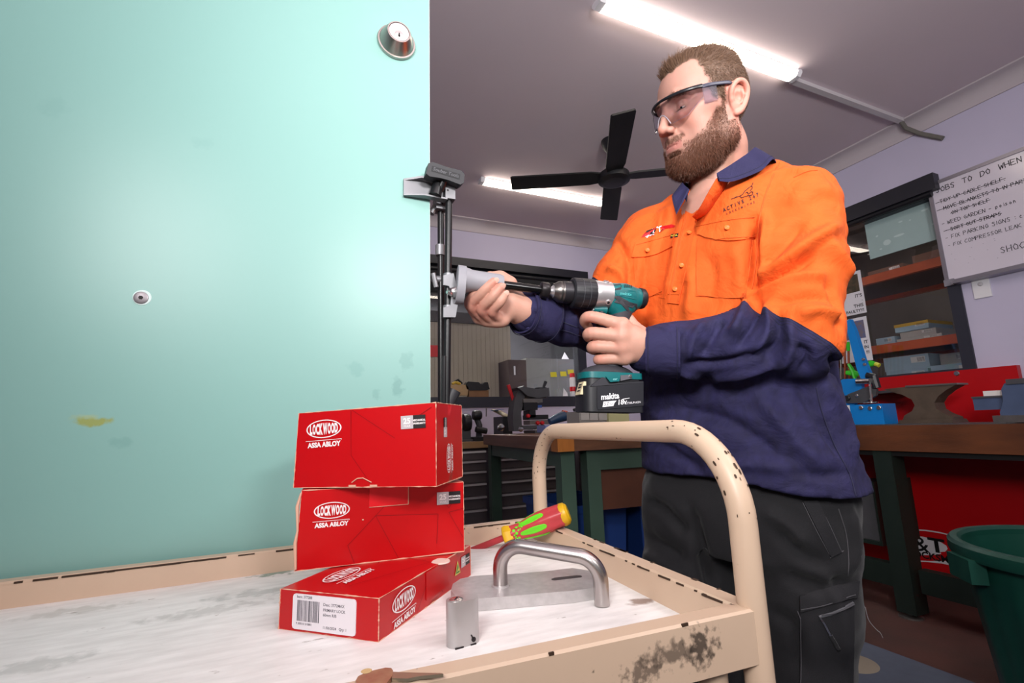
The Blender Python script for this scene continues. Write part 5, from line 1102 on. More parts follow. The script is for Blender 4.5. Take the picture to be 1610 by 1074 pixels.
S.chain([(-.030, .089, -.0560), (-.011, .1035, -.0545), (.011, .1035, -.0545), (.030, .089, -.0560)], [.0010, .0014, .0014, .0010], .0018, neg=True)
S.ell((0, .098, -.073), (.02, .008, .004), .008, neg=True)
for s_ in (-1, 1):     # ears
    c = np.array([s_*.078, -.008, .004]); tl_ = lambda q: c+np.array([s_*q[0], q[1], q[2]])
    S.ell(tl_((.001, -.007, .002)), (.0065, .0215, .034), .006)
    ring = [(.004, .012, .006), (.008, .009, .020), (.010, -.001, .030), (.011, -.013, .0315), (.011, -.023, .023), (.010, -.0255, .009), (.007, -.020, -.009), (.004, -.009, -.024), (.002, .003, -.029)]
    rp_ = catmull([tl_(q) for q in ring], 4); S.chain(rp_, list(np.interp(np.linspace(0, 1, len(rp_)), [0, .3, .6, .85, 1], [.0038, .0044, .0042, .0046, .005])), .003)
    S.chain([tl_((.009, -.012, .018)), tl_((.009, -.014, .004)), tl_((.008, -.007, -.010))], [.003, .0032, .003], .004)
    S.ell(tl_((.008, -.003, .0)), (.006, .008, .010), .004, neg=True); S.ell(tl_((.010, -.009, .021)), (.004, .008, .006), .003, neg=True)
    S.ell(tl_((.003, .011, .0)), (.004, .004, .006), .004)
Ph, Fh = S.mesh(); Ph = relax(Ph, Fh, 2, .45)
hN = vnormals(Ph, Fh)
x, y, z = Ph.T; ax_ = np.abs(x)
def sm(a, b, v): t = np.clip((v-a)/(b-a), 0, 1); return t*t*(3-2*t)
def vnoise(P, f, seed=0):
    r_ = np.random.default_rng(seed); o = np.zeros(len(P))
    for k in range(4):
        d = r_.normal(size=(3,)); d /= np.linalg.norm(d); o += np.sin(P @ d*f*(1+.4*k)+r_.random()*6)
    return o/4
def beard_mask(P):
    x, y, z = P.T; a = np.abs(x); n = vnoise(P, 240, 3)*.003
    zc = np.where(y < .036, .030, .002-.050*np.clip((y-.036)/.050, 0, 1)**.75)+n
    m = sm(0, .008, zc-z)*sm(-.012, -.002, y)*sm(-.150, -.125, z+.25*np.maximum(.03-y, 0))
    m *= 1-sm(.016, .026, y)*sm(-.01, .0, z)
    m *= .30+.70*sm(0, .024, zc-z)
    lip = sm(.032, .028, a)*sm(-.0668, -.0640, z)*sm(-.0462, -.0482, z)*sm(.07, .08, y); m *= 1-lip
    mu = sm(.032, .027, a)*sm(-.0505, -.0480, z)*sm(-.034, -.0370, z)*sm(.075, .085, y)*.75; m = np.maximum(m, mu)
    gap = np.exp(-((a-.026)/.013)**2-((z+.066)/.011)**2)*sm(.055, .08, y); m *= 1-.8*gap
    ear = (a > .071) & (y < .012) & (y > -.04) & (z > -.034); m[ear] = 0
    return np.clip(m, 0, 1)
def hair_mask(P):
    x, y, z = P.T; a = np.abs(x); n = vnoise(P, 260, 5)*.003
    zf = .092+.010*sm(.015, .045, a)-.02*sm(.052, .062, a)
    top = sm(-.003, .004, z-zf+n)
    side = sm(.048, .036, y+n)*sm(-.004, .008, z-.012*sm(.0, .03, y))
    back = sm(-.018, -.028, y)*sm(-.062, -.045, z)
    m = np.maximum(np.maximum(np.where(y > .03, top, 0), np.where(z > .06, np.where(y < .05, sm(.055, .042, y+n)+top, top), 0)), np.maximum(side, back))
    ear = (a > .072) & (y < .010) & (y > -.045) & (z < .040) & (z > -.035); m = np.clip(m, 0, 1); m[ear] = 0
    return m
bm_ = beard_mask(Ph); hm_ = hair_mask(Ph)
skin = np.array([.51, .268, .21]); C = np.tile(skin, (len(Ph), 1))
def blend(C, col, f): return C*(1-f[:, None])+np.array(col)*f[:, None]
C = blend(C, [.66, .27, .20], .55*np.exp(-((ax_-.045)/.022)**2-((z+.012)/.022)**2)*sm(.02, .05, y))
C = blend(C, [.68, .27, .20], .55*np.exp(-(x/.018)**2-((z+.022)/.016)**2)*sm(.09, .11, y))
C = blend(C, [.72, .30, .23], .6*((ax_ > .074) & (y < .015)))
C = blend(C, [.52, .20, .17], .75*sm(.030, .025, ax_)*sm(-.0650, -.0630, z)*sm(-.0462, -.0480, z)*sm(.080, .088, y))
C = blend(C, [.60, .33, .27], .6*np.exp(-((ax_-.032)/.016)**2-((z-.014)/.010)**2)*sm(.06, .08, y))
br = np.exp(-((z-.0385-.10*np.maximum(0, .03-np.abs(ax_-.03))*.5)/.0048)**2)*sm(.010, .015, ax_)*sm(.054, .046, ax_)*sm(.05, .065, y)
C = blend(C, [.20, .12, .08], .75*br)
lash = np.exp(-((z-.0108-.00*ax_)/.0016)**2)*np.exp(-((ax_-.032)/.013)**4)*sm(.07, .08, y); C = blend(C, [.06, .035, .03], .9*lash)
C = blend(C, [.20, .115, .075], .62*bm_); C = blend(C, [.17, .105, .07], .95*hm_)
headP, headF, headC = HW(Ph), Fh, C
# ---- body frame
T0 = np.array([.885, .775, 0]); tl_ax = np.array([.326, -.945, 0]); tf_ax = np.array([-.945, -.326, 0])
def TW(l, f, z): return T0+tl_ax*l+tf_ax*f+np.array([0, 0, z])
sL, eL, wL = at(1256, 326, 1.0), at(1256, 535, .885), at(1022, 552, .95)
sR, eR, wR = at(1020, 378, 1.2), at(945, 512, 1.13), at(820, 487, .965)
# ---- hands (one voxel body each, joined into the body mesh)
def hand_L():
    S = SDF(np.minimum(wL, at(915, 520, .96))-.11, np.maximum(wL, at(915, 520, .96))+.11, .0021)
    k = .008
    wr = at(1030, 555, .952); m = {'i': at(978, 511, .925), 'm': at(977, 529, .920), 'r': at(978, 547, .922), 'l': at(982, 563, .928)}
    S.chain([wL+(wL-m['m'])*.6, wL, at(1012, 548, .945)], [.031, .029, .030], .02)
    for q, rr in (('i', .0145), ('m', .0145), ('r', .0135), ('l', .0125)): S.cone(at(1010, 545, .946), m[q], .021, rr, .016)
    S.ell(at(995, 538, .940), (.026, .026, .024), .02)
    fing = {'i': ([(m['i']), at(930, 498, .934), at(919, 505, .953), at(926, 515, .966)], [.0125, .0108, .0095, .0085]),
            'm': ([(m['m']), at(930, 524, .930), at(928, 531, .955), at(948, 533, .970)], [.0128, .0118, .0104, .0092]),
            'r': ([(m['r']), at(935, 545, .932), at(935, 550, .956), at(955, 551, .971)], [.0126, .0115, .0102, .009]),
            'l': ([(m['l']), at(944, 565, .937), at(945, 567, .958), at(962, 567, .970)], [.0116, .0106, .0094, .0082])}
    for q in fing:
        pts, rs = fing[q]; T_ = S.blank(); cp_ = catmull(pts, 5); T_.chain(cp_, list(np.interp(np.linspace(0, 3, len(cp_)), [0, 1, 2, 3], rs)), .002)
        pass
        S.merge(T_, .0022)
        S.ell(m[q]-FW*.0035, (.0105, .0105, .0105), .012)
    S.chain([at(1005, 525, .955), at(985, 505, .975), at(960, 497, .988), at(942, 497, .992)], [.017, .014, .0115, .0095], .012)   # thumb on the far side of the grip
    return S.mesh()
def hand_R():
    lo = np.minimum(wR, at(735, 480, .93))-.10; hi = np.maximum(wR, at(735, 480, .93))+.10; S = SDF(lo, hi, .0021)
    pal = at(793, 480, .955); S.chain([wR+(wR-pal)*1.5, wR, pal], [.030, .027, .026], .02)
    kn = {'i': at(752, 500, .955), 'm': at(765, 504, .945), 'r': at(778, 505, .938), 'l': at(791, 504, .935)}
    for q in kn: S.cone(pal, kn[q], .021, .0125, .014)
    S.ell(at(803, 478, .945), (.018, .018, .024), .014)
    fing = {'i': [kn['i'], at(739, 478, .935), at(745, 462, .915), at(757, 447, .912)], 'm': [kn['m'], at(743.5, 481, .922), at(758, 461, .898), at(776, 443, .893)],
            'r': [kn['r'], at(759, 487, .915), at(773, 469, .893), at(788, 451, .892)], 'l': [kn['l'], at(775, 490, .912), at(786, 476, .896), at(794, 463, .898)]}
    for q, (r0, r1, r2, r3) in {'i': (.0112, .0098, .0088, .0078), 'm': (.0115, .0102, .0093, .008), 'r': (.0112, .0100, .009, .0078), 'l': (.010, .009, .0082, .0072)}.items():
        T_ = S.blank(); cp_ = catmull(fing[q], 5); T_.chain(cp_, list(np.interp(np.linspace(0, 3, len(cp_)), [0, 1, 2, 3], [r0, r1, r2, r3])), .002); T_.ell(fing[q][1], (r1*1.04,)*3, .006)
        S.merge(T_, .0018)
    S.chain([at(806, 466, .965), at(800, 447, .962), at(787, 437, .955), at(770, 434, .945)], [.018, .0145, .0115, .0095], .012)   # thumb over the handle
    return S.mesh()
(PLh, FLh), (PRh, FRh) = hand_L(), hand_R()
PLh, PRh = relax(PLh, FLh, 1, .4), relax(PRh, FRh, 1, .4)
def hand_col(P, F, tips):
    C = np.tile(np.array([.52, .28, .212]), (len(P), 1))
    for t_, r_ in tips:
        f = np.exp(-(np.linalg.norm(P-t_, axis=1)/r_)**2); C = blend(C, [.60, .22, .165], .55*f)
    return C
CL = hand_col(PLh, FLh, [(at(928, 500, .93), .016), (at(930, 524, .93), .012), (at(935, 545, .93), .012), (at(944, 565, .93), .012), (at(975, 516, .92), .014), (at(975, 545, .92), .014)])
CR = hand_col(PRh, FRh, [(at(742, 480, .92), .02), (at(757, 487, .91), .018), (at(774, 490, .91), .018), (at(776, 443, .89), .012), (at(788, 451, .89), .012)])
# a small red light spot on the ring finger of the left hand is a reflection of the drill's own indicator and is left to the renderer
# ---- core of the body (mostly under the clothes) down to the boots
B = SDF((.35, .45, -.005), (1.25, 1.2, 1.62), .0085)
nb = HW((0, -.02, -.06)); B.chain([nb, HW((0, -.02, -.09)), TW(.004, .005, 1.48)], [.050, .050, .055], .02)
B.chain([TW(0, 0, 1.40), TW(0, 0, 1.1), TW(0, 0, .9)], [.11, .115, .12], .05)
for a, b, c in ((sL, eL, wL), (sR, eR, wR)): B.chain([TW(0, 0, 1.42), a, b, c], [.06, .050, .034, .026], .03)
hipL, kneL, ankL = TW(.08, 0, .86), TW(.062, .02, .47), TW(.065, -.01, .09); hipR, kneR, ankR = TW(-.115, .03, .86), TW(-.13, .06, .47), TW(-.14, .02, .09)
for a, b, c in ((hipL, kneL, ankL), (hipR, kneR, ankR)): B.chain([TW(0, 0, .95), a, b, c], [.09, .078, .058, .042], .04); B.cone(c-np.array([0, 0, .03]), c+tf_ax*.14-np.array([0, 0, .05]), .04, .035, .03)
Pb, Fb = B.mesh(); Pb = relax(Pb, Fb, 2)
NK = SDF(np.minimum(nb, TW(0, 0, 1.40))-.12, np.maximum(nb, TW(0, 0, 1.44))+.14, .0035)
NK.chain([HW((0, -.010, -.02)), HW((0, -.018, -.075)), TW(.006, .006, 1.53), TW(.002, .0, 1.45)], [.056, .056, .057, .080], .03)
for s_ in (-1, 1): NK.cone(HW((s_*.05, -.015, -.03)), TW(-s_*.018, .055, 1.485), .012, .010, .02)
NK.ell(HW((0, .035, -.125)), (.012, .012, .014), .015)
Pn, Fn = NK.mesh(); Pn = relax(Pn, Fn, 2)
nbm = beard_mask(HL(Pn))*.5; Cn = blend(np.tile(skin*np.array([1, .97, .95]), (len(Pn), 1)), [.25, .15, .10], nbm)
allP = [Pb, Pn, headP, PLh, PRh]; allF = [Fb, Fn, headF, FLh, FRh]; allC = [np.tile(skin, (len(Pb), 1)), Cn, headC, CL, CR]
off = 0; FF = []
for P_, F_ in zip(allP, allF): FF.append(F_+off); off += len(P_)
me = np_mesh('body', np.concatenate(allP), np.concatenate(FF)); CC = np.concatenate(allC); set_attr(me, 'skin_tone', np.concatenate([CC, np.ones((len(CC), 1))], 1), 'FLOAT_COLOR')
m_skin = mat('skin', 'd0a090', .48, bump=.12, bscale=420, spec=.4); nt = m_skin.node_tree; bs = nt.nodes['Principled BSDF']
an = nt.nodes.new('ShaderNodeAttribute'); an.attribute_name = 'skin_tone'; nt.links.new(an.outputs['Color'], bs.inputs['Base Color'])
bs.inputs['Subsurface Weight'].default_value = .12; bs.inputs['Subsurface Radius'].default_value = (.012, .004, .002); bs.inputs['Subsurface Scale'].default_value = .5
body = link('body', me, m_skin, man, True)
# eyes
m_eyew = mat('eye_white', 'd8d0cc', .15); m_iris = mat('iris', '2c3a40', .1)
for s_ in (-1, 1):
    e = MB(HM @ T(s_*.032, .0785, .0175)).lathe([(0, -.0128)]+[(.0128*math.sin(a), -.0128*math.cos(a)) for a in [PI*i/12 for i in range(1, 12)]]+[(0, .0128)], 20).obj('eye', m_eyew, body)
    MB(HM @ T(s_*.032, .0785, .0175) @ Rx(-90-22) @ Ry(0)).lathe([(.0058, .0116), (.004, .0128), (0, .0131)], 18).obj('iris', m_iris, e)
# fingernails
m_nail = mat('nail', 'd8a898', .3)
def nail(bv, px, py, r0, r1, ang, par):
    l, n = hit(bv, px, py)
    if l is None: return
    t = (Vector(RT)*math.cos(ang)-Vector(UP)*math.sin(ang)); MB(frame(l, t, n.cross(t)) ).lathe([(1, -.0004), (.95, .0004), (.6, .0008), (0, .001)], 14, Matrix.Diagonal((r0, r1, 1, 1))).obj('fingernail', m_nail, par)
bvR = bvh_of(PRh, FRh)
for px, py in ((780, 441), (791, 450), (796, 461)): nail(bvR, px, py, .0062, .0050, -.75, body)
# ---- hair and beard strands
m_hair = mat('hair_brown', '6c503d', .5, noise=.45, nscale=300, spec=.4); m_beard = mat('beard_brown', '704836', .5, noise=.5, nscale=300, spec=.4)
def strands(name, maskv, n, lf, df, wid, m, parent, seed):
    r_ = np.random.default_rng(seed); tri = Fh
    cen = Ph[tri].mean(1); fm = maskv[tri].mean(1); ar = np.linalg.norm(np.cross(Ph[tri[:, 1]]-Ph[tri[:, 0]], Ph[tri[:, 3]]-Ph[tri[:, 0]]), axis=1); p = ar*fm*(fm > .15); p /= p.sum()
    idx = r_.choice(len(tri), n, p=p); uv = r_.random((n, 2)); q = Ph[tri[idx]]
    R0 = (q[:, 0]*(1-uv[:, :1])+q[:, 1]*uv[:, :1])*(1-uv[:, 1:])+(q[:, 3]*(1-uv[:, :1])+q[:, 2]*uv[:, :1])*uv[:, 1:]
    N = hN[tri[idx]].mean(1); N /= np.linalg.norm(N, axis=1, keepdims=True)
    D = df(R0, N)+r_.normal(size=(n, 3))*.22; D /= np.linalg.norm(D, axis=1, keepdims=True); L = lf(R0)*(.6+.6*r_.random(n)); lift = r_.random(n)
    D1 = D*.75+N*(.35+.4*lift[:, None]); D1 /= np.linalg.norm(D1, axis=1, keepdims=True)
    a = R0-N*.0008; b = R0+D1*L[:, None]*.5; c = b+(D*.9+N*.05*lift[:, None])*L[:, None]*.5
    sd_ = np.cross(D, N+r_.normal(size=(n, 3))*.5); sd_ /= np.linalg.norm(sd_, axis=1, keepdims=True); w_ = wid*(.7+.6*r_.random(n))[:, None]
    V = np.stack([a-sd_*w_, a+sd_*w_, b+sd_*w_*.85, b-sd_*w_*.85, c], 1).reshape(-1, 3); i0 = np.arange(n)[:, None]*5
    Q = i0+np.array([[0, 1, 2, 3]]); Tt = i0+np.array([[3, 2, 4, 4]]); V = HW(V)
    me = bpy.data.meshes.new(name); me.from_pydata(V.tolist(), [], Q.tolist()+Tt[:, :3].tolist()); me.shade_smooth(); o = link(name, me, m, parent); o['kind'] = 'stuff'; return o
def hdir(P, N):
    x, y, z = P.T; d = np.zeros_like(P)
    top = sm(.06, .10, z); d[:, 1] = -.9*top-.25*(1-top); d[:, 2] = -.9*(1-top)+.25*top; d[:, 0] = .35*top
    fr = sm(.05, .075, y)*top; d[:, 2] += .75*fr; d[:, 1] += .1*fr; d[:, 0] += .5*fr
    return d
def hlen(P): x, y, z = P.T; return .007+.024*sm(.07, .115, z)+.010*sm(.04, .08, y)*sm(.08, .1, z)
strands('hair', hm_, 34000, hlen, hdir, .00030, m_hair, body, 1)
strands('beard', bm_, 26000, lambda P: .0055+.006*sm(-.05, -.10, P[:, 2])-.002*(P[:, 2] > -.05), lambda P, N: np.stack([N[:, 0]*.2, .25+0*N[:, 0], -1+0*N[:, 0]], 1)+N*.25, .00026, m_beard, body, 2)
strands('eyebrow', br, 600, lambda P: .006+0*P[:, 0], lambda P, N: np.stack([np.sign(P[:, 0])*1.0, -.3+0*P[:, 0], .3+0*P[:, 0]], 1), .0003, m_hair, body, 3)
# ---------------------------------------------------------------- shirt
def torso_fn(prof, cl=0, cf=0):
    zs = np.array([p[0] for p in prof]); A = np.array([p[1] for p in prof]); Bq = np.array([p[2] for p in prof]); Fo = np.array([p[3] for p in prof])
    def f(X, Y, Z):
        l = (X-T0[0])*tl_ax[0]+(Y-T0[1])*tl_ax[1]-cl; q = (X-T0[0])*tf_ax[0]+(Y-T0[1])*tf_ax[1]
        a = np.interp(Z.ravel(), zs, A).reshape(Z.shape); b = np.interp(Z.ravel(), zs, Bq).reshape(Z.shape); o = np.interp(Z.ravel(), zs, Fo).reshape(Z.shape)
        k = (np.abs(l/a)**2.4+np.abs((q-o)/b)**2.4)**(1/2.4); d = (k-1)*np.minimum(a, b)
        return np.maximum(d, np.maximum(zs[0]-Z, Z-zs[-1]))
    return f
SPROF = [(.725, .238, .168, .0), (.80, .230, .158, .002), (.87, .216, .150, .005), (.95, .207, .148, .010), (1.05, .201, .147, .012), (1.15, .195, .143, .012), (1.25, .196, .136, .012), (1.33, .188, .125, .012), (1.40, .160, .105, .008), (1.455, .115, .085, .0), (1.50, .085, .07, -.01)]
G = SDF((.30, .44, .72), (1.24, 1.20, 1.56), .0056)
G.fn((.55, .45, .74), (1.25, 1.15, 1.50), torso_fn(SPROF, -.012), .01)
ARM = []
G.chain([TW(.0, -.02, 1.47), TW(.085, -.012, 1.47), sL+np.array([0, 0, .004])], [.062, .060, .066], .04); G.chain([TW(-.075, -.0, 1.47), sR], [.058, .062], .04)
G.chain([TW(.08, .035, 1.40), TW(.10, .03, 1.2)], [.085, .09], .05)
eLs = eL+FW*.004; FOLD = 2.4
AL = [sL, sL*.55+eLs*.45, eLs, eLs*.62+wL*.38, eLs*.16+wL*.84, wL*1.0+(wL-eLs)*.01]; RL = [.078, .080, .068, .063, .050, .045]
ARr = [sR, sR*.5+eR*.5, eR, eR*.5+wR*.5, eR*.1+wR*.9]; RR = [.072, .072, .064, .055, .046]
for i in range(len(AL)-1): G.cone(AL[i], AL[i+1], RL[i], RL[i+1], .022 if i < 2 else .016)
for i in range(len(ARr)-1): G.cone(ARr[i], ARr[i+1], RR[i], RR[i+1], .03)
G.cone(eL+UP*.005, eL+UP*.03, .062, .062, .03)          # cloth bagging at the elbow
# neck opening
G.chain([at(1090, 333, .985), at(1094, 318, .995), at(1105, 283, 1.03), TW(.012, .0, 1.51), TW(.012, -.02, 1.57)], [.004, .012, .030, .060, .078], .010, neg=True)
lG = (G.ax[0][:, None, None]-T0[0])*tl_ax[0]+(G.ax[1][None, :, None]-T0[1])*tl_ax[1]
G.D = np.maximum(G.D, (.850-.10*lG+.006*np.cos(lG*18)-G.ax[2][None, None, :]).astype(np.float32))      # shirt tail hem
Ps, Fs = G.mesh(); Ps = relax(Ps, Fs, 5, .5); Ns = vnormals(Ps, Fs)
bv0 = bvh_of(Ps, Fs)
def folds(P, N, bv, specs):
    D_ = np.zeros(len(P))
    for pts, amp, wid in specs:
        cur = catmull([(*p, 0) for p in pts], 6); H_ = []
        for p in cur:
            l, n = hit(bv, p[0], p[1])
            if l is not None: H_.append(np.array(l))
        if len(H_) < 2: continue
        H_ = np.array(H_); best = np.full(len(P), 9.0); tt = np.zeros(len(P))
        lo, hi = H_.min(0)-.06, H_.max(0)+.06; m = np.all((P > lo) & (P < hi), 1); Q = P[m]; b = np.full(len(Q), 9.0); u = np.zeros(len(Q))
        for i in range(len(H_)-1):
            ab = H_[i+1]-H_[i]; t = np.clip((Q-H_[i]) @ ab/max(ab @ ab, 1e-9), 0, 1); d = np.linalg.norm(Q-H_[i]-t[:, None]*ab, axis=1); c = d < b; b[c] = d[c]; u[c] = (i+t[c])/(len(H_)-1)
        D_[m] += amp*FOLD*np.exp(-(b/(wid*.85))**2)*np.clip(np.minimum(u, 1-u)*5+.25, 0, 1)
    return P+N*D_[:, None]
w1_, w2_ = .014, .009
SPEC = [([(1186, 345), (1186, 400), (1182, 455)], -.016, .012), ([(1200, 335), (1197, 390), (1193, 440)], .007, .012),
 ([(1183, 445), (1230, 415), (1280, 378), (1322, 352)], .009, w1_), ([(1186, 462), (1240, 440), (1300, 432)], .006, w1_), ([(1184, 455), (1230, 432), (1285, 402)], -.008, .010), ([(1195, 420), (1230, 385), (1262, 345)], -.006, w1_),
 ([(1215, 475), (1265, 465), (1310, 470)], -.006, .011), ([(1250, 495), (1290, 490), (1325, 500)], .006, .011), ([(1240, 330), (1275, 300), (1310, 300)], .004, .02),
 ([(1300, 440), (1318, 480), (1320, 520)], -.005, .012), ([(1300, 380), (1330, 420), (1335, 470)], .005, .016), ([(1200, 280), (1245, 268), (1290, 275)], .003, .012),
 ([(1178, 472), (1165, 500), (1150, 530)], .008, .010), ([(1192, 474), (1186, 505), (1160, 548)], -.007, .008), ([(1205, 482), (1205, 520), (1180, 560)], .008, .010), ([(1222, 494), (1225, 530), (1205, 568)], -.007, .009), ([(1240, 505), (1245, 545), (1225, 580)], .007, .010), ([(1135, 500), (1120, 530), (1105, 560)], -.006, .009), ([(1110, 508), (1090, 535), (1080, 565)], .006, .010), ([(1070, 520), (1060, 545), (1062, 575)], -.004, .008),
 ([(1080, 572), (1140, 570), (1220, 545)], -.006, .010), ([(1060, 585), (1130, 592), (1220, 575)], .005, .010), ([(1250, 540), (1270, 560), (1262, 585)], -.006, .009),
 ([(1020, 385), (1015, 440), (1012, 480)], -.005, .012), ([(1045, 330), (1030, 380), (1020, 420)], .005, .012), ([(1075, 345), (1062, 400), (1048, 470)], .004, .012), ([(1000, 400), (990, 440), (985, 470)], -.006, .012), ([(1110, 400), (1120, 430), (1118, 470)], -.004, .014), ([(1150, 390), (1165, 420), (1160, 460)], .004, .014), ([(1085, 420), (1088, 460), (1082, 500)], .005, .016),
 ([(970, 378), (985, 400), (990, 430)], -.006, .010), ([(955, 420), (975, 430), (985, 450)], .005, .010),
 ([(1060, 640), (1150, 665), (1230, 720)], -.006, .016), ([(1020, 650), (1080, 680), (1130, 735)], .005, .016), ([(1190, 620), (1240, 680), (1290, 740)], .006, .018), ([(1250, 600), (1290, 660), (1330, 730)], -.005, .014), ([(1295, 600), (1325, 650), (1345, 720)], .005, .014), ([(1010, 690), (1060, 712), (1120, 755)], -.005, .012), ([(1230, 740), (1280, 748), (1340, 745)], -.004, .010), ([(1150, 730), (1220, 735), (1290, 755)], .004, .012), ([(1310, 560), (1318, 590), (1330, 620)], -.006, .010),
 ([(870, 480), (880, 510), (880, 545)], -.006, .010), ([(900, 490), (905, 520), (905, 555)], .005, .010), ([(845, 478), (850, 505), (848, 530)], .004, .009)]
Ps = folds(Ps, Ns, bv0, SPEC)
nz = vnoise(Ps, 55, 9)*.0030+vnoise(Ps, 120, 10)*.0016; Ps = Ps+Ns*nz[:, None]
# curved hem: trim the bottom edge by pushing the cap up
def arm_d(P, pts, rs):
    b = np.full(len(P), 9.0)
    for i in range(len(pts)-1):
        a_, ab = np.array(pts[i]), np.array(pts[i+1])-np.array(pts[i]); t = np.clip((P-a_) @ ab/(ab @ ab), 0, 1); b = np.minimum(b, np.linalg.norm(P-a_-t[:, None]*ab, axis=1)-(rs[i]+(rs[i+1]-rs[i])*t))
    return b
tor = torso_fn(SPROF)
dT = np.array([float(tor(np.array([p[0]]), np.array([p[1]]), np.array([p[2]]))[0]) for p in Ps]) if False else None
l_ = (Ps-T0) @ tl_ax+.012; f_ = (Ps-T0) @ tf_ax; zc_ = Ps[:, 2]
a_ = np.interp(zc_, [p[0] for p in SPROF], [p[1] for p in SPROF]); b_ = np.interp(zc_, [p[0] for p in SPROF], [p[2] for p in SPROF])
dT = ((np.abs(l_/a_)**2.4+np.abs(f_/b_)**2.4)**(1/2.4)-1)*np.minimum(a_, b_)
dL, dR = arm_d(Ps, AL, RL), arm_d(Ps, ARr, RR)
nL = (-RT*.56-UP*.82); pL0 = np.array(at(1238, 511, .86)); nR = (-RT*.75-UP*.55); pR0 = np.array(at(948, 452, 1.12))
sdT = (1.155-zc_); sdL = (Ps-pL0) @ nL; sdR = (Ps-pR0) @ nR
navy = np.where((dL < dT-.004) & (dL < dR), sdL, np.where(dR < dT-.004, sdR, sdT))
navy = np.where((l_ > .17) & (zc_ < 1.075) & (dL > .01), .02, navy)
me = np_mesh('shirt', Ps, Fs); set_attr(me, 'navy', navy)
def cloth(name, col, weave=900, dark=.82):
    new = name not in _M; m = mat(name, col, .85, noise=.16, nscale=26, bump=.25, bscale=weave, dark=None)
    if new:      # small creases of worn cotton, on top of the modelled folds
        nt = m.node_tree; b = nt.nodes['Principled BSDF']; old = b.inputs['Normal'].links[0].from_node
        tc = nt.nodes.new('ShaderNodeTexCoord'); n = nt.nodes.new('ShaderNodeTexNoise'); n.inputs['Scale'].default_value = 17; n.inputs['Detail'].default_value = 5; n.inputs['Distortion'].default_value = 1.2; nt.links.new(tc.outputs['Object'], n.inputs['Vector'])
        bp = nt.nodes.new('ShaderNodeBump'); bp.inputs['Strength'].default_value = .55; bp.inputs['Distance'].default_value = .012; nt.links.new(n.outputs['Fac'], bp.inputs['Height']); nt.links.new(bp.outputs[0], old.inputs['Normal'])
    return m
m_or = cloth('shirt_orange', 'dd5c18'); m_nv = cloth('shirt_navy', '221f45')
def two_tone():
    m = cloth('shirt_two_tone', 'dd5c18'); nt = m.node_tree; b = nt.nodes['Principled BSDF']; src = b.inputs['Base Color'].links[0].from_socket
    at_ = nt.nodes.new('ShaderNodeAttribute'); at_.attribute_name = 'navy'; g = nt.nodes.new('ShaderNodeMath'); g.operation = 'GREATER_THAN'; g.inputs[1].default_value = 0; nt.links.new(at_.outputs['Fac'], g.inputs[0])
    n = nt.nodes.new('ShaderNodeTexNoise'); n.inputs['Scale'].default_value = 30; n.inputs['Detail'].default_value = 6; r_ = nt.nodes.new('ShaderNodeValToRGB'); r_.color_ramp.elements[0].color = srgb('1b1838'); r_.color_ramp.elements[1].color = srgb('24214a'); r_.color_ramp.elements[0].position = .3; r_.color_ramp.elements[1].position = .7
    nt.links.new(n.outputs['Fac'], r_.inputs[0])
    mx = nt.nodes.new('ShaderNodeMix'); mx.data_type = 'RGBA'; nt.links.new(g.outputs[0], mx.inputs[0]); nt.links.new(src, mx.inputs[6]); nt.links.new(r_.outputs[0], mx.inputs[7]); 
    def mth(op, a, v): n_ = nt.nodes.new('ShaderNodeMath'); n_.operation = op; nt.links.new(a, n_.inputs[0]); n_.inputs[1].default_value = v; return n_.outputs[0]
    a1 = mth('LESS_THAN', mth('ABSOLUTE', mth('SUBTRACT', at_.outputs['Fac'], .0045), 0), .0007); a2 = mth('LESS_THAN', mth('ABSOLUTE', mth('SUBTRACT', at_.outputs['Fac'], .0095), 0), .0007); a3 = mth('LESS_THAN', mth('ABSOLUTE', at_.outputs['Fac'], 0), .0009)
    s2 = nt.nodes.new('ShaderNodeMath'); s2.operation = 'MAXIMUM'; nt.links.new(a1, s2.inputs[0]); nt.links.new(a2, s2.inputs[1]); s3 = nt.nodes.new('ShaderNodeMath'); s3.operation = 'MAXIMUM'; nt.links.new(s2.outputs[0], s3.inputs[0]); nt.links.new(a3, s3.inputs[1])
    m2 = nt.nodes.new('ShaderNodeMix'); m2.data_type = 'RGBA'; nt.links.new(s3.outputs[0], m2.inputs[0]); nt.links.new(mx.outputs[2], m2.inputs[6]); m2.inputs[7].default_value = srgb('17162c'); nt.links.new(m2.outputs[2], b.inputs['Base Color']); return m
shirt = link('shirt', me, two_tone(), man, True)
bvS = bvh_of(Ps, Fs)
bvP = bvS
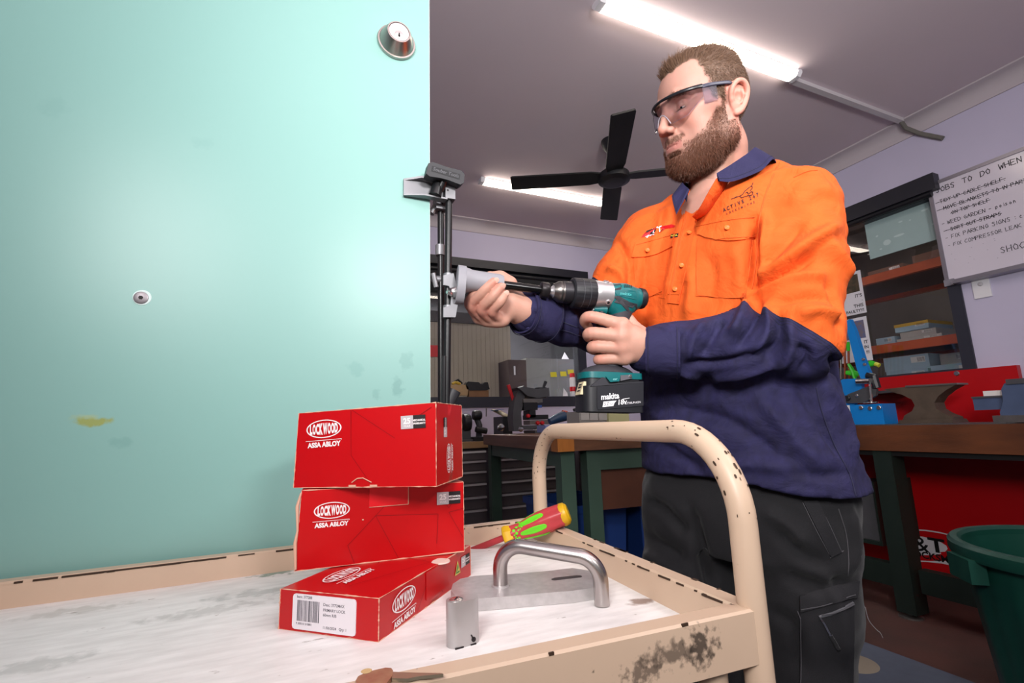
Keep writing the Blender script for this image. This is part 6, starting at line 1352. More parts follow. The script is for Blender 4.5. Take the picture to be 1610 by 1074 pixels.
def patch(nm, quad, m, parent, bv=None, nu=10, nv=10, th=.003, lift=.0, edge=None, bend=None):
    """sewn-on cloth panel: quad = TL, TR, BR, BL seen in the photograph, laid on the surface with its own thickness"""
    bv = bv or bvP; TL, TR, BR_, BL_ = [np.array(q, float) for q in quad]; G_ = []
    for j in range(nv+1):
        v = j/nv; row = []
        for i in range(nu+1):
            u = i/nu; p = (TL*(1-u)+TR*u)*(1-v)+(BL_*(1-u)+BR_*u)*v
            if bend: p = p+np.array(bend(u, v))
            l, n = hit(bv, p[0], p[1]); row.append((l, n))
        G_.append(row)
    ok = [n for r_ in G_ for (_, n) in r_ if n is not None]
    if not ok: return None
    avg = sum(ok, Vector((0, 0, 0))).normalized(); vs = []; nu1, nv1 = nu+1, nv+1; good = [[c[0] is not None for c in r_] for r_ in G_]
    for s_ in (1, 0):
        for j in range(nv1):
            for i in range(nu1):
                l, n = G_[j][i]
                if l is None: vs.append(Vector((0, 0, 0))); continue
                n = (n*.4+avg*.6).normalized(); vs.append(l+n*(th+lift if s_ else -.004))
    fs = []; K = nu1*nv1; idx = lambda j, i: j*nu1+i
    for j in range(nv):
        for i in range(nu):
            if good[j][i] and good[j][i+1] and good[j+1][i] and good[j+1][i+1]: fs.append((idx(j, i), idx(j, i+1), idx(j+1, i+1), idx(j+1, i)))
    for j in range(nv):
        for i_ in (0, nu):
            if good[j][i_] and good[j+1][i_]: fs.append((idx(j, i_), idx(j+1, i_), K+idx(j+1, i_), K+idx(j, i_)))
    for i in range(nu):
        for j_ in (0, nv):
            if good[j_][i] and good[j_][i+1]: fs.append((idx(j_, i), K+idx(j_, i), K+idx(j_, i+1), idx(j_, i+1)))
    mb = MB(); mb.faces(vs, fs); lo_ = [v for v in mb.b.verts if not v.link_faces]; bmesh.ops.delete(mb.b, geom=lo_, context='VERTS')
    return mb.obj(nm, m, parent, sharp=50)
def seam(nm, pts, m, parent, r_=.0009, bv=None, lift=.0006, n=5, kind=None):
    P_ = []
    for p in catmull([(*q, 0) for q in pts], n):
        l, nn = hit(bv or bvP, p[0], p[1])
        if l is not None: P_.append(l+nn*lift)
    if len(P_) > 1: return MB().tube(P_, r_, 5).obj(nm, m, parent)
def button(px, py, par, m, r_=.0055, bv=None):
    l, n = hit(bv or bvP, px, py)
    if l is None: return
    f = frame(l+n*.0035, Vector(RT), n.cross(Vector(RT))); b = MB(f).lathe([(r_, -.001), (r_, .0012), (r_*.85, .0018), (r_*.7, .0012), (0, .001)], 18).obj('button', m, par)
    for dx, dy in ((-.0012, -.0012), (.0012, -.0012), (.0012, .0012), (-.0012, .0012)): MB(f).lathe([(.0005, .0010), (.0005, .0013), (0, .0013)], 6, T(dx, dy, 0)).obj('hole', mat('button_hole', '7a3410', .7), b)
m_or2 = cloth('shirt_orange_panel', 'd85714'); m_st = mat('thread_orange', 'd0581a', .8); m_stn = mat('thread_navy', '22213c', .8)
def merged(objs):   # surfaces other panels may lie on
    V, F_, o_ = [tuple(p) for p in Ps], [tuple(f) for f in Fs], len(Ps)
    for ob in objs:
        if ob is None: continue
        V += [tuple(v.co) for v in ob.data.vertices]; F_ += [tuple(i+o_ for i in p.vertices) for p in ob.data.polygons]; o_ = len(V)
    return BVHTree.FromPolygons(V, F_)
pk1 = patch('pocket', [(1097, 374), (1187, 356), (1172, 470), (1094, 466)], m_or2, shirt, nu=14, nv=14, th=.002)
pk2 = patch('pocket', [(996, 392), (1054, 372), (1042, 462), (1000, 470)], m_or2, shirt, nu=12, nv=14, th=.002)
plk = patch('placket', [(1079, 332), (1098, 329), (1068, 479), (1050, 477)], m_or2, shirt, nu=6, nv=24, th=.0035)
A_n = catmull([at(1127, 280, .998), at(1113, 304, .988), at(1100, 327, .980), at(1089, 340, .978)], 5); B_n = []
for i_, q_ in enumerate(catmull([(1150, 284, 0), (1131, 311, 0), (1113, 336, 0), (1098, 346, 0)], 5)):
    l_h, n_h = hit(bvP, q_[0], q_[1]); B_n.append(l_h+n_h*.003 if l_h is not None else Vector(at(q_[0], q_[1], .985)))
mbn = MB(); mbn.grid([[Vector(a_), (Vector(a_)*.5+b_*.5)-Vector(FW)*.003, b_, b_+Vector(FW)*.006, Vector(a_)+Vector(FW)*.004] for a_, b_ in zip(A_n, B_n)], closeu=True)
plk3 = mbn.obj('neckline_facing', m_or2, shirt, sharp=60)
plk2 = patch('placket', [(1063, 325), (1078, 333), (1046, 470), (1036, 468)], m_or2, shirt, nu=5, nv=20, th=.0012)
bvP = merged([pk1, pk2, plk, plk2, plk3])
wav = lambda u, v: (0, 6*v*(-.35 if u < .15 else (1-abs(u-.5)*2.2)*.9)) 
fl1 = patch('pocket_flap', [(1094, 352), (1192, 337), (1188, 376), (1097, 372)], m_or, shirt, nu=16, nv=6, th=.0035, bend=lambda u, v: (0, v*7*math.sin(PI*u)-v*2))
fl2 = patch('pocket_flap', [(1000, 381), (1063, 364), (1058, 388), (993, 405)], m_or, shirt, nu=14, nv=6, th=.0035, bend=lambda u, v: (0, v*6*math.sin(PI*u)))
bvP = merged([pk1, pk2, plk, plk2, plk3, fl1, fl2])
for s_ in ([(1095, 356), (1145, 346), (1191, 341)], [(1098, 368), (1120, 376), (1150, 374), (1187, 372)], [(1096, 378), (1095, 420), (1096, 463)], [(1098, 464), (1135, 468), (1171, 468)], [(1183, 378), (1178, 420), (1171, 466)]): seam('stitching', s_, m_st, shirt)
for s_ in ([(1001, 385), (1030, 377), (1062, 368)], [(1080, 336), (1066, 400), (1052, 474)], [(1095, 336), (1083, 400), (1067, 474)], [(1051, 462), (1059, 463), (1068, 463)], [(1000, 463), (1020, 466), (1041, 458)], [(1285, 268), (1268, 270), (1248, 279)]): seam('stitching', s_, m_st, shirt)
m_btn = mat('button_orange', 'e0702c', .4)
for p in ((1144, 359), (1019.5, 394), (1085, 367), (1073, 418), (1062, 455)): button(p[0], p[1], shirt, m_btn)
seam('arm_seam', [(1225, 256), (1206, 300), (1194, 345), (1190, 400), (1182, 455)], m_st, shirt, .0012)
seam('side_seam', [(1283, 610), (1293, 650), (1312, 700), (1335, 745), (1345, 780)], m_stn, shirt, .0012)
# embroidery
def emb(s, px, py, size, ang, m, sx=1, bold=0, shear=0, lift=.0011, align='CENTER', nm='embroidery'):
    me = text_mesh(s, size=size, bold=bold, sx=sx, shear=shear, align=align, spacing=1.0); c_, s_ = math.cos(ang), math.sin(ang); bad = False
    for v in me.vertices:
        x_, y_ = px+v.co.x*c_+v.co.y*s_, py+v.co.x*s_-v.co.y*c_
        l, n = hit(bvP, x_, y_)
        if l is not None: v.co = l+n*lift
    return link(nm, me, m, shirt)
m_emb = mat('embroidery_dark', '40201c', .7); m_embw = mat('embroidery_white', 'eae4ec', .6); m_embr = mat('embroidery_red', 'c8141e', .6); m_embb = mat('embroidery_black', '141016', .6); m_emby = mat('embroidery_yellow', 'd8d050', .6)
def shape(pts, m, nm='embroidery', lift=.0008, n=3):
    Q_ = []
    for i in range(len(pts)):
        a, b = np.array(pts[i], float), np.array(pts[(i+1) % len(pts)], float)
        for k in range(n): Q_.append(a+(b-a)*k/n)
    H_ = []
    for q in Q_:
        l, nn = hit(bvP, q[0], q[1])
        if l is not None: H_.append(l+nn*lift)
    return MB().faces(H_, [tuple(range(len(H_)))]).obj(nm, m, shirt, smooth=False)
a_e = -.36
for i, ch in enumerate('ACTIVE 247'):
    if ch != ' ': emb(ch, 1139+i*5.75, 330.5-i*2.6, 7.9, -.42, m_emb, sx=.8, bold=.34, shear=.2)
for i, ch in enumerate('LOCKSMITHS'): emb(ch, 1143+i*4.7, 336.3-i*1.95, 4.6, -.39, m_emb, sx=.8, bold=.16, shear=.2)
for pts in ([(1150, 313), (1166, 307), (1172, 300), (1182, 292), (1184, 288)], [(1182, 293), (1183, 296), (1180, 300)], [(1163, 308), (1166, 311), (1172, 309), (1176, 308), (1182, 307), (1184, 303), (1181, 302), (1178, 305)], [(1172, 304), (1175, 302.5), (1177, 306)], [(1159, 309), (1150, 313.5)]): seam('embroidery', pts, m_emb, shirt, .0008, lift=.0008)
shape([(1008, 374), (1014, 366), (1024, 361), (1046, 355), (1056, 353), (1062, 355), (1060, 358), (1046, 360), (1038, 366), (1022, 370)], m_embr)
shape([(1013, 369), (1017, 363), (1030, 359), (1047, 354.5), (1045, 359), (1037, 365), (1023, 369)], m_embb, lift=.0012)
emb('J', 1018, 368.5, 10, -.35, m_embw, sx=1.2, bold=.35, shear=.3, lift=.0018); emb('A', 1025, 365.5, 8.5, -.32, m_embw, sx=.9, bold=.35, shear=.3, lift=.0018) if False else emb('&', 1026, 364.6, 10, -.35, m_embw, sx=.9, bold=.3, shear=.3, lift=.0018)
emb('T', 1035.5, 361.3, 10.5, -.35, m_embw, sx=1.0, bold=.4, shear=.3, lift=.0018); emb('LOCKSMITHS', 1022, 371, 2.6, -.25, m_embw, sx=1, bold=.05, lift=.0018)
shape([(1054, 374.5), (1055.5, 368.5), (1067, 366.8), (1065.5, 373)], m_embb); emb('WORK', 1060.5, 370.8, 3.2, -.12, m_emby, sx=1, bold=.12, lift=.0016)
# cuffs, collar, hem
def cuff(w, e, r0, r1, L, ovr, m, seed, sq=1.0):
    d = (Vector(w)-Vector(e)).normalized(); f = frame(w, d, (0, 0, 1)); N_ = 40; R_ = random.Random(seed); G_ = []
    for x_, ro in ((-L, r0), (-L*.6, r0*1.01), (-L*.25, r1*1.03), (0, r1), (.0, r1-.0035), (-L*.5, r1-.005), (-L, r0-.008)):
        G_.append([f @ Vector((x_, ro*math.cos(a)*(1+.03*math.sin(3*a+seed)), ro*sq*math.sin(a)*(1+.03*math.cos(2*a)))) for a in [2*PI*i/N_ for i in range(N_)]])
    c_ = MB().grid(G_, closeu=True).obj('cuff', m, shirt)
    for q in (-.08, -.92):
        pts = [f @ Vector((L*q, (r1*1.0+.002+(r0-r1)*-q)*math.cos(a)*(1+.03*math.sin(3*a+seed)), (r1+.002+(r0-r1)*-q)*sq*math.sin(a)*(1+.03*math.cos(2*a)))) for a in [2*PI*i/N_ for i in range(N_+1)]]; MB().tube(pts, .0008, 5).obj('stitching', m_stn, c_)
    return f
cuff(at(1016, 553, .948), at(1095, 553, .92), .052, .047, .062, 0, m_nv, 1)
fcu = cuff(at(822, 489, .965), at(880, 505, 1.03), .054, .047, .065, 0, m_nv, 2, 1.0)
seam('sleeve_placket', [(862, 497), (895, 510), (925, 520)], m_stn, shirt, .0012); seam('sleeve_placket', [(868, 515), (895, 522), (920, 532)], m_stn, shirt, .0012)
button(831, 516, shirt, mat('button_navy', '2c2c50', .4), .005)
# collar: stand around the neck and a turned-down leaf
def curve_pts(L_, n=10): return [Vector(p) for p in catmull([tuple(q) for q in L_], n)]
nc = TW(.012, -.012, 0)
def nk(l, f, z): return Vector(TW(.012+l, -.012+f, z))
top = curve_pts([at(1127, 276, 1.0), at(1148, 262, 1.0), at(1172, 245, 1.01), at(1187, 235, 1.04), nk(.030, -.070, 1.572), nk(-.040, -.066, 1.567), nk(-.072, -.015, 1.552), at(1075, 288, 1.11), at(1084, 298, 1.05)])
bot = curve_pts([at(1131, 282, .99), at(1153, 282, .98), at(1195, 266, .975), at(1218, 249, 1.0), nk(.075, -.108, 1.505), nk(-.055, -.105, 1.50), nk(-.112, -.02, 1.47), at(1057, 308, 1.10), at(1063, 335, 1.05)])
band = curve_pts([at(1129, 286, 1.0), at(1146, 282, 1.0), at(1166, 272, 1.0), at(1192, 258, 1.03), nk(.045, -.075, 1.515), nk(-.050, -.072, 1.51), nk(-.082, -.015, 1.495), at(1072, 305, 1.11), at(1080, 318, 1.04)])
G_ = []
for t_, b_2 in zip(top, bot):
    up_ = Vector((0, 0, .006)); row = [t_, t_+(b_2-t_)*.08+up_, t_+(b_2-t_)*.45+Vector((0, 0, .004)), t_+(b_2-t_)*.98, b_2, b_2-Vector((0, 0, .004)), t_+(b_2-t_)*.45-Vector((0, 0, .003)), t_+(b_2-t_)*.06-Vector((0, 0, .002))]; G_.append(row)
mbc = MB(); mbc.grid(G_, closeu=True); mbc.faces(G_[0], [tuple(range(8))]); mbc.faces(G_[-1], [tuple(range(8))])
col = mbc.obj('collar', m_nv, shirt, sharp=60)
mbc = MB(); G_ = [[t_, (t_+b_2)/2+((t_+b_2)/2-Vector((nc[0], nc[1], t_.z))).normalized()*.002, b_2] for t_, b_2 in zip(top, band)]; mbc.grid(G_).obj('collar_band', m_nv, col, sharp=60)
MB().tube([t_+(b_2-t_)*.9+Vector((0, 0, .0012)) for t_, b_2 in zip(top, bot)], .0007, 5).obj('stitching', m_stn, col)
# ---------------------------------------------------------------- trousers
TPROF = [(.66, .20, .145, .0), (.76, .215, .148, .0), (.83, .208, .146, .0), (.93, .19, .13, .0)]
Q = SDF((.50, .42, .02), (1.26, 1.22, .95), .0075)
Q.fn((.5, .45, .66), (1.25, 1.15, .93), torso_fn([(.70, .185, .13, 0), (.78, .205, .138, 0), (.85, .195, .132, 0), (.93, .17, .12, 0)], -.022), .02)
Q.chain([TW(.082, .0, .80), TW(.076, .012, .62), kneL, ankL], [.104, .094, .080, .076], .03); Q.chain([TW(-.125, .02, .80), TW(-.130, .045, .62), kneR, ankR], [.104, .100, .088, .082], .03)
Pq, Fq = Q.mesh(); Pq = relax(Pq, Fq, 4); Nq = vnormals(Pq, Fq); bvQ0 = bvh_of(Pq, Fq)
TS = [([(1000, 780), (1040, 800), (1080, 840)], -.008, .014), ([(985, 820), (1030, 850), (1075, 880)], -.007, .014), ([(980, 860), (1030, 880), (1080, 905)], .007, .014), ([(1085, 800), (1100, 860), (1120, 930)], -.010, .014), ([(1220, 830), (1260, 870), (1300, 890)], -.006, .014), ([(1230, 900), (1280, 920), (1340, 915)], -.006, .014), ([(1210, 960), (1250, 990), (1260, 1060)], -.005, .014), ([(1290, 900), (1320, 960), (1330, 1040)], .005, .014), ([(1200, 800), (1240, 830), (1262, 860)], .005, .014), ([(1340, 800), (1345, 850), (1338, 900)], .005, .010)]
Pq = folds(Pq, Nq, bvQ0, TS); Pq = Pq+Nq*(vnoise(Pq, 50, 21)*.003+vnoise(Pq, 110, 22)*.0012)[:, None]
me = np_mesh('trousers', Pq, Fq); m_tr = mat('trousers_black', '151418', .85, noise=.25, nscale=30, bump=.3, bscale=700, sheen=.08); trs = link('trousers', me, m_tr, man, True)
bvQ = bvh_of(Pq, Fq); m_tr2 = mat('trousers_panel', '1d1c20', .85, noise=.25, nscale=30, bump=.3, bscale=700); m_th = mat('thread_grey', '4c4a4e', .8)
kw = dict(parent=trs, bv=bvQ)
patch('pocket_facing', [(1262, 788), (1285, 786), (1322, 868), (1306, 876)], m_tr2, nu=4, nv=14, th=.003, **kw)
cp = patch('cargo_pocket', [(1258, 955), (1340, 928), (1338, 1085), (1256, 1090)], m_tr2, nu=12, nv=14, th=.006, **kw)
patch('cargo_flap', [(1256, 937), (1346, 912), (1343, 938), (1257, 962)], m_tr2, nu=12, nv=4, th=.010, **kw)
V_ = [tuple(p) for p in Pq]; bvQ2 = BVHTree.FromPolygons(V_+[tuple(v.co) for v in cp.data.vertices], [tuple(f) for f in Fq]+[tuple(i+len(V_) for i in p.vertices) for p in cp.data.polygons])
for s_ in ([(1262, 790), (1284, 835), (1304, 872)], [(1286, 790), (1306, 830), (1323, 868)], [(1318, 800), (1330, 840), (1334, 880), (1333, 905)], [(1305, 877), (1315, 872), (1326, 866)]): seam('stitching', s_, m_th, trs, .0008, bvQ)
for s_ in ([(1258, 962), (1262, 1010), (1258, 1080)], [(1259, 942), (1300, 930), (1344, 918)], [(1260, 958), (1300, 950), (1342, 935)], [(1290, 966), (1315, 962), (1340, 950)]): seam('stitching', s_, m_th, trs, .0008, bvQ2, lift=.004)
zp = seam('zip', [(1288, 970), (1315, 962), (1341, 948)], mat('zip_grey', '77777c', .4, metal=.5), trs, .0022, bvQ2)
seam('zip_pull', [(1289, 970), (1297, 983), (1304, 997)], m_chrome, trs, .0026, bvQ2, .004); seam('pull_cord', [(1304, 997), (1310, 1006), (1318, 1018)], m_tr, trs, .0034, bvQ2, .004)
p0 = hit(bvQ, 1346, 920)[0] or Vector(at(1346, 920, 1.0))
MB().tube(catmull([p0, at(1352, 940, .99), at(1360, 955, .99), at(1366, 975, .985), at(1378, 990, .985), at(1384, 995, .985), at(1388, 1003, .985)], 5), .0006, 4).obj('loose_thread', mat('thread_pale', '8a888c', .8), trs)
# boots
m_boot = mat('boot_leather', '2a2420', .6, bump=.2)
for ank in (ankL, ankR):
    S_ = SDF(ank-np.array([.26, .26, .12]), ank+np.array([.26, .26, .14]), .008); b0 = np.array([ank[0], ank[1], 0])
    S_.chain([b0+[0, 0, .16], b0+[0, 0, .06]], [.055, .055], .03); S_.chain([b0-tf_ax*.05+[0, 0, .042], b0+tf_ax*.06+[0, 0, .048], b0+tf_ax*.18+[0, 0, .040]], [.040, .044, .038], .03); S_.D = np.maximum(S_.D, (.014-S_.ax[2])[None, None, :])
    Pk, Fk = S_.mesh(); Pk = relax(Pk, Fk, 2); bt_ = link('boot', np_mesh('boot', Pk, Fk), m_boot, man, True)
    mb = MB(); xf = frame((ank[0], ank[1], .0), tf_ax, np.cross([0, 0, 1], tf_ax)); mb.prism([(-.095, -.03), (-.08, -.042), (.1, -.048), (.2, -.04), (.225, 0), (.2, .04), (.1, .048), (-.08, .042), (-.095, .03)], .0125, .026, xf); mb.obj('sole', m_blk, bt_, .003)
# ---------------------------------------------------------------- safety glasses (worn)
gl = thing('safety_glasses', 'clear wraparound safety glasses with black brow bar worn by the man', 'glasses', tuple(HW((0, .09, .02))))
m_gf = mat('glasses_black', '17171c', .3); m_gt = mat('glasses_temple', '3c3c4c', .35)
m_lens = mat('glasses_lens', 'f4f2f8', .02, trans=1, ior=1.02, spec=.6)
def gx(u): return (.0745*math.sin(u*1.25)/math.sin(1.25), .052+.070*math.cos(u*1.25)-.070*math.cos(1.25)+.012, 0)
def gp_(u, z): x_, y_, _ = gx(u); return HW((x_, y_+ (.002 if z < .02 else 0), z))
def ztop(u): return .0395-.003*abs(u)
def zbot(u):
    a = abs(u)
    if a < .24: return .0115-.0255*(a/.24)**2.2
    if a < .62: return -.014+.004*(a-.24)/.38
    return -.010+(a-.62)/.38*.026
us = [-1+2*i/60 for i in range(61)]
mb = MB(); G_ = [[gp_(u, ztop(u)*(1-v)+zbot(u)*v) for v in [k/8 for k in range(9)]] for u in us]; mb.grid(G_)
lens = mb.obj('lens', m_lens, gl); sm_ = lens.modifiers.new('thick', 'SOLIDIFY'); sm_.thickness = .0018; sm_.offset = 0
MB().tube([gp_(u, ztop(u)+.001) for u in us], [.0034+.0012*abs(u) for u in us], 10, flat=.7).obj('brow_bar', m_gf, gl)
MB().tube([gp_(u, zbot(u)) for u in us if abs(u) < .26], .0011, 6).obj('nose_rim', mat('lens_rim', 'dcd8e4', .1), gl)
MB().tube([gp_(u, zbot(u)) for u in us if u <= -.26], .0005, 5).obj('lens_edge', mat('lens_edge', 'a89aa8', .2), gl); MB().tube([gp_(u, zbot(u)) for u in us if u >= .26], .0006, 5).obj('lens_edge', mat('lens_edge', 'a89aa8', .2), gl)
for s_ in (-1, 1):
    pts = [HW(q) for q in ((s_*.0725, .066, .0365), (s_*.0775, .050, .0375), (s_*.0800, .025, .0375), (s_*.0805, .000, .0365), (s_*.0800, -.014, .030), (s_*.0785, -.024, .018))]
    MB().tube(catmull(pts, 5), [.0046]*6+[.0042]*10+[.003]*10, 8, flat=.5).obj('temple_arm', m_gt, gl)
    G_ = [[HW((s_*(.0735+.005*i/5), .064-.030*i/5, .034*(1-v)+(.002+.004*i/5)*v)) for v in (0, .33, .66, 1)] for i in range(6)]
    sl_ = MB().grid(G_).obj('side_shield', mat('side_shield', 'f0ecfa', .05, trans=.93, ior=1.03), gl); m_ = sl_.modifiers.new('thick', 'SOLIDIFY'); m_.thickness = .0016
# ================================================================ CORDLESS DRILL held in the left hand
dl = thing('cordless_drill', 'teal and black cordless drill with lettered battery held in the man\'s left hand', 'drill', tuple((AX1+AX2)/2))
AX0, AX1, AX2 = [np.array(a_) for a_ in (AX0, AX1, AX2)]
bk = (AX2-AX1)/np.linalg.norm(AX2-AX1); fwd = -bk; dup = _z-bk*(bk @ _z); dup /= np.linalg.norm(dup); dsd = np.cross(bk, dup)      # dsd points towards the camera
dsd = dsd if dsd @ (EYE-AX1) > 0 else -dsd
DF = frame(AX1, bk, dup)                                       # x backwards, y up, z side
LD = DF @ Matrix(((0, 0, 1, 0), (1, 0, 0, 0), (0, 1, 0, 0), (0, 0, 0, 1)))
zsign = 1 if np.cross(bk, dup) @ dsd > 0 else -1
def zp(px):      # distance along the axis of a column of the photograph
    a = ray(px, 458+(px-868)*.085); n = np.cross(np.cross(a, UP), [0, 0, 0]) if False else None
    lo, hi = -.2, .4
    for _ in range(40):
        m = (lo+hi)/2; q = AX1+bk*m-EYE; x_ = 805+CAM_F*(q @ RT)/(q @ FW)
        if x_ < px: lo = m
        else: hi = m
    return lo
def DLp(px, py, side):   # point of the plane at the given side offset, in drill coordinates (x back, y up)
    v = ray(px, py); o = AX1+dsd*side; t = ((o-EYE) @ dsd)/(v @ dsd); q = EYE+v*t-AX1; return (q @ bk, q @ dup)
m_chk = mat('chuck_steel', '6a6664', .32, metal=.9, noise=.2, nscale=60); m_chk2 = mat('chuck_dark', '343236', .4, metal=.6); m_dblk = mat('drill_black', '1b1b20', .45); m_gear = mat('gear_silver', 'c4c0c2', .32, metal=.75, noise=.1, nscale=40); m_tealp = mat('drill_teal', '0a6265', .38); m_teald = mat('drill_teal_dark', '075a5e', .4)
m_rub = mat('drill_rubber', '2e2e34', .7)
k = .00127
MB(LD).lathe([(.0045, zp(858)), (.0075, zp(864)), (.0085, zp(866)), (.0125, zp(869.5)), (.0125, zp(871))], 32).obj('chuck_jaws', m_gear, dl)
MB(LD).lathe([(.0145, zp(869.5)), (.0165, zp(872)), (.0205, zp(877)), (.0212, zp(879)), (.0212, zp(880)), (.0205, zp(880.5)), (.0205, zp(881.5)), (.0215, zp(882.5)), (.0218, zp(884))], 40).obj('chuck_nose', m_chk, dl)
MB(LD).lathe([(.0216, zp(883.5)), (.0218, zp(885)), (.0222, zp(902))], 40).obj('chuck_sleeve', m_chk2, dl)
N = 80; G_ = []
for r_, z_ in ((.0262, zp(897)), (.0296, zp(899)), (.0304, zp(902)), (.0306, zp(915)), (.0308, zp(929)), (.0298, zp(931.5)), (.026, zp(932))):
    G_.append([LD @ Vector((r_*(1-.022*(1 if (i % 5 == 0 and zp(900) < z_ < zp(930)) else 0))*math.cos(2*PI*i/N), r_*(1-.022*(1 if (i % 5 == 0 and zp(900) < z_ < zp(930)) else 0))*math.sin(2*PI*i/N), z_)) for i in range(N)])
mb = MB(); mb.grid(G_, closeu=True); mb.faces(G_[0], [tuple(range(N))]); mb.faces(G_[-1], [tuple(range(N))]); tq = mb.obj('torque_collar', m_dblk, dl, sharp=30)
for z_ in (zp(911), zp(921)): MB(LD).lathe([(.0300, z_-.0004), (.0309, z_-.0004), (.0309, z_+.0004), (.0300, z_+.0004)], 64, cap=False).obj('groove_ring', mat('ring_grey', '45454b', .5), tq)
fT_ = lambda z_, ang, r_: LD @ Matrix.Rotation(ang, 4, 'Z') @ T(r_, 0, z_) @ Ry(90)
aim = math.atan2(zsign*1.0, 0) ; 
for z_, s_, da in ((zp(915), '13', -.25), (zp(915), '17', .12), (zp(925), '|', 0)): text(s_, mat('ring_print', 'a8a8ac', .6), tq, LD @ Matrix.Rotation(_ang0+da if False else 0, 4, 'Z') @ T(.0, 0, z_)) if False else None
MB(LD).lathe([(.0275, zp(929)), (.0290, zp(932)), (.0292, zp(938)), (.0285, zp(945)), (.0285, zp(957))], 48).obj('gear_case', m_gear, dl)
def onrad(px, r_, ang, sz, nm, m, h=.003):   # boss on the barrel; ang measured from the camera side, upwards
    d_ = dsd*math.cos(ang)+dup*math.sin(ang); o = AX1+bk*zp(px)+d_*r_; f = frame(o, bk, np.cross(d_, bk)); 
    return MB(f).lathe([(sz, -.004), (sz, h*.7), (sz*.8, h), (0, h)], 14).obj(nm, m, dl)
onrad(949, .0275, 1.05, .006, 'screw_boss', m_gear); onrad(949, .0275, -.75, .006, 'screw_boss', m_gear)
for a_ in (1.05, -.75): onrad(949, .0300, a_, .0028, 'screw', m_dblk, .0008)
d0 = dsd*math.cos(.15)+dup*math.sin(.15)
# motor housing as a smooth body
S_ = SDF(np.minimum(AX1+bk*zp(950), AX2)-.07, np.maximum(AX1+bk*zp(950), AX2)+.07, .0022)
S_.chain([AX1+bk*zp(958), AX1+bk*zp(980), AX1+bk*zp(998)-dup*.001], [.0272, .0262, .0225], .008)
S_.chain([AX1+bk*zp(962)-dup*.016, AX1+bk*zp(985)-dup*.018], [.020, .018], .012)
S_.cone(AX1+bk*zp(972)-dup*.026, AX1+bk*zp(975)-dup*.045, .019, .017, .014)
cut = ((S_.ax[0][:, None, None]-AX1[0])*bk[0]+(S_.ax[1][None, :, None]-AX1[1])*bk[1]+(S_.ax[2][None, None, :]-AX1[2])*bk[2])
S_.D = np.maximum(S_.D, np.maximum(zp(954.5)-cut, cut-zp(1004.5)).astype(np.float32))
Pm, Fm = S_.mesh(); Pm = relax(Pm, Fm, 1, .4); hs_ = link('motor_housing', np_mesh('motor_housing', Pm, Fm), m_tealp, dl, True); bvM = bvh_of(Pm, Fm)
def hp_patch(pts, m, nm, lift=.0012, par=None):
    Q_ = []
    for i in range(len(pts)):
        a, b = np.array(pts[i], float), np.array(pts[(i+1) % len(pts)], float)
        for q in range(3): Q_.append(a+(b-a)*q/3)
    T_, B_ = [], []
    for q in Q_:
        l, n = hit(bvM, q[0], q[1])
        if l is not None: T_.append(l+n*lift); B_.append(l-n*.002)
    n_ = len(T_)
    if n_ < 3: return
    c_ = sum(T_, Vector((0, 0, 0)))/n_; l, n = hit(bvM, *[float(v) for v in np.mean(np.array(pts), 0)]); c_ = (l+n*lift) if l is not None else c_
    return MB().faces(T_+B_+[c_], [(i, (i+1) % n_, 2*n_) for i in range(n_)]+[(i, n_+i, n_+(i+1) % n_, (i+1) % n_) for i in range(n_)]).obj(nm, m, par or dl, sharp=40)
hp_patch([(957, 449), (976, 447), (977, 452), (964, 455), (963, 464), (970, 471), (990, 475), (998, 480), (994, 484), (978, 479), (962, 474), (956, 462)], m_rub, 'rubber_grip_panel')
hp_patch([(966, 468), (976, 470), (990, 475), (1001, 478), (1001, 488), (992, 493), (985, 488), (977, 479)], m_rub, 'rubber_heel')
hp_patch([(965, 457), (986, 455), (1000, 459), (1000, 471), (985, 468), (970, 465)], m_teald, 'side_panel', .0009)
for i in range(4): hp_patch([(982+i*3.2, 447.5+i*.5), (983.6+i*3.2, 447.7+i*.5), (983.2+i*3.2, 452.5), (981.6+i*3.2, 452.2)], m_dblk, 'vent_slot', .0008)
me = text_mesh('makita', size=6.5, bold=.12, sx=1.05, shear=.15)
for v in me.vertices:
    l, n = hit(bvM, 983+v.co.x, 462.5-v.co.y+v.co.x*.10)
    if l is not None: v.co = l+n*.0016
link('lettering', me, mat('teal_letter', '3ea0a0', .35), dl)
MB(LD).lathe([(.0215, zp(1003)), (.0222, zp(1005)), (.0205, zp(1011)), (.016, zp(1014)), (0, zp(1014.5))], 36).obj('rear_cap', m_dblk, dl)
# grip, trigger and foot
BZ = lambda px, py, sd_=.0: (lambda q: AX1+bk*q[0]+dup*q[1]+dsd*sd_)(DLp(px, py, sd_))
g0, g1, g2 = BZ(974, 492), BZ(965, 535), BZ(958, 580)
f_g = [g0, g1, g2]
S_ = SDF(np.minimum(g0, g2)-.06, np.maximum(g0, g2)+.06, .0024); S_.chain([g0, g1, g2], [.0185, .0165, .0175], .01); S_.chain([g0+bk*.008, g1+bk*.012, g2+bk*.008], [.017, .0155, .0165], .01)
Pg, Fg = S_.mesh(); Pg = relax(Pg, Fg, 1); link('grip', np_mesh('grip', Pg, Fg), m_rub, dl, True)
tg = BZ(940, 500); MB().tube([BZ(946, 492), BZ(941, 500), BZ(944, 512)], [.009, .0095, .008], 12).obj('trigger', m_dblk, dl)
MB().tube([BZ(933, 486), BZ(952, 487)], [.006, .011], 12).obj('lamp_housing', m_tealp, dl); MB().tube([BZ(931.5, 486), BZ(933.5, 486)], .004, 10).obj('lamp_lens', mat('lamp_lens', 'e0e0e0', .2), dl)
sdh = .0365
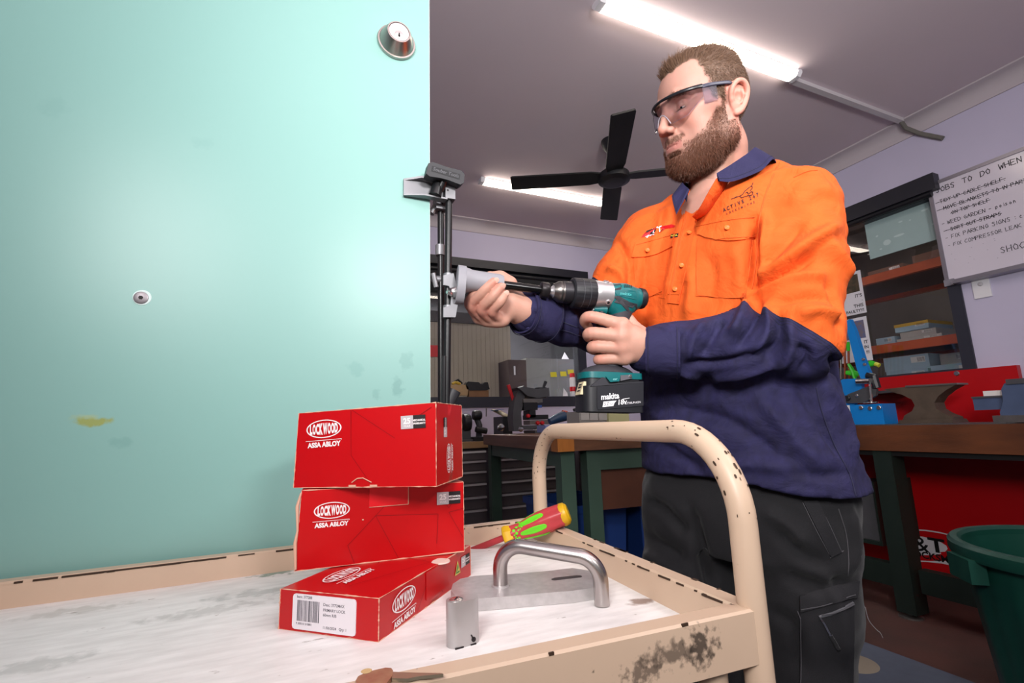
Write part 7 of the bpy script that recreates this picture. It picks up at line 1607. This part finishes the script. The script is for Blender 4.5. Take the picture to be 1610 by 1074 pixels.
def plan_block(xb, xf, y0, y1, hw, rc, nm, m, bev=.002, par=None, taper=0):
    """rounded block: x backwards from xf (front) to xb (back)"""
    pts = []
    for cx_, cy_, a0 in ((xb-.006, hw-.006, 0), (xf+rc, hw-rc, PI/2), (xf+rc, -(hw-rc), PI), (xb-.006, -(hw-.006), 3*PI/2)):
        rr2 = .006 if a0 in (0, 3*PI/2) else rc
        for q in range(6): a = a0+PI/2*q/5; pts.append((cx_+rr2*math.cos(a), cy_+rr2*math.sin(a)))
    f = DF @ Matrix(((1, 0, 0, 0), (0, 0, 1, 0), (0, -1, 0, 0), (0, 0, 0, 1)))
    return MB(f).prism(pts, y0, y1).obj(nm, m, par or dl, bev, 3)
xf0, yb0 = DLp(937, 647, sdh); _, yt0 = DLp(937, 606, sdh); xb0, _ = DLp(1013, 620, sdh)
xfr = xf0-.019
bat = plan_block(xb0, xfr, yb0, yt0, sdh-.002, .020, 'battery', m_dblk, .004)
_, y1_ = DLp(937, 592, sdh)
plan_block(xb0-.002, xfr+.004, yt0-.001, y1_, sdh-.006, .022, 'battery_rail', m_dblk, .004)
_, y2_ = DLp(950, 584, sdh); _, y3_ = DLp(955, 573, sdh*.4)
plan_block(xb0+.001, xfr+.002, y1_-.0015, y2_, sdh-.004, .024, 'foot', m_tealp, .004)
S_ = SDF(np.minimum(BZ(915, 600), BZ(1015, 560))-.06, np.maximum(BZ(915, 600), BZ(1015, 560))+.06, .0026)
c1, c2 = (xfr+.030), xb0-.028; o_ = lambda x_, y_: AX1+bk*x_+dup*y_
Rm = np.stack([bk, dup, np.cross(bk, dup)]); S_.ell(o_((c1+c2)/2, y2_-.004), ((c2-c1)/2+.026, (y3_-y2_)+.006, sdh-.006), .01, Rm)
S_.D = np.maximum(S_.D, (y2_-.0015-((S_.ax[0][:, None, None]-AX1[0])*dup[0]+(S_.ax[1][None, :, None]-AX1[1])*dup[1]+(S_.ax[2][None, None, :]-AX1[2])*dup[2])).astype(np.float32))
Pk, Fk = S_.mesh(); link('foot_cap', np_mesh('foot_cap', relax(Pk, Fk, 1), Fk), m_rub, dl, True)
# side of the battery: raised panel, star button, lettering
SF = frame(AX1+dsd*(sdh-.0016), bk, dup) if zsign > 0 else frame(AX1+dsd*(sdh-.0016), bk, dup)
if (np.array([SF[i][2] for i in range(3)]) @ dsd) < 0: SF = SF @ Matrix.Diagonal((1, 1, -1, 1))
def sp_(px, py): return DLp(px, py, sdh)
def sidepoly(pts, z0, z1, nm, m, bev=.0006, par=None): return MB(SF).prism([sp_(*p) for p in pts], z0, z1).obj(nm, m, par or bat, bev)
sidepoly([(939, 608), (1012, 601), (1012, 638), (990, 640), (941, 644.5), (939, 640)], -.001, .0012, 'side_panel', mat('battery_panel', '222228', .4), .0012)
sidepoly([(929, 607), (947, 593), (952, 594), (958, 604), (1012, 599.5), (1012, 601), (938, 607)], -.006, .0006, 'shoulder', m_rub, .001)
sidepoly([(953, 592), (962, 591), (976, 590.5), (974, 599.5), (960, 600.5)], -.006, .0008, 'button', m_tealp, .0006)
sidepoly([(976, 590), (994, 589), (994, 595), (976, 599)], -.006, .0006, 'latch', mat('latch_grey', '6a6a70', .35, metal=.4), .0006)
MB(SF).lathe([(.003, 0), (.003, .002), (.002, .003), (0, .003)], 12, T(*sp_(991.5, 591.5), 0)).obj('latch_pin', m_chrome, bat)
ls2 = lambda s, px, py, size, m, **kk: text(s, m, bat, SF @ T(*sp_(px, py), .0014) @ Matrix.Rotation(math.atan2(*(np.array(sp_(px+10, py-.9))-np.array(sp_(px, py)))[::-1]), 4, 'Z'), size=size, **kk)
ls2('XGT', 967, 596, .006, mat('print_paleteal', '8ad0d0', .4), bold=.0001) if False else ls2('star', 967, 596, .006, mat('print_paleteal', '8ad0d0', .4), shear=.3)
m_lw = mat('print_battery_white', 'f2f0f4', .45)
ls2('makita', 959, 623.5, .0150, m_lw, bold=.0004, shear=.12, sx=.92)
a_, b_ = np.array(sp_(948, 638)), np.array(sp_(968, 632)); 
sidepoly([(949, 631.5), (969.5, 629.8), (966, 634), (964.5, 638.3), (947.5, 640)], .0011, .0014, 'print_flash', m_lw, 0)
ls2('5.0', 953.5, 635.4, .0085, m_dblk, bold=.0003, shear=.2); ls2('Ah', 961, 635.6, .006, m_dblk, bold=.0002, shear=.2)
ls2('18v', 977.5, 632.5, .0135, m_lw, shear=.22, bold=.0002)
ls2('LITHIUM-ION', 995.5, 633.3, .0055, m_lw, shear=.2, sx=.95)
sidepoly([(979, 627.2), (990, 625.6), (990, 626.2), (980, 628)], .0011, .0014, 'print_swash', m_lw, 0)
# cream warning label on the slanted nose of the battery
lf = o_(xfr+.002, yt0+.002)+dsd*.012; 
P4 = [np.array(at(x_, y_, np.linalg.norm(1)*1)) for x_, y_ in ()]
cA = (xfr-.005); 
def npn(x_, y_, s_): return AX1+bk*x_+dup*y_+dsd*s_
_, ya = DLp(912, 620, .02); _, yb_ = DLp(926, 600, .02)
G_ = [[npn(cA, ya, s_) for s_ in (-.006, .020)], [npn(cA+.008, yb_, s_) for s_ in (-.006, .020)]]
mb = MB(); q = [G_[0][0], G_[0][1], G_[1][1], G_[1][0]]; mb.faces(q+[p+bk*.016 for p in q], [(0, 1, 2, 3), (4, 7, 6, 5), (0, 4, 5, 1), (1, 5, 6, 2), (2, 6, 7, 3), (3, 7, 4, 0)])
lbl = mb.obj('warning_label', mat('label_cream', 'd6c8a4', .5), bat, .0004)
for v_ in (.25, .5, .72):
    mb = MB(); p0 = G_[0][0]*(1-v_)+G_[1][0]*v_; p1 = G_[0][1]*(1-v_)+G_[1][1]*v_; up2 = (G_[1][0]-G_[0][0]); up2 = up2/np.linalg.norm(up2); nn = -bk*.0006
    a1_, a2_ = p0*.78+p1*.22, p0*.22+p1*.78; mb.faces([a1_+nn, a2_+nn, a2_+nn+up2*.003, a1_+nn+up2*.003], [(0, 1, 2, 3)]); mb.obj('print_line', m_ink, lbl)
